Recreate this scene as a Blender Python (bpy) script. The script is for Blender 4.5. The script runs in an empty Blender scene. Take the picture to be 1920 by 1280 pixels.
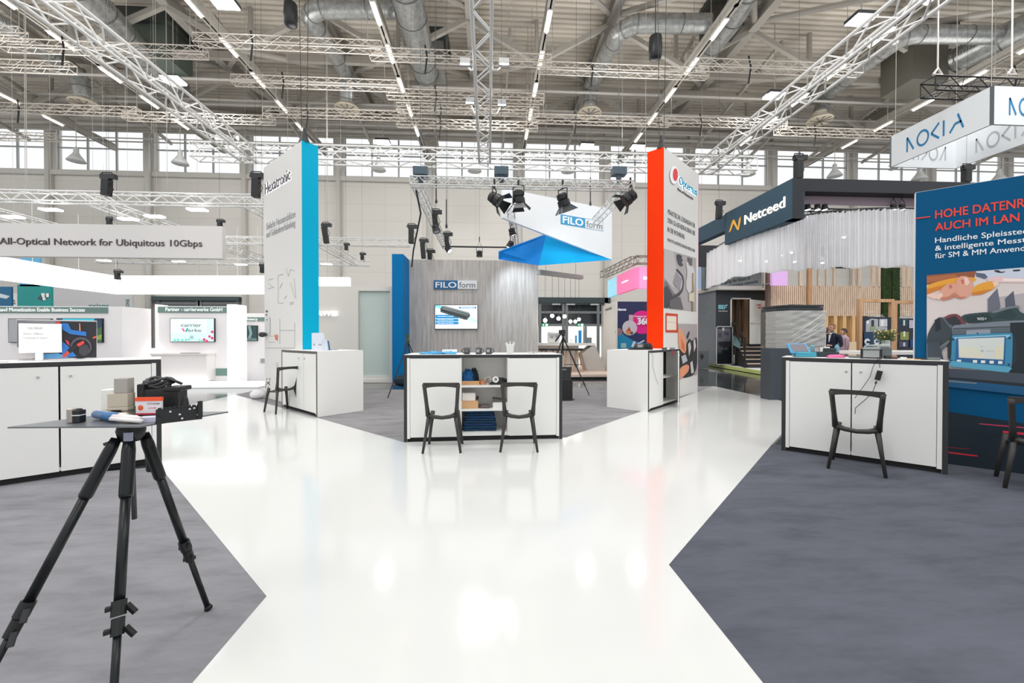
import bpy, math, random
from mathutils import Vector, Matrix
random.seed(7)
SC = bpy.context.scene
COL = SC.collection
PI = math.pi
# ---------------------------------------------------------------- camera, world, lights, exposure
CAMZ, FPX, YAW, PITCH = 1.32, 760.0, math.radians(3.39), math.radians(0.53)
cd = bpy.data.cameras.new('camera'); cam = bpy.data.objects.new('camera', cd); COL.objects.link(cam)
cd.sensor_width = 36.0; cd.lens = 36.0 * FPX / 1920.0; cd.clip_start = 0.05; cd.clip_end = 200
cam.location = (0, 0, CAMZ); cam.rotation_euler = (PI/2 - PITCH, 0, -YAW)
SC.camera = cam
vs = SC.view_settings; vs.view_transform = 'Standard'; vs.look = 'None'; vs.gamma = 1.0; vs.use_curve_mapping = False
vs.exposure = 0.42
w = bpy.data.worlds.new('world'); SC.world = w; w.use_nodes = True
bg = w.node_tree.nodes['Background']; bg.inputs[0].default_value = (0.97, 0.985, 1.0, 1); bg.inputs[1].default_value = 0.80
def area(name, loc, size, energy, rot=(0, 0, 0), color=(1, 0.985, 0.96)):
    l = bpy.data.lights.new(name, 'AREA'); l.shape = 'RECTANGLE'; l.size = size[0]; l.size_y = size[1]; l.energy = energy; l.color = color
    o = bpy.data.objects.new(name, l); COL.objects.link(o); o.location = loc; o.rotation_euler = rot
    return o
# rows of hall lamps under the roof: above the aisle, and between the trusses farther in
for i, (x, y) in enumerate([(-7, 1.5), (7, 1.5), (-7, -5), (7, -5)]):
    area('hall_lamp', (x, y, 14.5), (3, 3), 220)
for i, (x, y) in enumerate([(-14, 9), (0, 9), (14, 9), (-14, 20), (0, 21), (14, 20)]):
    area('hall_lamp', (x, y, 13.0), (2.5, 2.5), 330)
# added upward fill lights that brighten the roof; no lamps hang here
for i, (x, y) in enumerate([(-18, 17), (-6, 17), (6, 17), (18, 17), (-30, 17), (30, 17)]):
    area('roof_fill_light', (x, y, 9.0), (4, 4), 240, (PI, 0, 0))
# ---------------------------------------------------------------- picture geometry -> places in the hall
CAMP = Vector((0, 0, CAMZ))
VF = Vector((math.sin(YAW)*math.cos(PITCH), math.cos(YAW)*math.cos(PITCH), -math.sin(PITCH)))
VR = Vector((math.cos(YAW), -math.sin(YAW), 0)); VU = VR.cross(VF)
def ray(px, py): return VF + VR*((px-960)/FPX) + VU*((640-py)/FPX)
def G(px, py, z=0.0):
    r = ray(px, py); return CAMP + r*((z-CAMZ)/r.z)
def D(px, py, d): return CAMP + ray(px, py)*d
def YP(px, py, y):
    r = ray(px, py); return CAMP + r*(y/r.y)
def XP(px, py, x):
    r = ray(px, py); return CAMP + r*(x/r.x)
def ZAT(px, py, base):
    r = ray(px, py); h = Vector((r.x, r.y)); b = Vector((base[0], base[1]))
    return CAMZ + r.z*(b.dot(h)/h.dot(h))
class Plane:                      # a vertical plane; p0 is its left end as one faces it
    def __init__(s, p0, p1):
        s.p0 = Vector((p0[0], p0[1], 0)); d = Vector((p1[0]-p0[0], p1[1]-p0[1], 0)); s.len = d.length; s.u = d.normalized()
        s.n = s.u.cross(Vector((0, 0, 1)))
    def hit(s, px, py):
        r = ray(px, py); t = (s.p0-CAMP).dot(s.n)/r.dot(s.n); return CAMP + r*t
    def sz(s, px, py):
        h = s.hit(px, py); return (h-s.p0).dot(s.u), h.z
    def pt(s, a, z, off=0.0): return s.p0 + s.u*a + Vector((0, 0, z)) + s.n*off
# ---------------------------------------------------------------- materials
def lin(c): 
    c = c/255.0
    return c/12.92 if c <= 0.04045 else ((c+0.055)/1.055)**2.4
MATS = {}
def M(rgb, rough=0.5, metal=0.0, emit=0.0, alpha=1.0, trans=0.0, kind=None, name=None, spec=0.5):
    key = (tuple(rgb), rough, metal, emit, alpha, trans, kind, spec)
    if key in MATS: return MATS[key]
    m = bpy.data.materials.new(name or 'mat_%d' % len(MATS)); m.use_nodes = True
    nt = m.node_tree; b = nt.nodes['Principled BSDF']; c = (lin(rgb[0]), lin(rgb[1]), lin(rgb[2]), 1)
    b.inputs['Base Color'].default_value = c; b.inputs['Roughness'].default_value = rough; b.inputs['Metallic'].default_value = metal
    b.inputs['Specular IOR Level'].default_value = spec
    if emit: b.inputs['Emission Color'].default_value = c; b.inputs['Emission Strength'].default_value = emit
    if alpha < 1: b.inputs['Alpha'].default_value = alpha
    if trans: b.inputs['Transmission Weight'].default_value = trans
    def tex(scale_xyz, scale, detail=4, rough_=0.6, kindt='ShaderNodeTexNoise'):
        tc = nt.nodes.new('ShaderNodeTexCoord'); mp = nt.nodes.new('ShaderNodeMapping'); mp.inputs['Scale'].default_value = scale_xyz
        n = nt.nodes.new(kindt); nt.links.new(tc.outputs['Object'], mp.inputs[0]); nt.links.new(mp.outputs[0], n.inputs['Vector'])
        n.inputs['Scale'].default_value = scale
        if kindt == 'ShaderNodeTexNoise': n.inputs['Detail'].default_value = detail; n.inputs['Roughness'].default_value = rough_
        return n
    def ramp(src, stops):
        r = nt.nodes.new('ShaderNodeValToRGB'); nt.links.new(src, r.inputs[0])
        el = r.color_ramp.elements
        while len(el) < len(stops): el.new(0.5)
        for e, (p, col) in zip(el, stops): e.position = p; e.color = (lin(col[0]), lin(col[1]), lin(col[2]), 1)
        nt.links.new(r.outputs[0], b.inputs['Base Color']); return r
    def sh(f): return tuple(max(0, min(255, v*f)) for v in rgb)
    def bump(src, s, dist=0.01):
        bp = nt.nodes.new('ShaderNodeBump'); bp.inputs['Strength'].default_value = s; bp.inputs['Distance'].default_value = dist
        nt.links.new(src, bp.inputs['Height']); nt.links.new(bp.outputs[0], b.inputs['Normal'])
    if kind == 'carpet':
        n = tex((1, 3.2, 1), 1.6, 8, 0.68); ramp(n.outputs[0], [(0.3, sh(0.87)), (0.5, sh(1.0)), (0.72, sh(1.09))])
        n2 = tex((1, 1, 1), 240, 2); bump(n2.outputs[0], 0.25, 0.004)
    elif kind == 'wood':
        n = tex((9, 9, 0.7), 2.2, 7, 0.65); ramp(n.outputs[0], [(0.3, sh(0.84)), (0.55, sh(1.0)), (0.75, sh(1.1))])
    elif kind == 'greywood':
        n = tex((9, 9, 0.55), 1.6, 8, 0.7); ramp(n.outputs[0], [(0.28, sh(0.8)), (0.5, sh(1.0)), (0.72, sh(1.16))])
    elif kind == 'galv':
        n = tex((1, 1, 1), 6, 5); ramp(n.outputs[0], [(0.3, sh(0.85)), (0.7, sh(1.1))])
        wv = tex((1, 1, 1), 14, kindt='ShaderNodeTexWave'); bump(wv.outputs['Fac'], 0.5, 0.03)
    elif kind == 'speck':
        n = tex((1, 1, 1), 60, 3); ramp(n.outputs[0], [(0.35, sh(0.75)), (0.65, sh(1.25))])
    elif kind == 'concrete':
        n = tex((1, 1, 1), 0.9, 8, 0.7); ramp(n.outputs[0], [(0.3, sh(0.75)), (0.7, sh(1.25))])
    elif kind == 'tiles':
        br = tex((1, 1, 1), 1.0, kindt='ShaderNodeTexBrick'); br.offset = 0.5
        br.inputs['Color1'].default_value = c; c2 = sh(1.15); br.inputs['Color2'].default_value = (lin(c2[0]), lin(c2[1]), lin(c2[2]), 1)
        br.inputs['Mortar'].default_value = (0.5, 0.55, 0.55, 1); br.inputs['Mortar Size'].default_value = 0.012
        nt.links.new(br.outputs[0], b.inputs['Base Color'])
    elif kind == 'panel':     # hall cladding: long horizontal sheets with fine joints
        br = tex((1, 1, 1), 1.0, kindt='ShaderNodeTexBrick'); br.offset = 0.0
        mp = [x for x in nt.nodes if x.type == 'MAPPING'][0]; mp.inputs['Rotation'].default_value = (PI/2, 0, 0)
        br.inputs['Color1'].default_value = c; c2 = sh(0.985); br.inputs['Color2'].default_value = (lin(c2[0]), lin(c2[1]), lin(c2[2]), 1)
        c3 = sh(0.92); br.inputs['Mortar'].default_value = (lin(c3[0]), lin(c3[1]), lin(c3[2]), 1)
        br.inputs['Mortar Size'].default_value = 0.012; br.inputs['Brick Width'].default_value = 6.05; br.inputs['Row Height'].default_value = 1.15
        nt.links.new(br.outputs[0], b.inputs['Base Color'])
    elif kind == 'leaf':
        n = tex((1, 1, 1), 25, 4); ramp(n.outputs[0], [(0.3, sh(0.5)), (0.6, sh(1.2))])
    elif kind == 'film':
        n = tex((0.5, 0.5, 5.0), 2.6, 5); mp_ = [x for x in nt.nodes if x.type == 'MAPPING'][0]; mp_.inputs['Rotation'].default_value = (0, 0.45, 0); bump(n.outputs[0], 0.8, 0.04)
    elif kind == 'cloth':
        n = tex((1, 1, 1), 9, 4); bump(n.outputs[0], 0.7, 0.02)
    MATS[key] = m
    return m
WHITE = M((236, 235, 231), 0.45); WHITEG = M((240, 239, 236), 0.3)
BLACK = M((26, 27, 29), 0.45); BLACKM = M((40, 42, 44), 0.35); CHARC = M((58, 60, 62), 0.5)
TRUSSW = M((244, 243, 240), 0.35, 0.0); TRUSSK = M((38, 38, 40), 0.4, 0.3)
STEEL = M((176, 171, 163), 0.5); GALV = M((188, 190, 189), 0.32, 0.75, kind='galv')
LIT = M((255, 250, 240), 0.5, emit=5.0); LITW = M((255, 255, 255), 0.5, emit=1.15)
CHROME = M((200, 200, 202), 0.2, 1.0)
# ---------------------------------------------------------------- mesh helpers
def mesh_obj(name, verts, faces, mats, mi=None, parent=None, smooth=False, origin=None):
    me = bpy.data.meshes.new(name)
    if parent is not None:
        iv = ROOTM[parent.name].inverted(); verts = [iv @ Vector(v) for v in verts]
    elif origin is not None:
        verts = [Vector(v)-origin for v in verts]
    me.from_pydata([tuple(v) for v in verts], [], faces)
    for m in mats: me.materials.append(m)
    if mi: me.polygons.foreach_set('material_index', mi)
    if smooth: me.polygons.foreach_set('use_smooth', [True]*len(me.polygons))
    me.update()
    o = bpy.data.objects.new(name, me); COL.objects.link(o)
    if parent is not None: o.parent = parent; ROOTM[o.name] = ROOTM[parent.name]
    else:
        if origin is not None: o.location = origin
        ROOTM[o.name] = Matrix.Translation(origin if origin is not None else Vector((0, 0, 0)))
    return o
ROOTM = {}
def tag(o, label=None, cat=None, group=None, kind=None):
    if label: o['label'] = label
    if cat: o['category'] = cat
    if group: o['group'] = group
    if kind: o['kind'] = kind
    return o
def thing(name, label, cat, loc=(0, 0, 0), rz=0.0, group=None):
    o = bpy.data.objects.new(name, None); COL.objects.link(o); o.empty_display_size = 0.1
    o.location = loc; o.rotation_euler = (0, 0, rz)
    ROOTM[o.name] = Matrix.Translation(Vector(loc)) @ Matrix.Rotation(rz, 4, 'Z')
    return tag(o, label, cat, group)
def copy_tree(o, parent=None):
    c = o.copy(); COL.objects.link(c)
    if parent is not None: c.parent = parent
    for ch in [x for x in o.children]: copy_tree(ch, c)
    return c
def copy_to(o, loc, rz, label, group=None, scale=1.0):
    c = copy_tree(o); c.location = loc; c.rotation_euler = (0, 0, rz); c['label'] = label; c.scale = (scale,)*3
    if group: c['group'] = group
    return c
class MB:
    def __init__(s): s.v = []; s.f = []; s.mi = []
    def add(s, vs_, fs, m=0):
        k = len(s.v); s.v += [Vector(x) for x in vs_]
        for f in fs: s.f.append([k+i for i in f]); s.mi.append(m)
        return s
    def quad(s, a, b, c, d, m=0): return s.add([a, b, c, d], [(0, 1, 2, 3)], m)
    def pbox(s, o, ux, uy, uz, m=0):      # box from a corner and three edge vectors
        o = Vector(o); ux = Vector(ux); uy = Vector(uy); uz = Vector(uz)
        v = [o, o+ux, o+ux+uy, o+uy]; v += [p+uz for p in v]
        f = [(0, 3, 2, 1), (4, 5, 6, 7), (0, 1, 5, 4), (1, 2, 6, 5), (2, 3, 7, 6), (3, 0, 4, 7)]
        if ux.cross(uy).dot(uz) < 0: f = [q[::-1] for q in f]
        return s.add(v, f, m)
    def box(s, c, sz, rz=0.0, m=0, R=None):   # centre, size
        c = Vector(c); R = R or Matrix.Rotation(rz, 3, 'Z')
        ux = R @ Vector((sz[0], 0, 0)); uy = R @ Vector((0, sz[1], 0)); uz = R @ Vector((0, 0, sz[2]))
        return s.pbox(c-(ux+uy+uz)/2, ux, uy, uz, m)
    def bar(s, p, q, w_, h_, m=0, up=Vector((0, 0, 1))):
        p = Vector(p); q = Vector(q); d = q-p
        if d.length < 1e-6: return s
        a = d.normalized(); x = a.cross(up)
        if x.length < 1e-3: x = a.cross(Vector((1, 0, 0)))
        x.normalize(); y = x.cross(a)
        return s.pbox(p - x*w_/2 - y*h_/2, x*w_, d, y*h_, m)
    def tube(s, pts, r, seg=6, m=0, cap=True):
        pts = [Vector(p) for p in pts]; n = len(pts); rs = r if isinstance(r, (list, tuple)) else [r]*n
        k = len(s.v); prev = None
        for i, p in enumerate(pts):
            t = (pts[min(i+1, n-1)]-pts[max(i-1, 0)])
            if t.length < 1e-9: t = Vector((0, 0, 1))
            t.normalize()
            if prev is None:
                x = t.cross(Vector((0, 0, 1)))
                if x.length < 1e-2: x = t.cross(Vector((1, 0, 0)))
            else: x = prev - t*prev.dot(t)
            x.normalize(); prev = x; y = t.cross(x)
            for j in range(seg):
                a = 2*PI*(j+0.5)/seg; s.v.append(p + (x*math.cos(a)+y*math.sin(a))*rs[i])
        for i in range(n-1):
            for j in range(seg):
                a = k+i*seg+j; b = k+i*seg+(j+1) % seg
                s.f.append([a, a+seg, b+seg, b]); s.mi.append(m)
        if cap:
            s.f.append([k+j for j in range(seg)]); s.mi.append(m)
            s.f.append([k+(n-1)*seg+j for j in range(seg)][::-1]); s.mi.append(m)
        return s
    def lathe(s, c, prof, seg=16, m=0, axis=None):   # prof: list (r, h) along axis from c
        c = Vector(c); az = Vector(axis).normalized() if axis is not None else Vector((0, 0, 1))
        x = az.cross(Vector((0, 1, 0)))
        if x.length < 1e-2: x = az.cross(Vector((1, 0, 0)))
        x.normalize(); y = az.cross(x); k = len(s.v)
        for r_, h in prof:
            for j in range(seg):
                a = 2*PI*j/seg; s.v.append(c + az*h + (x*math.cos(a)+y*math.sin(a))*max(r_, 1e-4))
        for i in range(len(prof)-1):
            for j in range(seg):
                a = k+i*seg+j; b = k+i*seg+(j+1) % seg
                s.f.append([a, b, b+seg, a+seg]); s.mi.append(m)
        s.f.append([k+j for j in range(seg)][::-1]); s.mi.append(m)
        s.f.append([k+(len(prof)-1)*seg+j for j in range(seg)]); s.mi.append(m)
        return s
    def ball(s, c, r, seg=12, m=0):
        if not isinstance(r, (tuple, list)): r = (r, r, r)
        c = Vector(c); k = len(s.v); rings = max(4, seg//2)
        for i in range(1, rings):
            t = PI*i/rings
            for j in range(seg):
                a = 2*PI*j/seg; s.v.append(c+Vector((r[0]*math.sin(t)*math.cos(a), r[1]*math.sin(t)*math.sin(a), r[2]*math.cos(t))))
        for i in range(rings-2):
            for j in range(seg):
                a = k+i*seg+j; b = k+i*seg+(j+1) % seg; s.f.append([a, a+seg, b+seg, b]); s.mi.append(m)
        t0 = len(s.v); s.v.append(c+Vector((0, 0, r[2]))); s.v.append(c-Vector((0, 0, r[2])))
        for j in range(seg):
            s.f.append([t0, k+j, k+(j+1) % seg]); s.mi.append(m)
            q = k+(rings-2)*seg; s.f.append([t0+1, q+(j+1) % seg, q+j]); s.mi.append(m)
        return s
    def prism(s, poly, vec, m=0):      # polygon points extruded by vec
        poly = [Vector(p) for p in poly]; vec = Vector(vec); n = len(poly)
        v = poly + [p+vec for p in poly]
        f = [list(range(n))[::-1], list(range(n, 2*n))] + [[i, (i+1) % n, n+(i+1) % n, n+i] for i in range(n)]
        nrm = Vector((0, 0, 0))
        for i in range(n): nrm += poly[i].cross(poly[(i+1) % n])
        if nrm.dot(vec) < 0: f = [q[::-1] for q in f]
        return s.add(v, f, m)
    def build(s, name, mats, parent=None, smooth=False, origin=None, bevel=0.0):
        if not isinstance(mats, (list, tuple)): mats = [mats]
        if parent is None and origin is None:
            xs = [p.x for p in s.v]; ys = [p.y for p in s.v]; zs = [p.z for p in s.v]
            origin = Vector(((min(xs)+max(xs))/2, (min(ys)+max(ys))/2, min(zs)))
        o = mesh_obj(name, s.v, s.f, mats, s.mi, parent, smooth, origin)
        if bevel:
            b = o.modifiers.new('edge', 'BEVEL'); b.width = bevel; b.segments = 2; b.limit_method = 'ANGLE'
        return o
def struct(name, mb, mats, **k): return tag(mb.build(name, mats, **k), kind='structure')
def solo(name, mb, mats, label, cat, group=None, **k): return tag(mb.build(name, mats, **k), label, cat, group)
# ---------------------------------------------------------------- lettering
_tc = {}
def text_mesh(s, bold=0.0, extrude=0.0):
    key = (s, bold, extrude)
    if key in _tc: return _tc[key]
    cu = bpy.data.curves.new('t', 'FONT'); cu.body = s; cu.offset = bold; cu.extrude = extrude; cu.resolution_u = 3
    o = bpy.data.objects.new('t', cu); COL.objects.link(o); dg = bpy.context.evaluated_depsgraph_get(); dg.update()
    me = o.evaluated_get(dg).to_mesh(); vs_ = [Vector(v.co) for v in me.vertices]; fs = [list(p.vertices) for p in me.polygons]
    o.evaluated_get(dg).to_mesh_clear(); bpy.data.objects.remove(o); bpy.data.curves.remove(cu)
    _tc[key] = (vs_, fs); return _tc[key]
CAP = max(v.y for v in text_mesh('H')[0])
def letters(mb, s, o, ux, uz, width, cap, bold=0.0, depth=0.004, m=0, off=0.003):
    vs_, fs = text_mesh(s, 0.0, 0.02)
    if bold > 0:          # a heavier weight: the outline again, shifted a little each way
        nv = len(vs_); b = bold*0.9; vs0, fs0 = vs_, fs; vs_ = []; fs = []
        for k, (dx, dy) in enumerate(((-b, -b*0.7), (b, -b*0.7), (b, b*0.7), (-b, b*0.7))):
            vs_ = vs_ + [Vector((v.x+dx, v.y+dy, v.z+0.0004*k)) for v in vs0]; fs = fs + [[i+nv*k for i in f] for f in fs0]
    x0 = min(v.x for v in vs_); x1 = max(v.x for v in vs_); sx = width/(x1-x0); sy = cap/CAP
    n = Vector(ux).cross(Vector(uz)).normalized()
    out = [Vector(o) + Vector(ux)*((v.x-x0)*sx) + Vector(uz)*(v.y*sy) + n*(off + depth*(v.z/0.04+0.5)) for v in vs_]
    return mb.add(out, fs, m)
def ptext(mb, pl, s, x0, yb, x1, yt, bold=0.0, depth=0.004, m=0, off=0.003):
    a0, z0 = pl.sz(x0, yb); a1, _ = pl.sz(x1, yb); _, z1 = pl.sz(x0, yt)
    return letters(mb, s, pl.pt(a0, z0), pl.u, Vector((0, 0, 1)), a1-a0, z1-z0, bold, depth, m, off)
def soften(p):
    q = []
    for i in range(len(p)):
        a, b = p[i], p[(i+1) % len(p)]; q += [(a[0]*.78+b[0]*.22, a[1]*.78+b[1]*.22), (a[0]*.22+b[0]*.78, a[1]*.22+b[1]*.78)]
    return q
def art(name, pl, layers, parent, off=0.004, step=0.0012, rough=0.5, soft=False):
    if soft: layers = [(c, soften(soften(p)) if 6 <= len(p) <= 12 else p) for c, p in layers]
    mb = MB(); mats = []; idx = {}
    for i, (c, pts) in enumerate(layers):
        if c not in idx: idx[c] = len(mats); mats.append(M(c, rough))
        v = []
        for (px, py) in pts:
            a, z = pl.sz(px, py); v.append(pl.pt(a, z, off+step*i))
        area_ = sum((v[j]-v[0]).cross(v[(j+1) % len(v)]-v[0]).dot(pl.n) for j in range(1, len(v)-1))
        if area_ < 0: v = v[::-1]
        mb.add(v, [tuple(range(len(v)))], idx[c])
    return mb.build(name, mats, parent)
def circ(cx, cy, rx, ry=None, n=20, a0=0, a1=360):
    ry = ry or rx
    return [(cx+rx*math.cos(math.radians(a0+(a1-a0)*i/n)), cy+ry*math.sin(math.radians(a0+(a1-a0)*i/n))) for i in range(n + (0 if a1-a0 == 360 else 1))]
def rect(x0, y0, x1, y1): return [(x0, y0), (x1, y0), (x1, y1), (x0, y1)]
def prect(mb, pl, x0, y0, x1, y1, t=0.01, m=0, off=0.0, xref=None):   # slab on a plane, its corners read at the left end
    a0, z0 = pl.sz(x0, y1); a1, _ = pl.sz(x1, y1); _, z1 = pl.sz(x0, y0)
    return mb.pbox(pl.pt(a0, z0, off), pl.u*(a1-a0), pl.n*t, Vector((0, 0, z1-z0)), m)
def slab(mb, pl, a0, a1, z0, z1, t, off=0.0, m=0):
    return mb.pbox(pl.pt(a0, z0, off), pl.u*(a1-a0), pl.n*t, Vector((0, 0, z1-z0)), m)
# ---------------------------------------------------------------- trusses
def truss(name, p, q, size, mat, label, group=None, rc=0.024, rl=0.01, bay=None, seg=5, parts=True, h=None, cat='truss', up=Vector((0, 0, 1))):
    p = Vector(p); q = Vector(q); d = q-p; L = d.length; a = d.normalized(); x = a.cross(up).normalized(); y = x.cross(a)
    h = h or size; bay = bay or size*1.05; n = max(2, round(L/bay))
    if parts: root = thing(name, label, cat, p, 0, group)
    cs = [(-size/2, -h/2), (size/2, -h/2), (size/2, h/2), (-size/2, h/2)]
    lace = MB(); chords = []
    for (cx, cy) in cs:
        mb = MB() if parts else lace
        mb.tube([p+x*cx+y*cy, q+x*cx+y*cy], rc, max(seg, 6))
        chords.append(mb)
    for f in range(4):
        c0 = cs[f]; c1 = cs[(f+1) % 4]
        for i in range(n):
            A = c0 if i % 2 == 0 else c1; B = c1 if i % 2 == 0 else c0
            P = p + a*(L*i/n) + x*A[0]+y*A[1]; Q = p + a*(L*(i+1)/n) + x*B[0]+y*B[1]
            lace.tube([P, Q], rl, 4, cap=False)
        for e in (0, L):
            lace.tube([p+a*e+x*c0[0]+y*c0[1], p+a*e+x*c1[0]+y*c1[1]], rl, 4, cap=False)
    if parts:
        for mb in chords: mb.build('chord', mat, root, smooth=True)
        lace.build('lacing', mat, root)
        return root
    return solo(name, lace, mat, label, cat, group, origin=p)
def wire(mb, p, q, r=0.004, seg=4): return mb.tube([p, q], r, seg, cap=False)
def ordn(i): return ['first', 'second', 'third', 'fourth', 'fifth', 'sixth', 'seventh', 'eighth', 'ninth', 'tenth'][i]
# ================================================================ HALL SHELL
YW = 28.0
mb = MB(); mb.pbox((-48, -12, -0.12), (100, 0, 0), (0, YW+12.3, 0), (0, 0, 0.10))
struct('floor', mb, M((62, 66, 67), 0.09, kind='concrete'))
# white gloss floor: an octagonal aisle with arms; 20 mm raised
def xy(px, py): v = G(px, py); return (v.x, v.y)
wf = [(-1.13, -4), (1.05, -4), (1.05, 2.29), (3.52, 4.82), (6.15, 7.45), (6.15, 10.7), (1.02, 5.29), (-1.06, 5.18), (-5.85, 9.75), (-5.85, 7.0), (-3.36, 4.35), (-1.13, 2.13)]
mb = MB(); mb.prism([(x, y, -0.02) for x, y in wf], (0, 0, 0.02))
struct('floor_white', mb, M((219, 219, 216), 0.11, spec=0.6))
def carpet(name, pts, rgb=(118, 118, 120)):
    mb = MB(); mb.prism([(x, y, -0.02) for x, y in pts], (0, 0, 0.017)); return struct(name, mb, M(rgb, 0.95, kind='carpet', spec=0.1))
carpet('floor_carpet', [(1.02, 5.29), (6.15, 10.7), (6.15, 10.72), (-5.85, 10.4), (-5.85, 9.75), (-1.06, 5.18)], (140, 138, 140))
carpet('floor_carpet', [(1.05, -4), (14, -4), (14, 1.0), (3.52+0.0, 4.82), (1.05, 2.29)], (90, 92, 101))
carpet('floor_carpet', [(-1.13, -4), (-1.13, 2.13), (-3.36, 4.35), (-14, 1.5), (-14, -4)], (134, 133, 137))
mb = MB(); mb.prism([(x, y, -0.02) for x, y in [(-1.5, 10.55), (5.2, 10.75), (5.2, 12.2), (-1.5, 12.2)]], (0, 0, 0.006))
struct('floor_tiles', mb, M((92, 104, 106), 0.12, kind='tiles'))
# far wall with its band of windows
ZB = 12.15; ZT = 14.85
BX = [YP(973, 300, YW).x + 6.05*i for i in range(-9, 9)]
mb = MB(); mb.pbox((BX[0]-1, YW, 0), (BX[-1]-BX[0]+2, 0, 0), (0, 0.3, 0), (0, 0, ZB))
struct('wall_back', mb, M((233, 229, 222), 0.8, kind='panel'))
mb = MB(); mb.pbox((BX[0]-1, YW, ZT), (BX[-1]-BX[0]+2, 0, 0), (0, 0.3, 0), (0, 0, 3.2))
mb.pbox((BX[0]-1, YW-0.25, ZB-0.35), (BX[-1]-BX[0]+2, 0, 0), (0, 0.25, 0), (0, 0, 0.3))
mb.pbox((BX[0]-1, YW-0.2, ZT-0.02), (BX[-1]-BX[0]+2, 0, 0), (0, 0.2, 0), (0, 0, 0.25))
struct('wall_upper', mb, M((214, 211, 205), 0.8))
for x in BX:
    mb = MB(); mb.pbox((x-0.36, YW-0.12, ZB), (0.72, 0, 0), (0, 0.4, 0), (0, 0, ZT-ZB)); mb.pbox((x-0.12, YW-0.35, 0), (0.24, 0, 0), (0, 0.3, 0), (0, 0, ZT+1))
    struct('wall_pillar', mb, M((206, 203, 197), 0.7))
FRM = M((176, 180, 181), 0.5); GLASS = M((250, 252, 255), 0.02, alpha=0.04)
for i in range(len(BX)-1):
    x0, x1 = BX[i]+0.36, BX[i+1]-0.36
    mb = MB(); 
    for k in range(4):
        x = x0+(x1-x0)*k/3; mb.box((x, YW+0.08, (ZB+ZT)/2), (0.09, 0.1, ZT-ZB))
    for z in (ZB+0.04, ZB+(ZT-ZB)*0.55, ZT-0.04): mb.box(((x0+x1)/2, YW+0.08, z), (x1-x0, 0.08, 0.08))
    wdw = struct('window_%d' % (i+1), mb, FRM)
    mb = MB(); mb.box(((x0+x1)/2, YW+0.1, (ZB+ZT)/2), (x1-x0, 0.01, ZT-ZB)); mb.build('glass_pane', GLASS, wdw)
# roof deck of trapezoidal sheet, ribs across the hall
ZR = 16.3; XL, XRR = -40, 44; Y0 = 11.0
ribs = []; y = Y0
mb = MB(); prof = []
while y < YW+0.1:
    prof += [(y, ZR+0.13), (y+0.03, ZR), (y+0.20, ZR), (y+0.23, ZR+0.13)]; y += 0.31
n = len(prof)
mb.add([(XL, a, b) for a, b in prof]+[(XRR, a, b) for a, b in prof], [(i, i+1, n+i+1, n+i) for i in range(n-1)])
mb.pbox((XL, Y0, ZR+0.14), (XRR-XL, 0, 0), (0, YW-Y0+0.3, 0), (0, 0, 0.2))
struct('ceiling', mb, M((222, 214, 202), 0.7))
LX = [-24.1, -17.3, -10.75, -4.15, 2.3, 9.06, 15.8, 22.5, 29.2]
LN = ['outermost beam line over the screens', 'second beam line over the teal posters', 'beam line over the cyan tower', 'beam line over the grey plank wall', 'beam line beside the central hanging truss',
      'beam line over the red tower', 'beam line over the curtained stand', 'beam line over the white ring sign', 'farthest beam line past the ring sign']
ZL = 13.45
for i, x in enumerate(LX):
    # bottom chord with its lamp rail, top chords and rafters
    mb = MB(); mb.pbox((x-0.13, 11.5, ZL), (0.26, 0, 0), (0, YW-11.6, 0), (0, 0, 0.06)); mb.pbox((x-0.03, 11.5, ZL), (0.06, 0, 0), (0, YW-11.6, 0), (0, 0, 0.34)); mb.pbox((x-0.13, 11.5, ZL+0.3), (0.26, 0, 0), (0, YW-11.6, 0), (0, 0, 0.06))
    struct('ceiling_beam', mb, STEEL)
    mb = MB()
    xm = x+3.35
    mb.pbox((xm-0.2, 11.2, ZR-0.62), (0.4, 0, 0), (0, YW-11.2, 0), (0, 0, 0.07)); mb.pbox((xm-0.03, 11.2, ZR-0.6), (0.06, 0, 0), (0, YW-11.2, 0), (0, 0, 0.6)); mb.pbox((xm-0.2, 11.2, ZR-0.07), (0.4, 0, 0), (0, YW-11.2, 0), (0, 0, 0.07))
    struct('ceiling_beam', mb, STEEL)
    for k, yy in enumerate((13.5, 18.3, 23.1)):
        mb = MB()
        mb.bar((x, yy, ZL+0.3), (x-3.35, yy+0.3, ZR-0.5), 0.2, 0.2); mb.bar((x, yy, ZL+0.3), (x+3.35, yy+0.3, ZR-0.5), 0.2, 0.2)
        mb.tube([(x, yy, ZL+0.3), (x+3.2, yy+4.6, ZR-0.4)], 0.12, 8); mb.tube([(x, yy, ZL+0.3), (x-3.2, yy+4.6, ZR-0.4)], 0.12, 8)
        mb.box((x, yy, ZL+0.45), (0.14, 0.7, 0.7)); mb.box((x, yy+0.9, (ZL+ZR)/2), (0.16, 0.16, ZR-ZL))
        struct('ceiling_brace', mb, STEEL)
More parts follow.
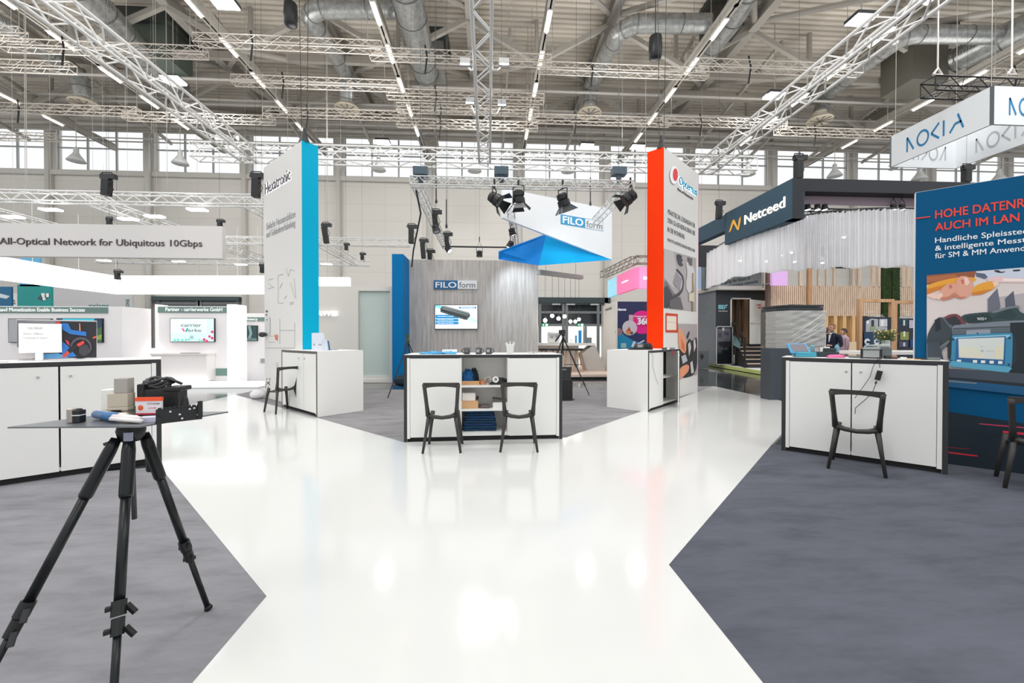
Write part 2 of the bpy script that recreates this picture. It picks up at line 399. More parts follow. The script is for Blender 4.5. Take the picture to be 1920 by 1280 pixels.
# cross purlins and service pipes near the window wall
for k, (yy, zz, r_) in enumerate([(20.0, 14.6, 0.16), (21.0, 14.1, 0.07), (22.0, 14.75, 0.2), (22.6, 14.0, 0.06), (23.4, 14.2, 0.08), (24.1, 14.7, 0.14), (24.6, 13.9, 0.05), (25.3, 14.4, 0.1), (26.0, 14.85, 0.2), (26.6, 14.1, 0.06), (27.2, 14.5, 0.12), (27.5, 15.0, 0.1), (26.9, 13.6, 0.04), (25.9, 13.35, 0.035)]):
    mb = MB()
    if k in (0, 2, 8): mb.box(((XL+XRR)/2, yy, zz), (XRR-XL, r_*1.3, r_*2)); struct('ceiling_beam', mb, M((158, 152, 144), 0.6))
    else: mb.tube([(XL, yy, zz), (XRR, yy, zz)], r_, 8); struct('ceiling_pipe', mb, M((182+(k % 3)*12, 178+(k % 3)*12, 172+(k % 3)*12), 0.5), smooth=True)
for i in range(16):
    x = -30+i*4.3+0.9; mb = MB(); mb.bar((x, 18.5, ZR-1.0), (x+0.0, YW-0.3, ZR-2.4), 0.12, 0.18); struct('ceiling_beam', mb, STEEL)
# strip lights on the beam lines
for i, x in enumerate(LX):
    for k in range(6):
        y0 = 24.6 - k*2.15
        if y0 < 12.5: break
        root = thing('strip_light', 'glowing tube lamp, %s from the windows, on the %s' % (ordn(k), LN[i]), 'strip light', (x, y0-0.5, ZL), 0, 'tube lamps under the roof beams')
        mb = MB(); mb.pbox((x-0.1, y0-1.05, ZL-0.06), (0.2, 0, 0), (0, 1.1, 0), (0, 0, 0.055)); mb.build('housing', WHITE, root)
        mb = MB(); mb.tube([(x, y0-1.0, ZL-0.1), (x, y0, ZL-0.1)], 0.04, 8); mb.build('lamp_tube', M((255, 246, 228), 0.5, emit=3.2), root, smooth=True)
# ================================================================ COUNTERS
def counter(name, label, A, B, depth, H, doors, open_mid=None, dark=True, group=None, lock=True, side_white=False, edge=None):
    """A, B: left and right ends of the front at floor level (as one faces it). Front plane faces the viewer."""
    pl = Plane(A, B); L = pl.len; T = 0.04; t = thing(name, label, 'counter', (pl.p0+pl.u*L/2-pl.n*depth/2), 0, group)
    E = edge or M((44, 45, 46), 0.5)
    mb = MB(); slab(mb, pl, 0, L, H-T, H, -depth); 
    if dark: pass
    mb.build('countertop', WHITE, t)
    mb = MB(); slab(mb, pl, 0.0, L, H-T-0.001, H-0.004, 0.004); slab(mb, pl, 0, T, 0, H-T, 0.004); slab(mb, pl, L-T, L, 0, H-T, 0.004)
    mb.build('edge_trim', E, t)
    mb = MB()
    slab(mb, pl, 0, T, 0, H-T, -depth); slab(mb, pl, L-T, L, 0, H-T, -depth)
    bk = 0.42 if open_mid else depth-0.04; slab(mb, pl, T, L-T, 0.06, H-T, -0.02, -bk); slab(mb, pl, T, L-T, 0.06, 0.09, -(bk-0.01), -0.012)
    slab(mb, pl, T, T+0.035, 0.04, H-T-0.0, -0.06, 0.003); slab(mb, pl, L-T-0.035, L-T, 0.04, H-T, -0.06, 0.003)
    mb.build('carcass', WHITE, t)
    mb = MB(); slab(mb, pl, T, L-T, 0.0, 0.055, -0.05, -0.03); mb.build('plinth', M((20, 20, 21), 0.7), t)
    a0 = T+0.037; a1 = L-T-0.037
    def door(x0, x1, knob):
        mb = MB(); slab(mb, pl, x0+0.002, x1-0.002, 0.055, H-T-0.008, 0.018, -0.018)
        d = mb.build('door', WHITE, t)
        if knob is not None:
            k = pl.pt(knob, H-0.14, 0.0); mb = MB(); mb.lathe(k, [(0.011, 0), (0.011, 0.006), (0.008, 0.009)], 12, axis=pl.n)
            mb.box(k+pl.n*0.012, (0.006, 0.006, 0.02)); mb.build('lock', CHROME, d)
    for x0, x1, kb in doors: door(a0+(a1-a0)*x0, a0+(a1-a0)*x1, None if kb is None else a0+(a1-a0)*kb)
    if open_mid:
        x0, x1 = [a0+(a1-a0)*q for q in open_mid]
        for xx in (x0-0.02, x1): mb = MB(); slab(mb, pl, xx, xx+0.02, 0.06, H-T, -(bk-0.02)); mb.build('divider', WHITE, t)
        for z in (0.10, 0.40, 0.705):
            mb = MB(); slab(mb, pl, x0, x1, z-0.022, z, -(bk-0.03), -0.01); mb.build('shelf', WHITE, t)
    return t, pl
H0 = 1.095
cL, plL = counter('counter', 'big white counter with black edging behind the tripod table', G(-420, 975), G(303.5, 865.5), 0.7, H0, [(0, .34, None), (.345, .665, .60), (.67, 1, .705)])
cR, plR = counter('counter', 'white two-door counter beside the blue poster wall, a cable hanging over its front', G(1465, 843), G(1777, 889), 0.47, H0, [(0, .46, .425), (.465, 1, .525)])
cC, plC = counter('counter', 'white counter with open middle shelves between the two chairs', G(757.5, 828.5), G(1054, 822.5), 0.68, 1.105, [(0, .335, None), (.67, 1, None)], (.345, .66))
# ================================================================ CHAIRS
def chair():
    root = thing('chair', '', 'chair'); PL_ = M((52, 50, 48), 0.42)
    # +Y faces forwards; the back is at -Y
    def leg(sx, front):
        mb = MB()
        if front: pts = [(sx*0.150, 0.13, 0.42), (sx*0.175, 0.155, 0.25), (sx*0.205, 0.185, 0.0)]; r_ = [0.028, 0.022, 0.016]
        else: pts = [(sx*0.150, -0.16, 0.44), (sx*0.178, -0.19, 0.25), (sx*0.215, -0.225, 0.0)]; r_ = [0.026, 0.020, 0.015]
        mb.tube(pts, r_, 8); mb.build('leg', PL_, root, smooth=True)
    for sx in (-1, 1): leg(sx, False); leg(sx, True)
    mb = MB(); n = 8; P = []
    for iy in range(6):
        y = -0.165+0.30*iy/5
        for ix in range(n+1):
            x = -0.155+0.31*ix/n; zz = 0.425-0.012*(iy)-0.022*(1-(2*ix/n-1)**2)
            P.append((x*(1+0.0*iy), y, zz))
    top = P; bot = [(a, b, c-0.016) for a, b, c in P]; k = len(P); F_ = []
    for iy in range(5):
        for ix in range(n):
            a = iy*(n+1)+ix; F_.append((a, a+1, a+n+2, a+n+1)); F_.append((k+a, k+a+n+1, k+a+n+2, k+a+1))
    edge = [i for i in range(n+1)]+[(n+1)*j+n for j in range(1, 6)]+[(n+1)*5+i for i in range(n-1, -1, -1)]+[(n+1)*j for j in range(4, 0, -1)]
    for i in range(len(edge)): a, b = edge[i], edge[(i+1) % len(edge)]; F_.append((a, k+a, k+b, b))
    mb.add(top+bot, F_); mb.build('seat', PL_, root, smooth=True)
    mb = MB()   # seat rail and the hoop of the back
    mb.tube([(-0.165, -0.165, 0.435), (-0.09, -0.185, 0.41), (0, -0.19, 0.40), (0.09, -0.185, 0.41), (0.165, -0.165, 0.435)], [0.029, 0.024, 0.022, 0.024, 0.029], 8)
    mb.tube([(-0.163, -0.165, 0.42), (-0.172, -0.205, 0.55), (-0.187, -0.25, 0.74), (-0.188, -0.262, 0.79)], [0.028, 0.022, 0.022, 0.027], 8)
    mb.tube([(0.163, -0.165, 0.42), (0.172, -0.205, 0.55), (0.187, -0.25, 0.74), (0.188, -0.262, 0.79)], [0.028, 0.022, 0.022, 0.027], 8)
    mb.build('back_frame', PL_, root, smooth=True)
    mb = MB(); N = 10; pr = []
    for i in range(N+1):
        x = -0.205+0.41*i/N; q = 1-(2*i/N-1)**2; y = -0.255-0.035*q; hh = 0.062-0.026*q
        pr.append([(x, y-0.010, 0.812+0.004*q), (x, y+0.018, 0.806), (x, y+0.014, 0.806-hh), (x, y-0.006, 0.806-hh)])
    v = [p for row in pr for p in row]; F_ = []
    for i in range(N):
        for j in range(4): a = i*4+j; b = i*4+(j+1) % 4; F_.append((a, b, b+4, a+4))
    F_ += [(0, 3, 2, 1), (N*4, N*4+1, N*4+2, N*4+3)]
    mb.add(v, F_); mb.build('back_rail', PL_, root, bevel=0.004)
    return root
def place(c, nl, nr, inward=0.225):   # near-left and near-right rear feet
    a = G(*nl); b = G(*nr); u = (b-a).normalized(); f = Vector((-u.y, u.x, 0)); mid = (a+b)/2
    return mid + f*inward, math.atan2(f.y, f.x)-PI/2, (b-a).length/0.43
ch0 = chair()
GRP = 'dark plastic chairs at the counters'
loc, rz, s_ = place(ch0, (791, 850), (865, 849)); print('chair scale', s_)
ch0.location = loc; ch0.rotation_euler = (0, 0, rz); ch0['label'] = 'dark chair at the central counter, the one nearer the cyan tower'; ch0['group'] = GRP
loc, rz, s_ = place(ch0, (936.5, 847.5), (1009.5, 847.5)); print('chair scale', s_); copy_to(ch0, loc, rz, 'dark chair at the central counter, the one nearer the tripod', GRP)
loc, rz, s_ = place(ch0, (1551, 877), (1663, 896)); print('chair scale', s_); copy_to(ch0, loc, rz, 'black chair in front of the counter with a hanging cable', GRP)
loc, rz, s_ = place(ch0, (500, 772), (517.5, 776.5)); print('chair scale', s_)
fz = G(516.7, 776.6); dR = Vector((0.7071, 0.7071, 0)); dL = Vector((-0.7071, 0.7071, 0))
loc, rz, s_ = place(ch0, (517, 776.6), (563, 769.5)); copy_to(ch0, loc, rz, 'dark chair turned towards the counter by the cyan-edged tower', GRP)
p = G(1884, 914); copy_to(ch0, p + Vector((0.311, 0.007, 0)), -PI/4, 'black chair in front of the blue poster wall, cut off by the frame edge', GRP)
# ================================================================ TOWERS
def tower(name, label, A, B, C, top):
    """A left end, B near corner, C right end: both faces are seen. returns root and the two planes"""
    A, B, C = [Vector((v[0], v[1], 0)) for v in (A, B, C)]
    t = thing(name, label, 'tower', B, 0)
    return t, Plane(A, B), Plane(B, C), A+C-B
EDGEW = M((228, 226, 222), 0.5)
A_ = G(497.5, 743.2); 
tB = None
# cyan tower
plq = Plane(G(517, 750), G(534, 754.3))
pa = plq.hit(496.5, 700); pb = plq.hit(567.5, 700); pa.z = pb.z = 0
uR = Vector((0.707, 0.707, 0)); 
def rayhit(p0, u, px):      # where the line p0+u*t meets the vertical of pixel column px
    r = ray(px, 640); n = Vector((r.y, -r.x, 0)); t = (CAMP-p0).dot(n)/u.dot(n); return p0+u*t
pb2 = Plane(pb, pb+plq.n.cross(Vector((0, 0, 1))))
back = (-plq.n)
pc = rayhit(pb, back, 598.0); ztop = ZAT(559.5, 262, pb); print('cyan tower', pa, pb, pc, 'top', ztop)
tc, tp1, tp2, td = tower('exhibit_tower', 'tall white tower with a cyan end face, dark lettering near its top', pa, pb, pc, ztop)
mb = MB(); mb.prism([pa, pb, pc, td], (0, 0, ztop)); mb.build('body', EDGEW, tc)
mb = MB(); slab(mb, tp2, 0, tp2.len, 0.04, ztop, 0.006); mb.build('cyan_panel', M((0, 172, 210), 0.6, spec=0.12), tc)
mb = MB(); ptext(mb, tp1, 'Hexatronic', 498.5, 365, 546, 345, bold=0.008, depth=0.012, off=0.008); mb.build('lettering', M((110, 106, 112), 0.5), tc)
mb = MB(); ptext(mb, tp1, 'Hexatronic', 498.5, 365, 546, 345, bold=0.05, depth=0.003, off=0.001); mb.build('lettering', M((255, 255, 255), 0.5, emit=1.3), tc)  # wider glowing copy paints the halo of light around the letters
mb = MB(); ptext(mb, tp1, 'Einfache Hausanschlüsse', 500, 431, 554, 419, depth=0.003); ptext(mb, tp1, 'und Gebäudeverkabelung', 500, 446, 554, 434, depth=0.003)
for (x0, y0, x1, y1) in [(522, 516, 522, 568), (522, 516, 531, 514), (522, 568, 532, 568), (552, 522, 555, 560), (545, 530, 553, 558), (537, 503, 541, 518), (541, 518, 545, 505), (545, 505, 553, 508), (525, 597, 525, 619), (525, 619, 553, 619), (553, 605, 553, 650), (525, 619, 525, 645), (498, 652, 553, 652), (525, 540, 530, 530), (533, 560, 538, 554), (543, 567, 551, 566), (543, 570, 551, 569), (503, 525, 512, 522), (503, 530, 511, 538), (503, 541, 514, 538), (500, 628, 512, 630), (504, 641, 516, 641)]:
    a = tp1.sz(x0, y0); b = tp1.sz(x1, y1); mb.tube([tp1.pt(a[0], a[1], 0.003), tp1.pt(b[0], b[1], 0.003)], 0.0045, 4)
mb.build('print', M((172, 172, 174), 0.6), tc)
art('printed_picture', tp1, [((70, 70, 74), circ(500.5, 583.5, 2)), ((70, 70, 74), circ(500, 590, 1.4)), ((215, 215, 215), rect(499, 594, 507, 625)), ((60, 60, 62), circ(501.5, 599.5, 1.2)), ((226, 130, 96), [(515, 628), (521, 627), (521, 632), (516, 633)]), ((226, 110, 96), [(516, 634), (521, 633), (521, 638), (518, 637)])], tc, 0.006)
mb = MB(); k = rayhit(pa, plq.u, 500); kk = tp1.sz(500, 627)
mb.lathe(tp1.pt(kk[0], kk[1], 0.0), [(0.02, 0), (0.045, 0.03), (0.06, 0.08), (0.05, 0.13), (0.015, 0.16)], 7, axis=tp1.n)
solo('wall_fitting', mb, CHARC, 'dark faceted fitting sticking out of the tower near the screens', 'fitting')
mb = MB()
for (x0, y0, x1, y1) in [(501, 709, 501, 712), (506, 709, 506.5, 712), (500, 716, 502, 718), (504, 717, 506, 715), (502, 719, 504, 717), (498.5, 724, 498.5, 727), (503.5, 724, 503.8, 727), (504.5, 719, 506.5, 721), (500, 720, 499, 722)]:
    a = tp1.sz(x0, y0); b = tp1.sz(x1, y1); mb.tube([tp1.pt(a[0], a[1], 0.003), tp1.pt(b[0], b[1], 0.003)], 0.01, 4)
mb.build('print', M((60, 60, 62), 0.6), tc)
mb = MB(); mb.ball(pa+tp1.n*0.16+tp1.u*0.05+Vector((0, 0, 0.09)), (0.16, 0.12, 0.10), 12); solo('white_sack', mb, M((232, 228, 230), 0.7, kind='cloth'), 'crumpled white sack on the floor at the foot of the cyan-edged tower', 'sack', smooth=True)
mb = MB(); e = tp1.sz(520, 683); mb.box(tp1.pt(e[0], e[1], 0.01), (0.05, 0.02, 0.09), -PI/4); mb.build('socket', M((210, 208, 204), 0.5), tc)
# red tower
pr_ = Plane(G(1272.7, 743.8), G(1308, 734.6)); rb = pr_.hit(1243.5, 700); rb.z = 0; rc = pr_.hit(1308.5, 700); rc.z = 0
ra = rayhit(rb, -pr_.n, 1213.0); zr = ZAT(1245.6, 275.3, rb); print('red tower', ra, rb, rc, zr)
tr, rp1, rp2, rd = tower('exhibit_tower', 'tall white tower with a bright orange-red end face', ra, rb, rc, zr)
mb = MB(); mb.prism([ra, rb, rc, rd], (0, 0, zr)); mb.build('body', EDGEW, tr)
mb = MB(); slab(mb, rp1, 0, rp1.len, 0.04, zr, 0.006); mb.build('red_panel', M((255, 58, 0), 0.6, spec=0.12), tr)
for nm, cap_, c_, b_, o_, dp in (('lettering', 'Opternus', (20, 150, 185), 0.008, 0.008, 0.012), ('lettering', 'Opternus', None, 0.055, 0.001, 0.003)):
    mb = MB(); ptext(mb, rp2, cap_, 1272, 345, 1305, 330, bold=b_, depth=dp, off=o_); mb.build(nm, M((255, 255, 255), 0.5, emit=1.3) if c_ is None else M(c_, 0.5), tr)  # the white second pass is a painted glow around the name
art('printed_picture', rp2, [((255, 255, 255), circ(1262.5, 328.5, 8, 17)), ((235, 60, 70), circ(1264.5, 328, 4.8, 12))], tr, 0.02)  # white ellipse paints the glow behind the red mark
mb = MB(); ptext(mb, rp2, 'Part of Hexatronic', 1270, 356, 1299, 352, bold=0.03, depth=0.01); 
ptext(mb, rp2, 'PRAKTISCHE LÖSUNGEN FÜR', 1252, 401, 1303, 392, depth=0.003); ptext(mb, rp2, 'DEN GLASFASERAUSBAU BIS', 1252, 417, 1303, 408, depth=0.003)
ptext(mb, rp2, 'IN DIE WOHNUNG', 1251.5, 434, 1283.5, 425, depth=0.003); ptext(mb, rp2, 'VON FTTH & PROFITECHNIK BIS MESSTECHNIK', 1251, 452, 1303, 446, depth=0.003)
mb.build('lettering', M((112, 112, 116), 0.6), tr)
g1 = (176, 168, 168); g2 = (120, 116, 120); g3 = (62, 60, 66); g4 = (214, 208, 208)
art('printed_picture', rp2, [(g1, [(1244.5, 466), (1305, 484), (1305, 584), (1244.5, 577)]), ((196, 190, 190), [(1244.5, 466), (1262, 471), (1268, 505), (1262, 540), (1244.5, 520)]),
  (g2, [(1244.5, 525), (1250, 527), (1262, 548), (1274, 560), (1274, 580), (1244.5, 577)]), (g3, [(1244.5, 540), (1250, 535), (1260, 552), (1252, 578), (1244.5, 577)]), (g4, [(1264, 505), (1280, 522), (1276, 548), (1262, 532)]),
  (g3, [(1268, 502), (1283, 520), (1279, 552), (1250, 567), (1248, 560), (1276, 547), (1280, 522), (1266, 507)]), ((150, 145, 150), [(1266, 508), (1278, 523), (1274, 545), (1261, 531)]),
  (g3, [(1267, 475), (1279, 480), (1276, 484), (1280, 488), (1276, 492), (1281, 497), (1275, 500), (1269, 492)]), (g4, [(1284, 490), (1296, 494), (1302, 510), (1300, 540), (1290, 552), (1284, 536), (1288, 512)]),
  ((98, 92, 92), [(1288, 482), (1297, 485), (1296, 500), (1290, 496)]), ((150, 132, 96), [(1296, 512), (1299, 512), (1299, 583), (1296, 583)]), ((96, 92, 98), [(1252, 570), (1274, 556), (1280, 580), (1256, 578)]), ((214, 206, 180), [(1290, 550), (1300, 548), (1300, 566), (1290, 564)])], tr, 0.006, soft=True)
art('printed_picture', rp2, [((208, 66, 34), [(1247.5, 586.5), (1270.5, 588.5), (1270.5, 623.5), (1247.5, 623)]), ((240, 226, 208), [(1249.5, 592), (1267.5, 593), (1267.5, 618.5), (1249.5, 618.5)]), ((205, 190, 176), [(1249.5, 603), (1267.5, 604), (1267.5, 605), (1249.5, 604)])], tr, 0.006)
sk = (236, 158, 118)
art('printed_picture', rp2, [((178, 168, 168), [(1270.8, 606.5), (1307, 607.5), (1307, 702), (1272.5, 711.5)]), ((40, 38, 42), [(1270.8, 650), (1282, 655), (1292, 632), (1296, 640), (1303, 632), (1307, 634), (1307, 702), (1272.5, 711.5)]),
  (sk, [(1270.8, 615), (1276, 615), (1286, 640), (1286, 658), (1282, 664), (1270.8, 650)]), ((214, 120, 86), [(1276, 632), (1283, 648), (1283, 660), (1277, 652)]), (sk, [(1272.5, 690), (1287, 682), (1292, 686), (1290, 696), (1282, 704), (1272.5, 711.5)]),
  (g4, [(1289, 645), (1293, 640), (1295, 652), (1291, 668)]), (g4, [(1299, 638), (1302, 634), (1304, 650), (1300, 660)]), ((215, 212, 214), [(1293, 680), (1297, 676), (1300, 698), (1295, 700)]), ((190, 190, 196), [(1276, 668), (1284, 664), (1288, 676), (1279, 682)]), ((60, 56, 60), [(1286, 630), (1291, 620), (1292, 625), (1288, 636)])], tr, 0.006, soft=True)
mb = MB(); slab(mb, rp2, rp2.len-0.015, rp2.len, 0, zr, 0.002); mb.build('edge_strip', M((214, 120, 160), 0.5), tr)
mb = MB(); kk = ZAT(1243, 650, rb); mb.build if False else None
for (pt_, z_, lab) in ((pb, ztop, 'dark rigging clamp and slings above the cyan-edged tower'), (rb, zr, 'dark rigging clamp and slings above the red-edged tower')):
    mb = MB(); c = Vector((pt_.x, pt_.y+0.12, z_)); mb.lathe(c, [(0.11, 0), (0.07, 0.1), (0.04, 0.22), (0.02, 0.3)], 8)
    for dx in (-0.05, 0.05): wire(mb, c+Vector((dx, 0, 0.25)), Vector((c.x+dx*3, c.y, 12.5)), 0.007)
    solo('rigging_clamp', mb, M((36, 38, 40), 0.5), lab, 'rigging')
# counter by the cyan tower: the door side faces the lower left, the blank end faces right
cA = G(533.5, 763.5); cB = G(595.3, 782); cCc = G(680.8, 769.5)
dd = (cCc-cB).length
def wrap(t, pl, a0, a1, d0, d1):      # the part of a counter that reaches back beside the tower
    mb = MB(); mb.pbox(pl.pt(a0, 0, -d1), pl.u*(a1-a0), pl.n*(d1-d0), Vector((0, 0, H0))); mb.build('side_cabinet', WHITE, t)
P_ = Plane(cA, cB); offA = -(pb-P_.p0).dot(P_.n); aA = (pb-P_.p0).dot(P_.u)+0.13
ang, plA = counter('counter', 'white counter in front of the tower with a cyan edge', cA-(cB-cA).normalized()*0.13, cB, offA-0.012, H0, [(0, .66, .52), (.665, 1, .70)], edge=M((92, 88, 82), 0.5))
wrap(ang, plA, aA+0.02, plA.len, offA-0.012, dd)
# counter by the red tower
oA = G(1214.8, 772.7); oB = G(1274, 753.5); oL = G(1136.5, 763.3)
P_ = Plane(oA, oB); offO = -(rb-P_.p0).dot(P_.n); aO = (rb-P_.p0).dot(P_.u)
ocn, plO = counter('counter', 'white counter with one door ajar beside the red-edged tower', oA, oB, offO-0.012, H0, [(0, .44, None)], edge=M((52, 52, 54), 0.5))
wrap(ocn, plO, 0, aO-0.02, offO-0.012, (oA-oL).length)
# its half-open door; the shade inside is painted as a dark sheet
mb = MB(); slab(mb, plO, plO.len*0.47, plO.len*0.93, 0.07, H0-0.06, -0.01, -(offO-0.07)); mb.build('inner_shade', M((40, 40, 42), 0.8), ocn)
mb = MB(); slab(mb, plO, plO.len*0.44, plO.len*0.93, 0.55, 0.57, -(offO-0.08), -0.01); mb.build('shelf', WHITE, ocn)
hx = plO.pt(plO.len-0.08, 0.055, 0.0); dv = (plO.u*-0.93+plO.n*0.36).normalized()
mb = MB(); mb.pbox(hx, dv*plO.len*0.44, plO.n.cross(Vector((0, 0, 1)))*0+(dv.cross(Vector((0, 0, 1))))*0.018, Vector((0, 0, H0-0.10))); dmid = mb.build('door', WHITE, ocn)
mb = MB(); mb.lathe(hx+dv*0.52+Vector((0, 0, 0.93)), [(0.01, 0), (0.01, 0.02)], 10, axis=plO.n); mb.build('lock', CHROME, dmid)
mb = MB(); mb.lathe(plO.pt(plO.len*0.5, 0.095, -offO*0.45), [(0.05, 0), (0.06, 0.1), (0.055, 0.22), (0.05, 0.3), (0.03, 0.36)], 10)
solo('storage_bag', mb, M((190, 140, 40), 0.7), 'yellow bag inside the counter beside the red-edged tower', 'bag')
# ================================================================ TABLE ON TRIPOD
zp = 0.968
plL_ = G(14, 803, zp); plN = G(262, 801.5, zp); plR_ = G(428, 773.5, zp); plF = plL_+plR_-plN
apex = D(246, 812, 1.68)
tt = thing('tripod_table', 'black camera tripod carrying a thin grey tabletop', 'tripod', (apex.x, apex.y, 0))
mb = MB(); mb.prism([plL_, plN, plR_, plF], (0, 0, 0.006)); mb.build('tabletop', M((118, 122, 126), 0.32, 0.3), tt)
DK = M((14, 19, 21), 0.33, spec=0.35); DK2 = M((10, 13, 14), 0.5)
ax = Vector((apex.x, apex.y, 0))
mb = MB(); mb.lathe(ax+Vector((0, 0, zp-0.075)), [(0.03, 0), (0.042, 0.015), (0.048, 0.045), (0.042, 0.07), (0.045, 0.074)], 18); mb.build('head', DK2, tt, smooth=True)
mb = MB(); mb.tube([ax+Vector((0, 0, zp-0.05)), ax+Vector((0.01, 0, zp-0.40))], 0.009, 10); mb.build('centre_column', CHARC, tt, smooth=True)
def tleg(foot, k1=0.42):
    a = ax+(foot-ax).normalized()*0.045+Vector((0, 0, zp-0.055)); d = foot-a
    m1 = a+d*0.60; m0 = a+d*0.22; m2 = a+d*0.66
    mb = MB(); mb.tube([a, a+d*0.05, m0, m0+d*0.01], [0.017, 0.022, 0.022, 0.019], 12); mb.tube([m0, m1], 0.016, 12)
    lg = mb.build('leg', DK, tt, smooth=True)
    mb = MB(); mb.tube([m1-d*0.02, m1+d*0.03], 0.022, 12); mb.tube([m1+d*0.035, m2+d*0.03], 0.019, 12)
    sd = d.cross(Vector((0, 0, 1))).normalized()
    for q in (m1, m2+d*0.01): mb.bar(q-sd*0.02, q-sd*0.045+d*0.035, 0.016, 0.012); mb.bar(q+sd*0.018, q+sd*0.036, 0.014, 0.014)
    mb.build('clamp', DK2, lg)
    mb = MB(); mb.tube([m2, a+d*0.985], 0.0118, 12); mb.build('leg_tube', DK, lg, smooth=True)
    mb = MB(); mb.tube([a+d*0.975, foot-Vector((0, 0, 0.0))+Vector((0, 0, 0.006))], [0.013, 0.018], 12); mb.build('rubber_foot', DK2, lg, smooth=True)
tleg(G(391, 1142)); fm = D(199, 1500, 1.0); tleg(G(207, 1400)); tleg(G(-96, 1405))
mb = MB(); mb.tube([ax+Vector((0.04, 0.03, zp-0.07)), D(283, 880, 1.78)], [0.013, 0.017], 10); mb.build('pan_handle', DK2, tt, smooth=True)
mb = MB(); q = D(198, 832, 1.66); mb.bar(ax+Vector((-0.03, 0, zp-0.06)), q, 0.03, 0.012); mb.build('lever', CHARC, tt)
mb = MB(); q = G(246, 818, zp-0.05); mb.box(ax+Vector((0.035, -0.055, zp-0.045)), (0.028, 0.012, 0.034)); mb.build('badge', M((150, 155, 175), 0.3, 0.4), tt)
# ---- things on the tripod table
zt = zp+0.0065
def onz(px, py, z=zt): v = G(px, py, z); return Vector((v.x, v.y, z))
XA = (plR_-plN).normalized(); YA = (plL_-plN).normalized()       # table edges
def ob(mb, c, sx, sy, z0, z1, rz=0.0, m=0): return mb.box((c.x, c.y, (z0+z1)/2), (sx, sy, z1-z0), rz, m)
c = onz(142, 792); t = thing('fibre_cleaver', 'small silver and black clamping tool alone at the end of the tripod tabletop', 'tool', c)
mb = MB(); ob(mb, c+Vector((-0.012, 0, 0)), 0.022, 0.032, zt, zt+0.058, 0.1); mb.build('body', M((176, 170, 162), 0.3, 0.6), t, bevel=0.004)
mb = MB(); ob(mb, c+Vector((0.014, 0, 0)), 0.026, 0.032, zt, zt+0.052, 0.1); mb.lathe(c+Vector((0.014, 0, 0.052)), [(0.011, 0), (0.009, 0.006)], 12); mb.build('cap', BLACK, t, bevel=0.003)
mb = MB(); ob(mb, c+Vector((0.014, -0.001, 0)), 0.028, 0.034, zt+0.03, zt+0.034, 0.1); mb.build('band', M((220, 220, 220), 0.4), t)
# beige box device, black machine, labelled bag, bracket, bundle
c = onz(228, 781); t = thing('closure_module', 'stepped beige plastic module on the tripod table', 'equipment', c)
mb = MB(); ob(mb, c, 0.075, 0.05, zt+0.045, zt+0.105, 0.15); ob(mb, c+Vector((-0.022, 0.01, 0)), 0.10, 0.06, zt, zt+0.03, 0.15); ob(mb, c+Vector((0.0, 0.0, 0)), 0.078, 0.052, zt+0.03, zt+0.045, 0.15); mb.build('body', M((198, 188, 168), 0.5), t, bevel=0.003)
mb = MB(); ob(mb, c+Vector((0.012, 0.0, 0)), 0.05, 0.046, zt+0.105, zt+0.17, 0.15); mb.build('cover', M((172, 166, 158), 0.5), t, bevel=0.003)
mb = MB(); ob(mb, c+Vector((-0.055, 0.015, 0)), 0.05, 0.045, zt+0.03, zt+0.12, 0.15); mb.build('white_block', M((238, 236, 230), 0.5), t, bevel=0.004)
mb = MB(); ob(mb, c+Vector((0.0, -0.024, 0)), 0.034, 0.006, zt+0.004, zt+0.034, 0.15); mb.build('recess', BLACK, t)
c = onz(297, 777); c = c+Vector((0.006, 0.024, 0)); t = thing('splice_machine', 'black splicing machine with a cable coiled on top on the tripod table', 'machine', c)
mb = MB(); ob(mb, c, 0.15, 0.08, zt, zt+0.115, 0.12); ob(mb, c+Vector((-0.066, -0.01, 0)), 0.028, 0.085, zt, zt+0.14, 0.12); ob(mb, c+Vector((0.06, 0.0, 0)), 0.07, 0.09, zt+0.105, zt+0.125, 0.12); mb.build('body', BLACK, t, bevel=0.005)
mb = MB(); ob(mb, c+Vector((-0.062, 0, 0)), 0.025, 0.05, zt+0.115, zt+0.15, 0.1); mb.build('hinge', CHARC, t, bevel=0.003)
mb = MB()
for k in range(4):
    pts = [(c.x-0.03+0.055*math.cos(a)+0.006*k, c.y+0.03*math.sin(a), zt+0.128+0.008*k+0.012*math.sin(2*a+k)) for a in [i*PI/8 for i in range(17)]]
    mb.tube(pts, 0.0065, 6)
mb.tube([(c.x-0.06, c.y-0.03, zt+0.12), (c.x-0.03, c.y-0.03, zt+0.15), (c.x+0.03, c.y-0.02, zt+0.165), (c.x+0.08, c.y, zt+0.135)], 0.006, 6)
mb.build('cable_coil', M((58, 58, 60), 0.45), t, smooth=True)
cb = onz(283, 787); t = thing('labelled_pouch', 'white pouch with an orange-red top band leaning on the black machine', 'pouch', cb)
pb_ = Plane(onz(259, 783), onz(307, 782)); zz0 = zt+0.018
mb = MB(); slab(mb, pb_, 0, 0.099, zz0, zt+0.087, 0.012); mb.build('pouch_body', M((232, 228, 232), 0.35), t)
mb = MB(); slab(mb, pb_, -0.002, 0.101, zt+0.074, zt+0.089, 0.015); mb.build('top_band', M((246, 88, 46), 0.4), t)
mb = MB(); slab(mb, pb_, 0.0, 0.1, zz0-0.003, zz0+0.004, 0.014); mb.build('bottom_band', M((205, 70, 90), 0.4), t)
mb = MB(); letters(mb, 'SYSTAINER', pb_.pt(0.045, zt+0.058, 0.012), pb_.u, Vector((0, 0, 1)), 0.05, 0.007, depth=0.0004, off=0.0003); mb.build('lettering', M((90, 84, 96), 0.5), t)
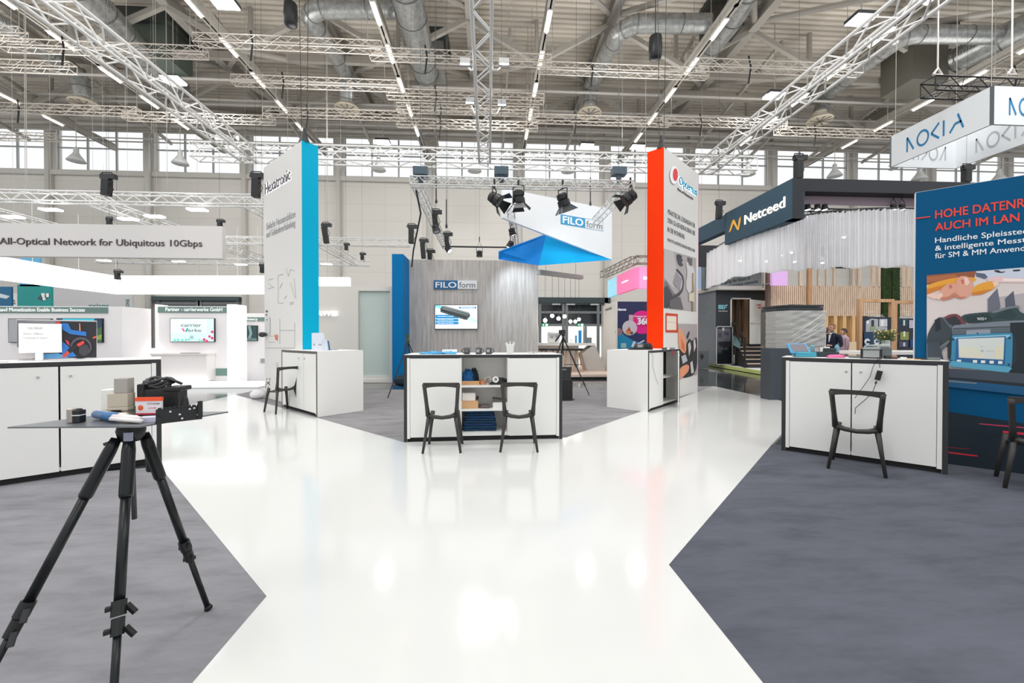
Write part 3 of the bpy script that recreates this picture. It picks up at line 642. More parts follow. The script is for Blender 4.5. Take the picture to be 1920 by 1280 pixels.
mb = MB(); letters(mb, 'LIVE', pb_.pt(0.05, zt+0.04, 0.012), pb_.u, Vector((0, 0, 1)), 0.03, 0.006, depth=0.0004, off=0.0003); mb.build('lettering', M((214, 40, 60), 0.5), t)
mb = MB(); mb.ball(pb_.pt(0.018, zt+0.045, 0.012), (0.012, 0.002, 0.012), 10); mb.build('emblem', M((226, 96, 44), 0.5), t)
c0 = onz(292, 795); c1 = onz(379, 785); t = thing('mounting_bracket', 'black perforated metal bracket lying at the front of the tripod table', 'bracket', c0)
pk = Plane(c0, c1); LK = pk.len
mb = MB(); slab(mb, pk, 0, LK, zt, zt+0.058, 0.004); slab(mb, pk, 0, LK, zt, zt+0.004, 0.004, -0.04)
mb.pbox(pk.pt(0, zt, -0.04), pk.u*LK, pk.n*0.04, Vector((0, 0, 0.004)))
for k in range(9): slab(mb, pk, LK*(0.04+k*0.105), LK*(0.04+k*0.105)+0.012, zt+0.055, zt+0.064, 0.004)
slab(mb, pk, LK-0.016, LK, zt+0.01, zt+0.078, 0.012, 0.004); slab(mb, pk, LK*0.02, LK*0.1, zt, zt+0.03, 0.014, 0.003)
mb.build('plate', BLACK, t)
mb = MB()
for k, (a, z) in enumerate([(0.72, 0.048), (0.82, 0.05), (0.3, 0.045), (0.5, 0.03), (0.95, 0.066), (0.9, 0.02), (0.55, 0.012)]): mb.lathe(pk.pt(LK*a, zt+z, 0.0042), [(0.004, 0), (0.004, 0.001)], 10, axis=pk.n)
mb.build('hole', M((205, 205, 205), 0.4), t)
mb = MB(); q = onz(347, 776); mb.lathe(q, [(0.02, 0), (0.018, 0.03), (0.010, 0.075), (0.006, 0.08)], 10); solo('rubber_cone', mb, BLACK, 'little black cone behind the perforated bracket', 'cone')
c0 = onz(171, 785); c1 = onz(212, 791)
t = thing('sleeve_bundle', 'bundle of white sleeves with a blue wrapper on the tripod table', 'bundle', c0)
mb = MB(); a = onz(172, 787)+Vector((0, 0.02, 0.014)); b = onz(212, 792)+Vector((0, 0.01, 0.014))
mb.tube([a+Vector((0,0,.006)), b+Vector((0,0,.006))], [0.017, 0.019], 10); mb.build('blue_wrapper', M((62, 110, 160), 0.4), t, smooth=True)
mb = MB(); mb.tube([a+Vector((0, 0.005, 0.011)), b+Vector((0, 0.005, 0.011))], 0.013, 10); mb.build('white_wrapper', M((214, 226, 238), 0.4), t, smooth=True)
for k in range(5):
    mb = MB(); o1 = b+Vector((0, (k-2)*0.010, 0.004+0.008*(k % 2))); o2 = onz(262-3*k, 795-k)+Vector((0.0, 0.01, 0.010+0.009*(k % 2))); mb.tube([o1, o2], 0.0085, 10); mb.build('sleeve', M((236, 228, 228), 0.4), t, smooth=True)
mb = MB(); mb.tube([onz(215, 783)+Vector((0, 0, 0.012)), onz(238, 783)+Vector((0, 0, 0.012))], 0.011, 10); solo('white_sleeve', mb, M((244, 240, 226), 0.4), 'short white sleeve with a yellow end lying behind the bundle', 'sleeve', smooth=True)
mb = MB(); c = onz(282, 789); ob(mb, c+Vector((0, 0, 0)), 0.07, 0.05, zt, zt+0.018, 0.25); solo('leaflet_stack', mb, M((206, 204, 226), 0.4), 'small stack of pale leaflets beside the white sleeves', 'leaflets')
# ================================================================ BLUE POSTER WALL (beside the two-door counter)
b0 = plR.pt(plR.len*0.5, 0, -0.50); PW = Plane(b0, b0+plR.u)
aL, _ = PW.sz(1714.5, 600); pwB = PW.pt(aL, 0); zpw = ZAT(1714.5, 361, pwB)
PW = Plane(pwB, pwB+PW.u*2.6)
t = thing('poster_board', 'big deep blue poster wall with red headline and a photo of hands over a machine', 'poster wall', pwB)
BLU = (0, 84, 128)
mb = MB(); slab(mb, PW, 0, 2.6, 0, zpw, 0.09, -0.095); mb.build('panel', M((232, 232, 232), 0.5), t)
mb = MB(); slab(mb, PW, 0.004, 2.6, 0.0, zpw-0.004, 0.004, -0.004); mb.build('blue_face', M(BLU, 0.6, spec=0.15), t)
O_ = 0.0
mb = MB(); ptext(mb, PW, 'HOHE DATENRATEN', 1753, 410, 1990, 395, bold=0.018, depth=0.002); ptext(mb, PW, 'AUCH IM LAN', 1753, 433, 1911, 419, bold=0.018, depth=0.002)
a = PW.sz(1716, 410); b = PW.sz(1744, 406); mb.tube([PW.pt(a[0], a[1]-0.0, 0.003), PW.pt(b[0], a[1], 0.003)], 0.008, 4)
mb.build('lettering', M((238, 66, 50), 0.5), t)
mb = MB()
for s_, x1, yb, yt in (('Handliche Spleisstechnik', 1968, 455.5, 446), ('& intelligente Messtechnik', 1988, 470, 461), ('für SM & MM Anwendungen', 1972, 484.5, 475)): ptext(mb, PW, s_, 1753, yb, x1, yt, bold=0.009, depth=0.002)
mb.build('lettering', M((240, 242, 245), 0.5), t)
sk = (226, 164, 140); sk2 = (200, 128, 104); sk3 = (244, 206, 190); orn = (236, 164, 48); orn2 = (214, 128, 40)
PH = [((224, 212, 208), [(1737.5, 516), (1925, 500), (1925, 742), (1737.5, 715)]), ((186, 178, 180), [(1850, 560), (1925, 540), (1925, 625), (1850, 600)]), ((108, 110, 124), [(1852, 560), (1870, 540), (1876, 575), (1866, 590), (1852, 585)]),
 ((90, 94, 108), [(1884, 560), (1900, 545), (1906, 590), (1885, 585)]), ((150, 84, 52), [(1737.5, 516), (1830, 508), (1826, 522), (1800, 528), (1737.5, 534)]), ((178, 104, 62), [(1737.5, 519), (1790, 514), (1800, 522), (1737.5, 530)]),
 (orn, [(1737.5, 533), (1790, 520), (1822, 519), (1832, 524), (1820, 530), (1786, 532), (1760, 542), (1737.5, 550)]), (orn2, [(1737.5, 542), (1786, 530), (1788, 534), (1737.5, 552)]),
 ((206, 212, 226), [(1829, 511), (1860, 506), (1925, 501), (1925, 519), (1870, 526), (1850, 524), (1828, 517)]), ((92, 100, 124), [(1829, 511), (1846, 513), (1852, 520), (1846, 523), (1830, 518)]), ((40, 44, 56), [(1862, 507), (1872, 506), (1876, 510), (1886, 508), (1880, 512), (1868, 511)]), ((40, 44, 56), [(1898, 506), (1912, 505), (1912, 508), (1900, 509)]),
 ((238, 200, 200), [(1850, 522), (1872, 517), (1890, 522), (1925, 528), (1925, 534), (1880, 530), (1852, 528)]), ((250, 232, 226), [(1880, 522), (1925, 529), (1925, 533), (1880, 527)]),
 (orn, [(1822, 540), (1840, 530), (1866, 526), (1873, 532), (1862, 542), (1840, 552), (1822, 554)]), (orn2, [(1824, 548), (1850, 543), (1862, 542), (1840, 552), (1822, 554)]), (sk3, [(1860, 528), (1870, 527), (1873, 533), (1864, 539)]),
 (sk, [(1793, 523), (1802, 517), (1814, 518), (1824, 530), (1824, 546), (1814, 558), (1800, 561), (1788, 557), (1791, 540)]), (sk2, [(1790, 548), (1800, 556), (1812, 556), (1802, 561), (1788, 557)]), (sk3, [(1806, 521), (1813, 520), (1818, 530), (1812, 536), (1806, 530)]), ((208, 112, 96), [(1801, 525), (1807, 523), (1808, 532), (1803, 532)]),
 (sk, [(1765, 540), (1776, 532), (1790, 531), (1795, 537), (1793, 550), (1780, 561), (1766, 564), (1757, 556)]), (sk2, [(1762, 558), (1778, 556), (1792, 546), (1786, 559), (1768, 564)]), (sk3, [(1756, 552), (1764, 548), (1768, 554), (1760, 562), (1755, 560)]), (sk3, [(1737.5, 553), (1752, 549), (1758, 558), (1752, 561), (1740, 556)]), ((206, 116, 108), [(1778, 535), (1784, 534), (1785, 540), (1780, 541)]),
 ((54, 66, 72), [(1737.5, 628), (1756, 596), (1775, 594), (1790, 612), (1798, 640), (1780, 650), (1737.5, 652)]), ((30, 38, 46), [(1752, 600), (1762, 594), (1764, 618), (1754, 622)]), ((92, 100, 110), [(1766, 596), (1772, 594), (1786, 612), (1782, 616)]), ((122, 60, 66), [(1767, 596), (1780, 589), (1796, 588), (1812, 606), (1808, 608), (1786, 604)]), ((44, 46, 54), [(1772, 598), (1790, 592), (1802, 604), (1800, 610), (1780, 608)]),
 ((46, 70, 72), [(1797, 590), (1856, 584), (1860, 590), (1893, 573), (1906, 573), (1914, 590), (1925, 596), (1925, 600), (1890, 600), (1812, 608)]), ((30, 52, 54), [(1808, 593), (1852, 588), (1862, 600), (1814, 606)]), ((36, 58, 62), [(1862, 596), (1892, 578), (1906, 590), (1900, 598)]), ((118, 124, 132), [(1856, 584), (1892, 574), (1908, 572), (1912, 578), (1896, 577), (1862, 588)]),
 ((122, 132, 142), [(1784, 610), (1808, 608), (1900, 600), (1925, 602), (1925, 622), (1784, 627)]), ((70, 80, 88), [(1786, 615), (1925, 608), (1925, 610), (1786, 618)]), ((92, 102, 112), [(1784, 619), (1896, 614), (1896, 624), (1784, 627)]), ((24, 36, 42), [(1893, 605), (1925, 602), (1925, 738), (1893, 708)]), ((60, 72, 80), [(1784, 627), (1896, 622), (1896, 632), (1784, 640)]),
 ((148, 156, 170), [(1811, 619), (1856, 617), (1856, 627), (1811, 628)]), ((24, 30, 36), circ(1832, 625, 1.6)), ((30, 48, 54), [(1776, 640), (1786, 628), (1898, 624), (1906, 640), (1904, 694), (1776, 686)]),
 ((58, 140, 178), [(1784, 630), (1786, 628), (1894, 623), (1898, 626), (1896, 692), (1888, 698), (1776, 686), (1777, 678), (1783, 672)]), ((150, 204, 224), [(1787, 632), (1892, 627), (1893, 630), (1888, 633), (1790, 636)]), ((38, 100, 150), [(1792, 634), (1885, 630), (1883, 684), (1790, 680)]),
 ((222, 226, 220), [(1796, 635), (1882, 632), (1880, 674), (1797, 670)]), ((230, 227, 206), [(1798, 650), (1830, 652), (1850, 672), (1800, 668)]), ((232, 226, 196), [(1864, 652), (1879, 645), (1878, 672), (1864, 672)]), ((180, 186, 190), rect(1838, 656, 1843, 659)), ((200, 204, 206), rect(1838, 648, 1842, 650)), ((200, 204, 206), rect(1848, 657, 1862, 658))]
PH += [((238, 242, 244), rect(x, 674+k*0.6, x+8, 679+k*0.7)) for k, x in enumerate((1793, 1823, 1838, 1854, 1870))]
PH += [((24, 50, 72), circ(x, y, 2.2, n=10)) for x, y in ((1786, 636), (1891, 633), (1783, 676), (1890, 683), (1802, 688), (1856, 693))]
PH += [((90, 170, 200), [(1783, 676), (1888, 687), (1896, 690), (1888, 698), (1776, 686)]), ((110, 116, 122), [(1756, 652), (1780, 636), (1780, 640), (1762, 662), (1768, 640), (1766, 662), (1754, 662)]), ((58, 68, 78), [(1737.5, 640), (1760, 640), (1772, 690), (1737.5, 688)]),
 ((66, 76, 88), [(1776, 690), (1925, 703), (1925, 722), (1776, 706)]), ((28, 36, 44), [(1776, 706), (1925, 722), (1925, 730), (1776, 712)]), (BLU, [(1737.5, 706), (1776, 710), (1925, 729), (1925, 745), (1737.5, 720)]), ((120, 130, 138), [(1776, 712), (1830, 717), (1830, 719), (1776, 715)])]
ext_ = lambda L: [(c, [(2010, 633+(y-633)*1.0467) if x >= 1920 else (x, y) for x, y in p]) for c, p in L]
PH = ext_(PH)
art('printed_picture', PW, PH, t, 0.004, 0.0004, soft=True)
mb = MB(); ptext(mb, PW, '90S+', 1830, 600.5, 1848, 595.5, bold=0.009, depth=0.001, off=0.045); mb.build('lettering', M((220, 226, 224), 0.5), t)
art('printed_stripes', PW, ext_([((3, 28, 42), [(1770, 770), (1925, 800), (1925, 915), (1770, 880)]), ((196, 50, 92), [(1836, 793), (1925, 800), (1925, 802.5), (1836, 795)]), ((222, 40, 62), [(1880, 807), (1925, 811), (1925, 816), (1880, 811)]), ((140, 34, 50), [(1776, 837), (1818, 841), (1818, 842), (1776, 838.5)]), ((206, 36, 52), [(1778, 846), (1833, 853), (1832, 855.5), (1778, 849)])]), t, 0.0055, 0.0008)
# ================================================================ NETCEED STAND  (dark frame, curtain, wooden slats)
Yn = 9.15; e = YP(1485, 500, Yn); Xn = e.x
ns = thing('stand_canopy', 'dark blue-grey rectangular stand header with a gold and white company name', 'stand header', (Xn, Yn, 0))
NB = M((62, 86, 102), 0.6, spec=0.2); ND = M((34, 38, 44), 0.5)
zb = ZAT(1485, 409.5, e); zt_ = ZAT(1485, 334, e); yf = XP(1359, 450, Xn).y; yf2 = XP(1311, 450, Xn+0.03).y
mb = MB(); mb.pbox((Xn, Yn, zb), (0.30, 0, 0), (0, yf-Yn, 0), (0, 0, zt_-zb)); mb.pbox((Xn+0.06, yf, zb+0.45), (0.24, 0, 0), (0, yf2+3-yf, 0), (0, 0, zt_-zb-0.45)); mb.build('side_fascia', NB, ns)
mb = MB(); mb.pbox((Xn+0.001, Yn-0.004, zt_-0.30), (8.5, 0, 0), (0, 0.3, 0), (0, 0, 0.30)); mb.pbox((Xn+0.001, Yn-0.004, zb), (0.27, 0, 0), (0, 0.28, 0), (0, 0, zt_-zb-0.3)); mb.build('front_fascia', ND, ns)
mb = MB(); mb.pbox((Xn+0.3, Yn+0.3, zt_-0.5), (8.2, 0, 0), (0, 0.03, 0), (0, 0, 0.22)); mb.build('inner_fascia', M((150, 132, 142), 0.6), ns)
mb = MB(); mb.pbox((Xn+0.3, Yn+7.5, zb+0.2), (8.2, 0, 0), (0, 0.1, 0), (0, 0, 0.9)); mb.build('rear_fascia', ND, ns)
NPl = Plane((Xn, yf), (Xn, Yn))
mb = MB(); ptext(mb, NPl, 'Netceed', 1397, 421, 1472.5, 404, bold=0.0, depth=0.02, off=0.004); mb.build('lettering', M((255, 246, 226), 0.5, emit=1.0), ns)
art('emblem', NPl, [((250, 190, 70), [(1367, 436), (1374, 413), (1377.5, 411), (1384, 426), (1386, 411), (1390, 405), (1389.5, 415), (1386, 431), (1383, 431), (1376, 419), (1371, 433)])], ns, 0.012)
truss('lighting_truss', (Xn+0.32, Yn+0.9, zt_-0.55), (Xn+5.2, Yn+0.9, zt_-0.55), 0.22, TRUSSK, 'black lattice truss inside the dark stand header', rc=0.018, rl=0.008)
def spot(name, pos, aim, mat=BLACK, label='', s=1.0, lit=True, barn=False, group=None, hook=0.28):
    pos = Vector(pos); t = thing(name, label, 'spotlight', pos, 0, group); aim = Vector(aim).normalized()
    mb = MB(); mb.lathe(pos-aim*0.11*s, [(0.06*s, 0), (0.095*s, 0.02*s), (0.105*s, 0.10*s), (0.09*s, 0.12*s), (0.115*s, 0.14*s), (0.12*s, 0.23*s), (0.11*s, 0.24*s), (0.10*s, 0.22*s)], 14, axis=aim); mb.build('lamp_body', mat, t)
    mb = MB(); mb.lathe(pos+aim*0.112*s, [(0.098*s, 0), (0.088*s, 0.004)], 14, axis=aim); mb.build('lens', M((255, 255, 255), 0.4, emit=4.0) if lit else M((180, 185, 190), 0.2), t)
    side = aim.cross(Vector((0, 0, 1)))
    if side.length < 0.05: side = Vector((1, 0, 0))
    side.normalize(); mb = MB(); top = pos+Vector((0, 0, hook*s))
    mb.tube([pos-side*0.115*s, pos-side*0.115*s+Vector((0, 0, 0.18*s)), top-Vector((0, 0, 0.02)), pos+side*0.115*s+Vector((0, 0, 0.18*s)), pos+side*0.115*s], 0.010*s, 6); mb.tube([top-Vector((0, 0, 0.04*s)), top+Vector((0, 0, 0.14*s))], 0.018*s, 6); mb.build('yoke', mat, t)
    if barn:
        for k in range(4):
            a = PI/4+k*PI/2; o = aim.orthogonal().normalized(); o = Matrix.Rotation(a, 3, aim) @ o; q = aim.cross(o)
            c = pos+aim*0.125*s+o*0.10*s; mb = MB(); f = (aim+o*0.9).normalized()*0.16*s
            mb.prism([c-q*0.07*s, c+q*0.07*s, c+q*0.12*s+f, c-q*0.12*s+f], aim.cross(q)*0.006); mb.build('barn_door', mat, t)
    return t
xs_ = [1514, 1532.5, 1546, 1675, 1691]
for k, px in enumerate(xs_):
    p = D(px, 388, 9.9); spot('spotlight', p, (0, -0.1, -1), label='%s small lit spotlight in the dark header, counting from the company name' % ordn(k), s=0.62, hook=0.34, group='spotlights inside the dark header')
# curtain
cp = [(1327, 545, 2.95), (1375, 530, 2.95), (1440, 516.5, 2.95), (1500, 508, 2.95), (1560, 503, 2.95), (1640, 500, 2.95), (1715, 500, 2.95), (1800, 500, 2.95)]
CP = [G(x, y, z) for x, y, z in cp]
for i_, y_ in ((0, 541), (1, 521), (2, 511), (3, 506)): CP[i_].z = ZAT(cp[i_][0], y_, CP[i_])
def cr(P, t_):
    n = len(P)-1; i = min(int(t_*n), n-1); f = t_*n-i; p0, p1, p2, p3 = P[max(i-1, 0)], P[i], P[i+1], P[min(i+2, n)]
    return 0.5*((2*p1)+(-p0+p2)*f+(2*p0-5*p1+4*p2-p3)*f*f+(-p0+3*p1-3*p2+p3)*f**3)
mb = MB(); NC = 620; vv = []
for i in range(NC+1):
    f = i/NC; c = cr(CP, f); d = (cr(CP, min(f+0.002, 1))-cr(CP, max(f-0.002, 0))).normalized(); n = Vector((d.y, -d.x, 0))
    w_ = 0.045*math.sin(i*1.05)+0.02*math.sin(i*0.37+1)
    vv += [c+n*w_*1.0+Vector((0, 0, 0.03*math.sin(i*0.09))), Vector((c.x, c.y, 4.28))+n*w_*0.8-Vector((0, 0, 0.05*math.sin(i*0.3)**2))]
mb.add(vv, [(2*i, 2*i+2, 2*i+3, 2*i+1) for i in range(NC)])
CUR = M((250, 250, 252), 0.7, name='voile')
nt = CUR.node_tree; b_ = nt.nodes['Principled BSDF']; tr_ = nt.nodes.new('ShaderNodeBsdfTranslucent'); tr_.inputs[0].default_value = (0.95, 0.95, 0.97, 1); tp_ = nt.nodes.new('ShaderNodeBsdfTransparent'); mx = nt.nodes.new('ShaderNodeMixShader'); mx2 = nt.nodes.new('ShaderNodeMixShader'); mx.inputs[0].default_value = 0.45; mx2.inputs[0].default_value = 0.12
nt.links.new(b_.outputs[0], mx.inputs[1]); nt.links.new(tr_.outputs[0], mx.inputs[2]); nt.links.new(mx.outputs[0], mx2.inputs[1]); nt.links.new(tp_.outputs[0], mx2.inputs[2]); nt.links.new(mx2.outputs[0], nt.nodes['Material Output'].inputs[0])
cobj = solo('curtain', mb, CUR, 'long white sheer pleated curtain curving below the dark header', 'curtain', smooth=True)
mb = MB(); mb.tube([Vector((cr(CP, i/60).x, cr(CP, i/60).y, 4.29)) for i in range(61)], 0.02, 6); solo('curtain_rail', mb, BLACKM, 'thin black curved rail carrying the white curtain', 'curtain rail')
for k, (px, py, d) in enumerate([(1388, 488, 13.6), (1436, 489, 12.8), (1468, 478, 12.4), (1484, 473, 12.2), (1490, 490, 12), (1542, 492, 11.8), (1582, 444, 11.5)]):
    p = D(px, py, d); mb = MB(); mb.lathe(p, [(0.05, 0), (0.06, 0.05), (0.03, 0.16)], 10); s_ = thing('downlight', '%s dot of light behind the white curtain, counting from the red-edged tower' % ordn(k), 'lamp', p, 0, 'small lamps behind the curtain'); mb.build('lamp_body', WHITE, s_)
    mb = MB(); mb.ball(p, 0.045, 10); mb.build('bulb', M((255, 255, 255), 0.5, emit=25.0), s_)
for (px_, tx_) in ((1535, 1470), (1690, 1640)):
    sl = bpy.data.lights.new('header_lamp', 'SPOT'); sl.energy = 110; sl.spot_size = math.radians(85); sl.spot_blend = 0.9; sl.shadow_soft_size = 0.15
    so = bpy.data.objects.new('header_lamp', sl); COL.objects.link(so); so.location = D(px_, 392, 9.75); so.rotation_euler = Vector((D(tx_, 470, 10.6)-so.location)).to_track_quat('-Z', 'Y').to_euler()
# wooden slat wall behind
WD = M((244, 218, 194), 0.6, kind='wood'); WD2 = M((206, 160, 118), 0.6, kind='wood')
Ys = 16.2
def X_(px, y=Ys): return YP(px, 600, y).x
def Z_(py, y=Ys, px=1500): return YP(px, py, y).z
t = thing('slat_screen', 'tall wall of pale vertical wooden slats behind the curtain', 'slat wall', (X_(1440), Ys, 0))
mb = MB(); x = X_(1446); xe = X_(1742); i = 0
while x < xe:
    if not (X_(1652) < x < X_(1686)): mb.pbox((x, Ys, Z_(592)), (0.05, 0, 0), (0, 0.06, 0), (0, 0, Z_(535)-Z_(592)))
    x += 0.085; i += 1
mb.build('lower_slats', WD, t)
mb = MB()
for px, w_ in ((1447, 5), (1498, 6), (1514, 9), (1533, 4), (1548, 3), (1562, 3), (1598, 4), (1608, 6), (1634, 7), (1645, 5), (1690, 6), (1700, 9)): mb.pbox((X_(px), Ys-0.02, Z_(536)), (w_*0.021, 0, 0), (0, 0.08, 0), (0, 0, 1.6))
mb.build('upper_slats', M((232, 208, 184), 0.6, kind='wood'), t)
mb = MB(); mb.pbox((X_(1446), Ys+0.1, Z_(592)), (X_(1742)-X_(1446), 0, 0), (0, 0.05, 0), (0, 0, Z_(538)-Z_(592))); mb.build('backing', M((236, 206, 178), 0.7), t)
mb = MB(); mb.pbox((X_(1512), Ys-0.1, 0), (0.16, 0, 0), (0, 0.12, 0), (0, 0, Z_(503))); mb.build('post', WD2, t)
mb = MB(); mb.pbox((X_(1440)-0.1, Ys-0.1, 0), (0.12, 0, 0), (0, 0.15, 0), (0, 0, Z_(505))); mb.build('post', M((120, 96, 84), 0.6, kind='wood'), t)
LOW = M((238, 196, 140), 0.6, kind='wood')
mb = MB(); mb.pbox((X_(1538, Ys+.7), Ys+0.7, 0), (X_(1640, Ys+.7)-X_(1538, Ys+.7), 0, 0), (0, 0.05, 0), (0, 0, Z_(590))); mb.build('alcove_back', M((74, 62, 50), 0.7, kind='concrete'), t)
for k, px in enumerate((1547, 1564, 1581, 1598, 1611)):
    mb = MB(); mb.pbox((X_(px), Ys, 0), (0.14, 0, 0), (0, 0.3, 0), (0, 0, Z_(592))); mb.build('alcove_post', LOW, t)
mb = MB()
for px, py, c_ in ((1557, 610, 0), (1574, 606, 1), (1574, 622, 1), (1591, 615, 0), (1591, 634, 2), (1606, 612, 2), (1557, 628, 1), (1606, 634, 1)): mb.ball((X_(px, Ys+.45), Ys+0.45, Z_(py, Ys+.45)), (0.12, 0.1, 0.14), 8, c_)
tag(mb.build('alcove_display', [M((190, 196, 60), 0.6), M((196, 170, 150), 0.6), M((60, 90, 40), 0.7)], None), 'small plants and coloured samples shown between the alcove posts', 'display', kind='stuff')
mb = MB(); mb.pbox((X_(1547), Ys-0.9, 0), (X_(1618)-X_(1547), 0, 0), (0, 0.5, 0), (0, 0, 1.15)); solo('bench_counter', mb, M((240, 214, 180), 0.5), 'warm cream counter standing before the wooden alcove posts', 'counter')
mb = MB()
random.seed(3)
for a0, a1, nm in ((1654, 1668, 'moss panel with a pale strip on its far side'), (1670.5, 1684, 'moss panel nearer the blue poster wall')):
    mb = MB(); mb.pbox((X_(a0), Ys-0.06, Z_(640)), (X_(a1)-X_(a0), 0, 0), (0, 0.14, 0), (0, 0, Z_(500)-Z_(640)))
    for i in range(420):
        p = Vector((random.uniform(X_(a0), X_(a1)), Ys-0.07, random.uniform(Z_(640), Z_(500)))); a = random.uniform(0, 6.28); r_ = 0.035
        mb.add([p, p+Vector((r_*math.cos(a), -0.03, r_*math.sin(a))), p+Vector((r_*math.cos(a+1.2), -0.015, r_*math.sin(a+1.2)))], [(0, 1, 2)])
    solo('moss_panel', mb, M((44, 66, 24), 0.8, kind='leaf'), 'tall dark green '+nm, 'plant panel')
# wood frames with dark posters
def framed(px0, px1, pyt, y, lab, seed, parts):
    x0 = X_(px0, y); x1 = X_(px1, y); zt1 = Z_(pyt, y, px0); t = thing('framed_poster', lab, 'poster frame', (x0, y, 0), 0, 'dark posters in timber frames')
    for a in (x0, x1-0.09): mb = MB(); mb.pbox((a, y, 0), (0.09, 0, 0), (0, 0.09, 0), (0, 0, zt1)); mb.build('timber_post', WD2, t)
    mb = MB(); mb.pbox((x0, y, zt1), (x1-x0, 0, 0), (0, 0.09, 0), (0, 0, 0.09)); mb.build('timber_rail', WD2, t)
    P1 = Plane((x0+0.1, y+0.02), (x1-0.1, y+0.02)); mb = MB(); slab(mb, P1, 0, P1.len, 0.35, zt1-0.42, 0.02); pn = mb.build('poster', M((16, 26, 46), 0.4), t)
    return t, P1
t, P1 = framed(1611.5, 1677, 566, 10.8, 'timber frame with a dark poster showing pale circles and cabinets', 1, None)
art('printed_picture', P1, [((178, 182, 186), [(1622, 602), (1632, 597), (1645, 598), (1645, 612), (1662, 613), (1662, 621), (1622, 622)]), ((206, 208, 210), rect(1647, 598, 1662, 612)), ((240, 240, 240), rect(1650, 600, 1655, 611)), ((40, 44, 52), rect(1632, 600, 1637, 612)), ((240, 240, 240), rect(1623, 601, 1627, 607)),
   ((150, 168, 120), [(1630, 612), (1640, 612), (1640, 618), (1628, 618)]), ((20, 60, 92), rect(1618, 622, 1668, 652)), ((230, 232, 235), circ(1624, 640, 5.5)), ((230, 232, 235), circ(1641.5, 640, 5.5)), ((30, 36, 46), rect(1622, 639, 1630, 643)), ((60, 90, 140), rect(1639, 639, 1645, 642))], t, 0.024, 0.002)
mb = MB(); ptext(mb, P1, 'Fiber Connection &', 1629, 592, 1655, 589.5, bold=0.008); ptext(mb, P1, 'Subscriber Connectivity', 1627, 595, 1659, 592.7, bold=0.008); ptext(mb, P1, 'Netceed', 1625, 585.5, 1637, 583, bold=0.008); mb.build('lettering', M((235, 235, 238), 0.5), t)
t, P1 = framed(1677, 1742, 569, 10.9, 'timber frame with a dark poster bearing a yellow-green square', 2, None)
art('printed_picture', P1, [((24, 70, 78), rect(1689, 598, 1701, 612)), ((214, 232, 236), rect(1692, 600, 1695, 610)), ((140, 150, 72), rect(1686, 622, 1702, 637)), ((236, 240, 220), rect(1692, 621, 1695, 631)), ((196, 188, 204), rect(1702.5, 600, 1712, 615)), ((70, 74, 100), rect(1683, 640, 1700, 650)), ((206, 206, 210), rect(1691, 642, 1695, 649)), ((30, 70, 130), rect(1704, 636, 1714, 650))], t, 0.024, 0.002)
mb = MB(); ptext(mb, P1, 'Fiber Cable', 1698, 591.5, 1719, 588.5, bold=0.008); ptext(mb, P1, 'Netceed', 1692, 585, 1705, 582.5, bold=0.008); mb.build('lettering', M((235, 235, 238), 0.5), t)
# flowers in a glass vase on a light table
t_ = G(1662, 700, 0.0); p = D(1661, 657, 7.3)
mb = MB(); mb.pbox((p.x-0.7, p.y-0.35, p.z-0.06), (2.0, 0, 0), (0, 0.8, 0), (0, 0, 0.05)); tb = thing('display_table', 'light table behind the two-door counter with the flower vase', 'table', (p.x, p.y, 0)); mb.build('tabletop', M((226, 222, 220), 0.4), tb)
for dx in (-0.65, 1.25):
    for dy in (-0.3, 0.4): mb = MB(); mb.pbox((p.x+dx, p.y+dy, 0), (0.05, 0, 0), (0, 0.05, 0), (0, 0, p.z-0.06)); mb.build('leg', WHITE, tb)
p = Vector((p.x, p.y, p.z-0.01)); t = thing('flower_vase', 'glass vase with a loose bunch of olive and cream flowers', 'vase', p)
mb = MB(); mb.lathe(p, [(0.045, 0), (0.06, 0.01), (0.062, 0.2), (0.058, 0.2), (0.055, 0.02), (0.0, 0.015)], 16); mb.build('vase', M((225, 235, 230), 0.05, alpha=0.35), t, smooth=True)
st = MB(); bl = MB(); lf = MB(); random.seed(5)
for i in range(60):
    a = random.uniform(0, 6.28); r_ = random.uniform(0.03, 0.2); h = random.uniform(0.24, 0.38)
    q = p+Vector((r_*math.cos(a), r_*math.sin(a)*0.7, h)); st.tube([p+Vector((0.02*math.cos(a), 0.02*math.sin(a), 0.03)), p+Vector((0.3*r_*math.cos(a), 0.3*r_*math.sin(a), 0.2)), q], 0.0022, 4)
    bl.ball(q, random.uniform(0.008, 0.016), 6, 0 if random.random() < 0.6 else 1)
    for k in range(6):
        c = p+(q-p)*random.uniform(0.55, 1.0)+Vector((random.uniform(-.02, .02), random.uniform(-.02, .02), 0)); b = random.uniform(0, 6.28); lf.add([c, c+Vector((0.03*math.cos(b), 0.03*math.sin(b), 0.01)), c+Vector((0.028*math.cos(b+.4), 0.028*math.sin(b+.4), 0.035))], [(0, 1, 2)])
st.build('stems', M((70, 84, 40), 0.7), t); bl.build('blossoms', [M((226, 214, 150), 0.7), M((150, 140, 70), 0.7)], t); lf.build('leaves', M((84, 96, 50), 0.7), t)
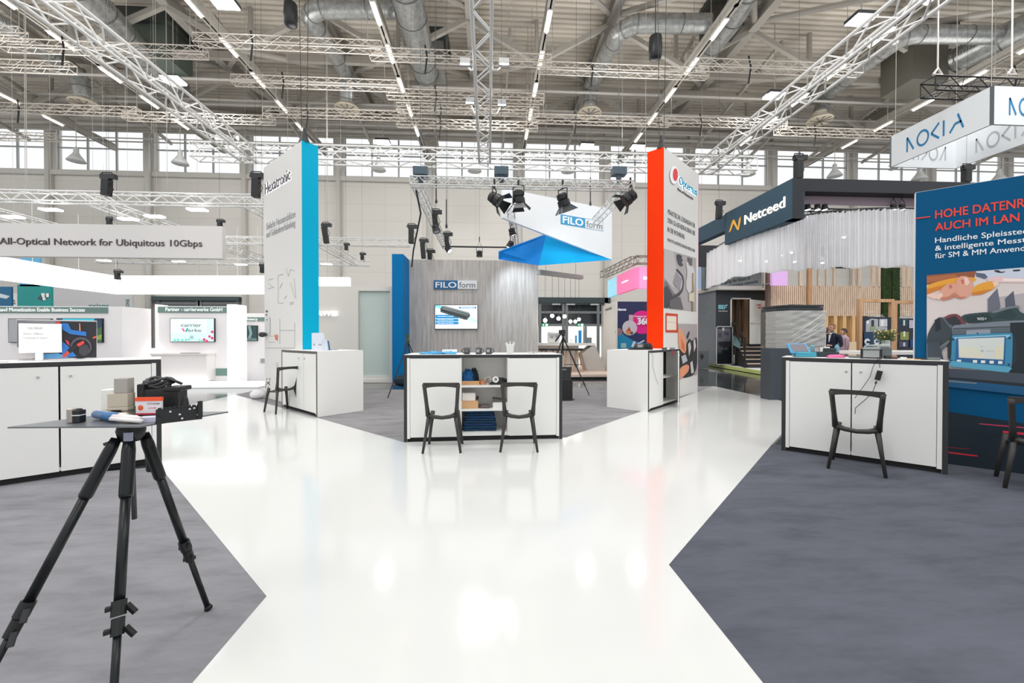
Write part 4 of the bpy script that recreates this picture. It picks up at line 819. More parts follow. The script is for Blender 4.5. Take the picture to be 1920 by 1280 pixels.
# ================================================================ SHRINK-WRAPPED KIOSK
y0 = 8.6; p0 = YP(1457, 650, y0+0.25); p1 = YP(1480, 650, y0); p2 = YP(1542, 650, y0); zk1 = YP(1500, 573, y0).z; zk0 = YP(1500, 651, y0).z
t = thing('wrapped_kiosk', 'boxy kiosk wrapped in creased translucent film on a dark plinth', 'kiosk', (p1.x, y0, 0))
base = [(p0.x-0.04, p0.y), (p1.x, p1.y), (p2.x, p2.y), (p2.x, p2.y+0.6), (p0.x-0.04, p0.y+0.5)]
mb = MB(); mb.prism([(a, b, zk0) for a, b in base], (0, 0, zk1-zk0-0.10)); mb.build('display_case', M((96, 92, 88), 0.4), t)
mb = MB(); mb.prism([(a*1.0, b-0.01, zk1-0.10) for a, b in base], (0, 0, 0.07)); mb.prism([(a, b-0.03, zk1-0.02) for a, b in base], (0, 0, 0.04)); mb.build('cornice', M((44, 50, 56), 0.4), t)
mb = MB(); nx, nz = 46, 26; ring_ = [(p0.x-0.07, p0.y+0.3), (p0.x-0.07, p0.y-0.03), (p1.x-0.02, p1.y-0.05), (p2.x+0.03, p2.y-0.05), (p2.x+0.04, p2.y+0.5)]
seg = []; 
for i in range(len(ring_)-1):
    for k in range(nx//4): f = k/(nx//4); seg.append((ring_[i][0]*(1-f)+ring_[i+1][0]*f, ring_[i][1]*(1-f)+ring_[i+1][1]*f))
vv = []; random.seed(2)
for j in range(nz+1):
    z = zk0-0.02+(zk1-zk0-0.09)*j/nz
    for (a, b) in seg: vv.append((a, b-0.012*abs(math.sin(a*5+z*16))-0.01*abs(math.sin(z*23-a*9)), z))
ns_ = len(seg); mb.add(vv, [(j*ns_+i, j*ns_+i+1, (j+1)*ns_+i+1, (j+1)*ns_+i) for j in range(nz) for i in range(ns_-1)])
mb.build('film', M((226, 226, 222), 0.22, alpha=0.55, kind='film'), t)
mb = MB(); xa_, xb_ = p1.x, p2.x; yy_ = y0-0.062
for k, (z_a, z_b) in enumerate([(0.15, 0.75), (0.05, 0.55), (0.3, 0.95), (0.02, 0.3), (0.4, 0.9), (0.5, 0.45), (0.2, 0.62)]):
    hh = zk1-zk0-0.1; mb.tube([(xa_, yy_, zk0+hh*z_a), ((xa_+xb_)/2, yy_-0.006, zk0+hh*((z_a+z_b)/2-0.03)), (xb_, yy_, zk0+hh*z_b)], [0.004, 0.009, 0.005], 5)
mb.build('film_fold', M((244, 244, 240), 0.25, alpha=0.8), t)
mb = MB(); mb.pbox((YP(1447, 690, 8.2).x, 8.25, 0), (0.62, 0, 0), (0, 0.3, 0), (0, 0, YP(1450, 653, 8.2).z)); mb.build('plinth', M((66, 74, 82), 0.4), t)
mb = MB(); 
for k in range(6): q = Vector((p1.x+0.15+k*0.06, y0+0.25, zk1+0.02)); mb.tube([q, q+Vector((0.05, 0.02, 0.03)), q+Vector((0.09, 0.05, 0.0))], 0.008, 5)
mb.build('cable', BLACK, t)
mb = MB(); mb.prism([(YP(1449, 600, 10).x, 10, 0.9), (YP(1456, 600, 10).x, 10, 0.9), (YP(1457, 600, 10).x, 10, 1.75), (YP(1447.5, 600, 10).x, 10, 1.72)], (0, 0.08, 0)); solo('hanging_coat', mb, M((18, 18, 20), 0.8), 'black cloth hanging beside the wrapped kiosk', 'cloth')
mb = MB(); q = YP(1452, 640, 10.05); mb.pbox((q.x-0.2, 10.05, 0), (0.4, 0, 0), (0, 0.1, 0), (0, 0, 0.9)); solo('coat_stand', mb, M((56, 60, 66), 0.5), 'low dark box below the black cloth', 'box')
# ================================================================ MEETING ROOM BOX WITH OPEN DOOR
Ym = 17.2
def Xm(px, y=Ym): return YP(px, 600, y).x
def Zm(py, y=Ym, px=1390): return YP(px, py, y).z
zr_ = Zm(545); t = thing('meeting_room', 'dark meeting room box with an open white door and pale roof edge', 'room', (Xm(1342), Ym, 0))
DKW = M((44, 48, 54), 0.5); mb = MB()
mb.pbox((Xm(1342), Ym, .145), (Xm(1370)-Xm(1342), 0, 0), (0, 0.1, 0), (0, 0, zr_-.145)); mb.pbox((Xm(1370), Ym, Zm(560)), (Xm(1406)-Xm(1370), 0, 0), (0, 0.1, 0), (0, 0, zr_-Zm(560))); mb.pbox((Xm(1406), Ym, .145), (Xm(1442)-Xm(1406), 0, 0), (0, 0.1, 0), (0, 0, zr_-.145)); mb.build('front_panel', DKW, t)
mb = MB(); mb.prism([(Xm(1342), Ym, .145), (Xm(1342), Ym+0.1, .145), (Xm(1300, Ym+2), Ym+2.6, .145), (Xm(1300, Ym+2)-0.05, Ym+2.5, .145)], (0, 0, zr_-.145)); mb.build('side_panel', M((112, 118, 124), 0.4, kind='speck'), t)
mb = MB(); mb.prism([(Xm(1342)-0.1, Ym-0.35, zr_), (Xm(1442), Ym-0.35, zr_), (Xm(1442), Ym+3, zr_), (Xm(1296, Ym+2), Ym+3, zr_), (Xm(1296, Ym+2), Ym+2.3, zr_)], (0, 0, 0.17)); mb.build('roof_edge', M((196, 192, 186), 0.6), t)
P1 = Plane((Xm(1342), Ym), (Xm(1442), Ym))
mb = MB()
for q in range(4): slab(mb, P1, P1.sz(1347+q*3.2, 600)[0], P1.sz(1349+q*3.2, 600)[0], Zm(579.5), Zm(571.5), 0.01)
slab(mb, P1, P1.sz(1357, 600)[0], P1.sz(1364, 600)[0], Zm(573.2), Zm(571.5), 0.01); slab(mb, P1, P1.sz(1357, 600)[0], P1.sz(1362, 600)[0], Zm(577), Zm(575.2), 0.01)
mb.build('logo', M((140, 214, 228), 0.5), t)
mb = MB(); ptext(mb, P1, 'microfocus', 1347, 584, 1364, 581.5, bold=0.008); mb.build('lettering', M((225, 230, 232), 0.5), t)
fr = MB(); slab(fr, P1, P1.sz(1369, 600)[0], P1.sz(1371.5, 600)[0], Zm(645), Zm(559), 0.03); slab(fr, P1, P1.sz(1369, 600)[0], P1.sz(1407, 600)[0], Zm(561), Zm(558.5), 0.03); fr.build('door_frame', M((214, 212, 208), 0.5), t)
mb = MB(); mb.pbox((Xm(1366), Ym+1.6, 0.5), (Xm(1446, Ym+1.6)-Xm(1366), 0, 0), (0, 0.05, 0), (0, 0, 3)); mb.build('room_back', M((150, 112, 76), 0.6, kind='wood'), t)
mb = MB(); mb.pbox((Xm(1368), Ym+0.1, Zm(645)-0.05), (Xm(1408)-Xm(1368), 0, 0), (0, 1.5, 0), (0, 0, 0.05)); mb.build('room_floor', M((110, 90, 70), 0.6), t)
for k, px in enumerate((1374, 1379, 1387, 1391)): mb = MB(); mb.pbox((Xm(px, Ym+0.9-0.15*k), Ym+0.9-0.15*k, 0.8), (0.07, 0, 0), (0, 0.07, 0), (0, 0, 2.3)); mb.build('slat', M((176, 130, 90) if k % 2 == 0 else (96, 90, 86), 0.6), t)
q0 = Vector((Xm(1437), Ym-0.12, 0)); q1 = YP(1405.5, 600, Ym-0.9); dz0 = YP(1405, 645, Ym-0.9).z; dz1 = YP(1405, 561, Ym-0.9).z
mb = MB(); mb.pbox((q1.x, q1.y, dz0), (q0.x-q1.x, q0.y-q1.y, 0), (0.02, 0.04, 0), (0, 0, dz1-dz0)); dr = mb.build('door', M((206, 206, 200), 0.45), t)
PD = Plane(q1, q0); art('notice', PD, [((206, 50, 70), rect(1420, 570, 1426, 573)), ((206, 50, 70), rect(1421, 575, 1426, 578)), ((206, 50, 70), circ(1417.5, 572, 1, n=8))], dr, 0.01)
mb = MB(); ps = PD.sz(1407.5, 605); mb.bar(PD.pt(ps[0], ps[1], 0.02), PD.pt(ps[0]+0.12, ps[1], 0.05), 0.02, 0.02); mb.build('handle', CHROME, dr)
mb = MB(); slab(mb, PD, 0.05, PD.len-0.05, PD.sz(1410, 607)[1], PD.sz(1410, 606)[1], 0.006); mb.build('panel_joint', M((150, 150, 146), 0.5), dr)
# steps and rails
ts = thing('entrance_steps', 'dark steps with pale nosings and black handrail up to the open white door', 'steps', (Xm(1390), Ym-1, 0))
for k in range(5):
    mb = MB(); yy = Ym-1.9+0.33*k; z1 = 0.16+0.155*(k+1); xl = Xm(1402-k*4, yy); mb.pbox((xl, yy, 0.142), (Xm(1446, yy)-xl, 0, 0), (0, 0.325, 0), (0, 0, z1-0.142)); st_ = mb.build('step', M((38, 34, 34), 0.6), ts)
    mb = MB(); mb.pbox((xl-0.01, yy-0.01, z1-0.03), (Xm(1446, yy)-xl, 0, 0), (0, 0.04, 0), (0, 0, 0.035)); mb.build('nosing', M((214, 190, 168), 0.5), st_)
mb = MB(); a = Vector((Xm(1372), Ym-0.1, Zm(602))); b = Vector((Xm(1397, Ym-1.9), Ym-1.9, YP(1397, 634, Ym-1.9).z)); mb.tube([a, b], 0.035, 6); mb.tube([a-Vector((0, 0, 0.45)), b-Vector((0, 0, 0.4))], 0.025, 6); mb.tube([Vector((b.x, b.y, 0.14)), b+Vector((0, 0, 0.03))], 0.035, 6); mb.tube([Vector((a.x, a.y, 0.14)), a], 0.03, 6); mb.build('handrail', BLACK, ts)
mb = MB(); a = Vector((Xm(1438, Ym-0.4), Ym-0.4, Zm(622))); mb.tube([a, Vector((Xm(1452, Ym-1.9), Ym-1.9, YP(1452, 646, Ym-1.9).z))], 0.02, 6); mb.tube([a-Vector((0, 0, .4)), Vector((Xm(1450, Ym-1.9), Ym-1.9, YP(1450, 668, Ym-1.9).z))], 0.02, 6); mb.build('handrail', CHROME, ts)
# platform under it
mb = MB(); pA = G(1323, 684); pB = G(1470, 709); mb.prism([(pA.x, pA.y, 0), (pB.x, pB.y, 0), (11.2, pB.y+0.2, 0), (11.2, 15.9, 0), (12.1, 17.0, 0), (12.1, pA.y, 0)], (0, 0, 0.14)); pf = thing('stand_platform', 'raised pale stand platform with green light painted along its edge', 'platform', pA); mb.build('deck', M((226, 224, 224), 0.5), pf)
mb = MB(); d_ = (pB-pA).normalized(); nn = Vector((d_.y, -d_.x, 0)); mb.pbox(Vector((pA.x, pA.y, 0.0))+nn*0.002, d_*(pB-pA).length, nn*0.02, Vector((0, 0, 0.13))); mb.build('green_lit_edge', M((206, 220, 130), 0.5), pf)  # green light along the platform edge, put into its colour
# framed glass display, tablet stand
a = YP(1343, 690, 17.0); b = YP(1373, 690, 17.0); zz = YP(1343, 612, 17.0).z; zf = 0.142; t = thing('display_board', 'tall dark glossy panel with rounded pale frame by the steps', 'display', (a.x, 17.0, zf))
mb = MB(); mb.pbox((a.x, 17.0, zf), (b.x-a.x, 0, 0), (0, 0.06, 0), (0, 0, zz-zf)); mb.build('board', M((34, 36, 42), 0.15), t)
mb = MB(); mb.tube([(a.x, 16.99, zf+0.04), (a.x, 16.99, zz-0.05), (a.x+0.05, 16.99, zz), (b.x-0.05, 16.99, zz), (b.x, 16.99, zz-0.05), (b.x, 16.99, zf+0.04), (b.x-0.05, 16.99, zf+0.02), (a.x+0.05, 16.99, zf+0.02), (a.x, 16.99, zf+0.04)], 0.02, 6); mb.build('frame', M((200, 202, 204), 0.4), t)
P1 = Plane((a.x, 17.0), (b.x, 17.0)); art('printed_picture', P1, [((96, 96, 104), rect(1345, 616, 1370, 640)), ((60, 62, 74), rect(1347, 624, 1353, 632)), ((60, 62, 74), rect(1358, 622, 1366, 628)), ((190, 190, 196), rect(1354, 614, 1358, 620)), ((30, 30, 34), rect(1350, 640, 1372, 650))], t, 0.002)
q = YP(1381, 690, 16.6); t = thing('tablet_stand', 'slim stand with a tilted greenish screen in front of the steps', 'tablet stand', (q.x, 16.6, 0.14)); zq = YP(1378, 650, 16.6).z
mb = MB(); mb.tube([(q.x-0.06, 16.6, 0.14), (q.x-0.06, 16.6, zq)], 0.02, 6); mb.tube([(q.x+0.1, 16.6, 0.14), (q.x+0.1, 16.6, zq)], 0.02, 6); mb.box((q.x, 16.6, 0.157), (0.35, 0.3, 0.03)); mb.build('stand', BLACKM, t)
mb = MB(); mb.box((q.x, 16.6, zq+0.2), (0.36, 0.04, 0.5), R=Matrix.Rotation(0.5, 3, 'Y') @ Matrix.Rotation(-0.5, 3, 'X')); mb.build('screen', M((96, 122, 124), 0.3), t)
q = YP(1316, 690, 16.9); mb = MB(); mb.pbox((q.x-0.45, 16.9, 0.0), (0.75, 0, 0), (0, 0.4, 0), (0, 0, YP(1316, 657, 17.5).z)); t = thing('waste_bin', 'grey bin with a dark arrow emblem beside the red-edged tower', 'bin', (q.x, 16.9, 0)); mb.build('body', M((90, 94, 98), 0.5), t)
P1 = Plane((q.x-0.45, 16.9), (q.x+0.3, 16.9)); art('emblem', P1, [((30, 32, 34), [(1316, 662), (1320, 668), (1316, 675), (1312, 668)])], t, 0.004)
# sign on the roof of the meeting room
ya = 17.6; a = YP(1342, 500, ya); b = YP(1428.5, 500, ya); zs0 = YP(1385, 540, ya).z; zs1 = YP(1385, 490, ya).z
t = thing('roof_sign', 'grey sign box above the dark meeting room with two lines of black text', 'sign', (a.x, ya, zs0)); mb = MB(); mb.pbox((a.x, ya, zs0-0.05), (b.x-a.x, 0, 0), (0, 0.3, 0), (0, 0, zs1-zs0)); mb.build('panel', M((150, 158, 160), 0.5), t)
mb = MB(); mb.pbox((a.x-0.45, ya+0.1, zs0-0.05), (0.43, 0, 0), (0, 0.3, 0), (0, 0, zs1-zs0)); mb.build('side_panel', M((120, 130, 134), 0.5), t)
P1 = Plane((a.x, ya), (b.x, ya)); mb = MB()
u2 = (P1.u+Vector((0, 0, 0.17))).normalized()
for s_, x0, yb, x1, cap_ in (('Shaping the future of', 1352, 533, 1407, 0.16), ('communication networks', 1352, 541.5, 1422, 0.15)):
    q0 = P1.sz(x0, yb); q1 = P1.sz(x1, yb); letters(mb, s_, P1.pt(q0[0], q0[1]), u2, Vector((0, 0, 1)), q1[0]-q0[0], cap_, bold=0.012)
mb.build('lettering', M((40, 44, 46), 0.5), t)
def bannerbox(name, lab, px0, px1, py0, py1, y, rgb, emit=0.6, txt_=None, tcol=(255, 230, 240), grp=None, skew=0):
    a = YP(px0, 500, y); b = YP(px1, 500, y+skew); z0 = YP(px0, py1, y).z; z1 = YP(px0, py0, y).z
    t = thing(name, lab, 'banner', (a.x, a.y, z0), 0, grp); P1 = Plane(a, b); mb = MB(); slab(mb, P1, 0, P1.len, z0, z1, 0.12, -0.12); mb.build('panel', M(rgb, 0.5, emit=emit), t)
    if px0 > 1400: mb = MB(); slab(mb, P1, 0.1, 0.16, z0-0.0, z1+0.3, 0.04, -0.75); mb.pbox(P1.pt(0.1, z0+0.1, -0.75), P1.u*0.05, P1.n*0.63, (0, 0, 0.05)); mb.build('bracket', STEEL, t)
    else: mb = MB(); wire(mb, P1.pt(0.2, z1, -0.06), P1.pt(0.2, ZR+0.03, -0.06), 0.007); mb.build('hanger', STEEL, t)
    if txt_: mb = MB(); s_, x0, yb, x1, yt = txt_; ptext(mb, P1, s_, x0, yb, x1, yt, bold=0.009, depth=0.01); mb.build('lettering', M(tcol, 0.5, emit=0.9), t)
    return t
bannerbox('light_banner', 'small blue light box seen between the red-edged tower and the curtain', 1309, 1326, 501, 541, 20, (120, 146, 176), 0.4)
bannerbox('light_banner', 'lilac light box with a round pink glow over the wooden slats', 1448, 1477, 508, 535, 15.6, (206, 164, 214), 0.35)
mb = MB()
# pink / blue hanging banner left of the red tower
ybn = 15.0
t = thing('light_banner', 'large hanging light banner, pale blue at one end and pink along its length', 'banner', YP(1140, 520, 17.0))
a = YP(1139.5, 500, 17.0); b = YP(1190.5, 500, 13.7); P1 = Plane(a, b); 
m1 = P1.sz(1156.5, 500)[0]; z0 = P1.sz(1139.5, 558)[1]; z1 = P1.sz(1139.5, 526)[1]
mb = MB(); slab(mb, P1, 0, m1, z0, z1, 0.15, -0.15); mb.build('blue_panel', M((150, 206, 226), 0.5, emit=0.5), t)
mb = MB(); slab(mb, P1, m1, P1.len, z0, z1, 0.15, -0.15); mb.build('pink_panel', M((244, 116, 164), 0.5, emit=0.5), t)
mb = MB(); ptext(mb, P1, 'ocians', 1166, 531.5, 1178, 528, bold=0.03, depth=0.01); mb.build('lettering', M((255, 225, 240), 0.5, emit=0.9), t)
c2 = YP(1226, 500, 13.7); t2 = thing('light_banner', 'hanging pink light banner partly hidden by the red-edged tower', 'banner', YP(1197, 500, 13.7)); P2 = Plane(YP(1197, 500, 13.7), c2)
mb = MB(); slab(mb, P2, 0, P2.len, P2.sz(1200, 541)[1], P2.sz(1200, 500)[1], 0.15, -0.15); mb.build('panel', M((246, 140, 184), 0.5, emit=0.5), t2)
mb = MB(); ptext(mb, P2, 'ocians', 1206, 524, 1232, 516, bold=0.04, depth=0.01); mb.build('lettering', M((255, 235, 245), 0.5, emit=0.9), t2)
tz = z1+0.25
for tt_, P_ in ((t, P1), (t2, P2)):
    mb = MB(); wire(mb, P_.pt(P_.len*0.5, z1, -0.08), P_.pt(P_.len*0.5, 0, -0.08)+Vector((0, 0, ZR+0.03)), 0.007); mb.build('hanger', STEEL, tt_)
truss('lighting_truss', (a.x-0.2, a.y, tz), (b.x, b.y, tz), 0.25, M((150, 140, 132), 0.4, 0.3), 'thin grey truss carrying the blue and pink light banner', parts=False, rc=0.018, rl=0.008)
truss('lighting_truss', (b.x, b.y, tz), (c2.x+1, c2.y, tz), 0.25, M((150, 140, 132), 0.4, 0.3), 'short grey truss running behind the red-edged tower', parts=False, rc=0.018, rl=0.008)
# dark blue poster wall with pink circle
P1 = Plane(YP(1155, 600, 13.5), YP(1216, 600, 13.5)); t = thing('poster_board', 'navy poster wall with a magenta disc and small round photos', 'poster wall', P1.p0); zT = P1.sz(1155, 565)[1]
mb = MB(); slab(mb, P1, 0, P1.len, 0, zT, 0.1, -0.1); mb.build('panel', M((34, 38, 84), 0.45), t)
art('printed_picture', P1, [((14, 132, 178), [(1155, 628), (1180, 622), (1216, 632), (1216, 700), (1155, 700)]), ((36, 44, 92), [(1166, 618), (1216, 618), (1216, 645), (1190, 640), (1170, 628)]), ((232, 18, 138), circ(1204, 604, 22)), ((200, 170, 180), rect(1179, 590, 1187, 603)), ((206, 196, 204), circ(1180.5, 614.5, 14)), ((216, 136, 76), circ(1178, 622, 5)), ((196, 50, 48), [(1179, 612), (1183, 620), (1176, 620)]), ((150, 116, 120), circ(1160, 622, 7)), ((120, 84, 70), circ(1184, 624, 3)), ((150, 190, 190), rect(1164, 643, 1174, 652))], t, 0.004)
mb = MB(); ptext(mb, P1, 'cians', 1155.5, 582, 1174, 577.5, bold=0.05, depth=0.01); ptext(mb, P1, '360', 1194, 608, 1218, 596.5, bold=0.04, depth=0.02, off=0.02); ptext(mb, P1, 'Hexagonal', 1188, 594.5, 1211, 591, bold=0.01, depth=0.01, off=0.02); mb.build('lettering', M((244, 244, 250), 0.5), t)
P1 = Plane(YP(1131, 600, 15.5), YP(1154.5, 600, 13.45)); t = thing('partition', 'plain grey-beige stand wall between the glass doors and the navy poster', 'partition wall', P1.p0); mb = MB(); slab(mb, P1, 0, P1.len, 0, P1.sz(1140, 570)[1], 0.06, -0.06); mb.build('panel', M((222, 218, 212), 0.6), t)
mb = MB(); ptext(mb, P1, 'ooos', 1135.5, 583, 1147, 577, depth=0.01); mb.build('lettering', M((90, 90, 92), 0.5), t)
# ================================================================ GREY PLANK WALL STAND
def Xq(px, y, py=600): return YP(px, py, y).x
def Zq(py, y, px=900): return YP(px, py, y).z
yg = 12.9; x0 = Xq(768, yg); x1 = Xq(1009, yg); zg = Zq(487.5, yg, 890)
t = thing('plank_wall_stand', 'grey wood-grain stand wall with a company sign and a screen on it', 'stand wall', (x0, yg, 0)); PG = Plane((x0, yg), (x1, yg))
xs2 = PG.sz(940, 600)[0]
mb = MB(); slab(mb, PG, 0, PG.len, 0, zg, 0.12, -0.12); mb.build('grey_panel', M((186, 180, 175), 0.55, kind='greywood'), t)
mb = MB(); mb.pbox((x0-0.32, 11.95, 0.03), (0.32, 0, 0), (0, 0.93, 0), (0, 0, Zq(476, 11.95, 748)-0.03)); mb.build('blue_return', M((0, 114, 176), 0.6, spec=0.15), t)
ts = thing('wall_sign', 'blue and white company sign on the grey plank wall', 'sign', PG.pt(PG.sz(813, 540)[0], PG.sz(813, 542)[1])); mid = 858.5
mb = MB(); prect(mb, PG, 813.5, 525.5, mid, 542, 0.04); mb.build('blue_half', M((20, 98, 150), 0.4), ts)
mb = MB(); prect(mb, PG, mid, 526, 894.5, 541.5, 0.04); mb.build('white_half', M((236, 238, 240), 0.4), ts)
mb = MB(); ptext(mb, PG, 'FILO', 817, 539.2, 856, 528.8, bold=0.014, off=0.042); mb.build('lettering', M((245, 245, 245), 0.4), ts)
mb = MB(); ptext(mb, PG, 'form', 861, 539.2, 891, 528.8, bold=0.0, off=0.042); mb.build('lettering', M((96, 96, 100), 0.4), ts)
mb = MB(); ptext(mb, PG, 'by Hexatronic', 861, 547.5, 892, 545, off=0.01); mb.build('lettering', M((225, 225, 228), 0.4), ts)
tv = thing('wall_screen', 'flat screen on the grey plank wall showing a bundle of dark tubes', 'screen', PG.pt(PG.sz(816, 600)[0], PG.sz(816, 617)[1]))
mb = MB(); prect(mb, PG, 815.5, 571.5, 895.8, 617, 0.05); mb.build('casing', BLACK, tv)
SCRN = lambda c, e=0.75: M(c, 0.4, emit=e)
def screen_art(name, pl, layers, parent, off, e=0.8):
    mb = MB(); mats = []; idx = {}
    for i, (c, pts) in enumerate(layers):
        if c not in idx: idx[c] = len(mats); mats.append(M(c, 0.35, emit=e))
        v = [pl.pt(*pl.sz(px, py), off+0.0015*i) for px, py in pts]
        ar = sum((v[j]-v[0]).cross(v[(j+1) % len(v)]-v[0]).dot(pl.n) for j in range(1, len(v)-1))
        if ar < 0: v = v[::-1]
        mb.add(v, [tuple(range(len(v)))], idx[c])
    return mb.build(name, mats, parent)
screen_art('display_image', PG, [((226, 236, 244), rect(816.5, 572.5, 895, 616)), ((120, 196, 228), [(816.5, 572.5), (826, 572.5), (860, 586), (858, 592), (816.5, 576)]), ((170, 226, 226), [(866, 588), (895, 600), (895, 606), (866, 596)]), ((20, 110, 160), rect(861, 575, 893, 578.5)), ((16, 116, 168), rect(817, 590, 860, 608)), ((226, 236, 244), rect(817, 597, 860, 597.8)), ((226, 236, 244), rect(817, 602.5, 860, 603.3)),
  ((62, 70, 70), [(829, 574), (834, 573.5), (880, 586), (882, 592), (876, 600), (870, 599), (826, 585), (826, 579)]), ((120, 130, 130), [(830, 577), (878, 590), (878, 591), (830, 578.5)]), ((30, 36, 38), [(828, 580), (876, 595), (875, 597), (828, 582.5)]), ((150, 160, 160), [(832, 574.5), (880, 587), (880, 588), (832, 575.5)]), ((200, 90, 90), circ(877, 597, 1.2, n=8)), ((180, 180, 190), rect(818, 611, 828, 612.5))], tv, 0.055)
mb = MB(); 
for yb in (593.8, 600.5, 606.5): ptext(mb, PG, 'Rohrverbände und Zubehör', 821, yb, 851, yb-1.8, bold=0.01, off=0.075)
ptext(mb, PG, 'MIKROROHRVERBAND', 864, 577.8, 890, 575.8, bold=0.02, off=0.075); mb.build('lettering', M((240, 244, 248), 0.4, emit=0.6), tv)
# hanging banner: white slanted panel and blue facets
A = D(942, 352, 10.4); A2 = D(942, 408, 10.5); B = D(1147.5, 392.5, 12.2); B2 = D(1147.5, 487, 12.2)
t = thing('hanging_banner', 'slanted white hanging banner with a blue and white company mark', 'banner', A2); PB = Plane(A, B)
def onPB(px, py, off=0.0): a, z = PB.sz(px, py); return PB.pt(a, z, off)
mb = MB(); mb.prism([onPB(942, 352), onPB(1147.5, 392.5), onPB(1147.5, 487), onPB(942, 408)], -PB.n*0.08); mb.build('panel', M((240, 242, 244), 0.5, emit=0.03), t)
art('blue_half', PB, [((60, 160, 208), [(1051, 401.5), (1096, 409), (1096, 427.5), (1051, 420)])], t, 0.004)
art('outline', PB, [((60, 150, 200), [(1096, 409), (1130.5, 414.2), (1130.5, 433.7), (1096, 427.5)]), ((244, 246, 248), [(1097, 410), (1129.8, 415), (1129.8, 432.8), (1097, 427)])], t, 0.004)
def slant(mb, s_, x0, yb, x1, yb2, cap, bold, off=0.008, depth=0.004):
    p = onPB(x0, yb); q = onPB(x1, yb2); u = (q-p); letters(mb, s_, p, u.normalized(), Vector((0, 0, 1)), u.length, cap, bold, depth, 0, off)
mb = MB(); slant(mb, 'FILO', 1055, 417.6, 1093, 424, 0.19, 0.014); mb.build('lettering', M((246, 248, 250), 0.4, emit=0.3), t)
mb = MB(); slant(mb, 'form', 1099, 425.6, 1128.5, 430.5, 0.19, 0.0); mb.build('lettering', M((120, 130, 140), 0.4), t)
Q = {k: D(*v) for k, v in {'a': (935, 472.5, 11.2), 'b': (1024, 440, 11.6), 'c': (1010, 497.5, 10.6), 'd': (935, 486, 11.2), 'e': (1147, 487, 12.15), 'f': (1139, 500, 13.2)}.items()}
t = thing('hanging_banner', 'blue faceted hanging banner under the slanted white one', 'banner', Q['c'])
back_ = Vector((0, 0.10, 0.05))
mb = MB(); mb.prism([Q['a'], Q['b'], Q['c'], Q['d']], back_); mb.build('blue_facet', M((0, 112, 190), 0.6, spec=0.15), t)
mb = MB(); mb.prism([Q['b'], Q['e'], Q['c']], back_); mb.build('blue_facet', M((0, 156, 216), 0.6, spec=0.15), t)
sl = bpy.data.lights.new('stage_wash', 'SPOT'); sl.energy = 90; sl.spot_size = math.radians(80); sl.spot_blend = 0.8; sl.color = (0.78, 0.9, 1.0); sl.shadow_soft_size = 0.1
so = bpy.data.objects.new('stage_wash', sl); COL.objects.link(so); so.location = D(960, 470, 11.6); so.rotation_euler = (Vector((PG.pt(PG.len*0.86, 2.6)-so.location))).to_track_quat('-Z', 'Y').to_euler()
# ================================================================ DOORS IN THE HALL WALL, PENDANTS, BAR
yd = 27.9; x0 = Xq(996, yd, 600); x1 = Xq(1127, yd); zt = Zq(567, yd, 1060); zl = Zq(558, yd, 1060)
t = tag(thing('door_1', None, None, (x0, yd, 0)), kind='structure')
DG = M((60, 74, 78), 0.4); mb = MB(); mb.pbox((x0-0.2, yd-0.25, zt-0.05), (x1-x0+0.8, 0, 0), (0, 0.3, 0), (0, 0, zl-zt+0.05)); mb.build('lintel', M((56, 70, 74), 0.5), t)
mb = MB(); FG = M((132, 136, 136), 0.4, 0.3)
for px in (1012, 1056, 1062, 1121): mb.pbox((Xq(px, yd)-0.1, yd-0.1, 0), (0.2, 0, 0), (0, 0.15, 0), (0, 0, zt))
for py in (570, 587, 611): mb.pbox((x0, yd-0.08, Zq(py, yd)), (x1-x0, 0, 0), (0, 0.12, 0), (0, 0, 0.16))
mb.build('frame', FG, t)
mb = MB(); mb.pbox((x0, yd-0.03, Zq(611, yd)), (x1-x0, 0, 0), (0, 0.04, 0), (0, 0, zt-Zq(611, yd))); mb.build('dark_glazing', M((34, 40, 44), 0.1), t)
mb = MB(); mb.pbox((x0, yd-0.02, 0), (x1-x0, 0, 0), (0, 0.03, 0), (0, 0, Zq(611, yd))); mb.build('bright_opening', M((235, 236, 232), 0.4, emit=0.7), t)
mb = MB()
for px in (1042, 1069, 1114): mb.pbox((Xq(px, yd)-0.3, yd-0.18, Zq(570, yd)-0.05), (0.6, 0, 0), (0, 0.1, 0), (0, 0, 0.12))
mb.build('door_closer', M((205, 207, 206), 0.4), t)
# doors at far left, behind the partner wall
x0 = Xq(291, yd); x1 = Xq(453, yd); zt = Zq(563, yd, 370)
t = tag(thing('door_2', None, None, (x0, yd, 0)), kind='structure')
mb = MB(); mb.pbox((x0, yd-0.3, Zq(564, yd, 370)), (x1-x0, 0, 0), (0, 0.3, 0), (0, 0, Zq(556.5, yd, 370)-Zq(564, yd, 370))); mb.build('lintel', M((68, 86, 86), 0.5), t)
mb = MB()
for px in (298, 373, 377, 447): mb.pbox((Xq(px, yd)-0.12, yd-0.1, 0), (0.24, 0, 0), (0, 0.12, 0), (0, 0, zt))
mb.pbox((x0+0.2, yd-0.08, Zq(571, yd, 370)), (x1-x0-0.4, 0, 0), (0, 0.1, 0), (0, 0, 0.15)); mb.build('frame', FG, t)
mb = MB(); mb.pbox((x0+0.2, yd-0.03, 0), (x1-x0-0.4, 0, 0), (0, 0.04, 0), (0, 0, zt)); mb.build('glazing', M((90, 96, 98), 0.1), t)
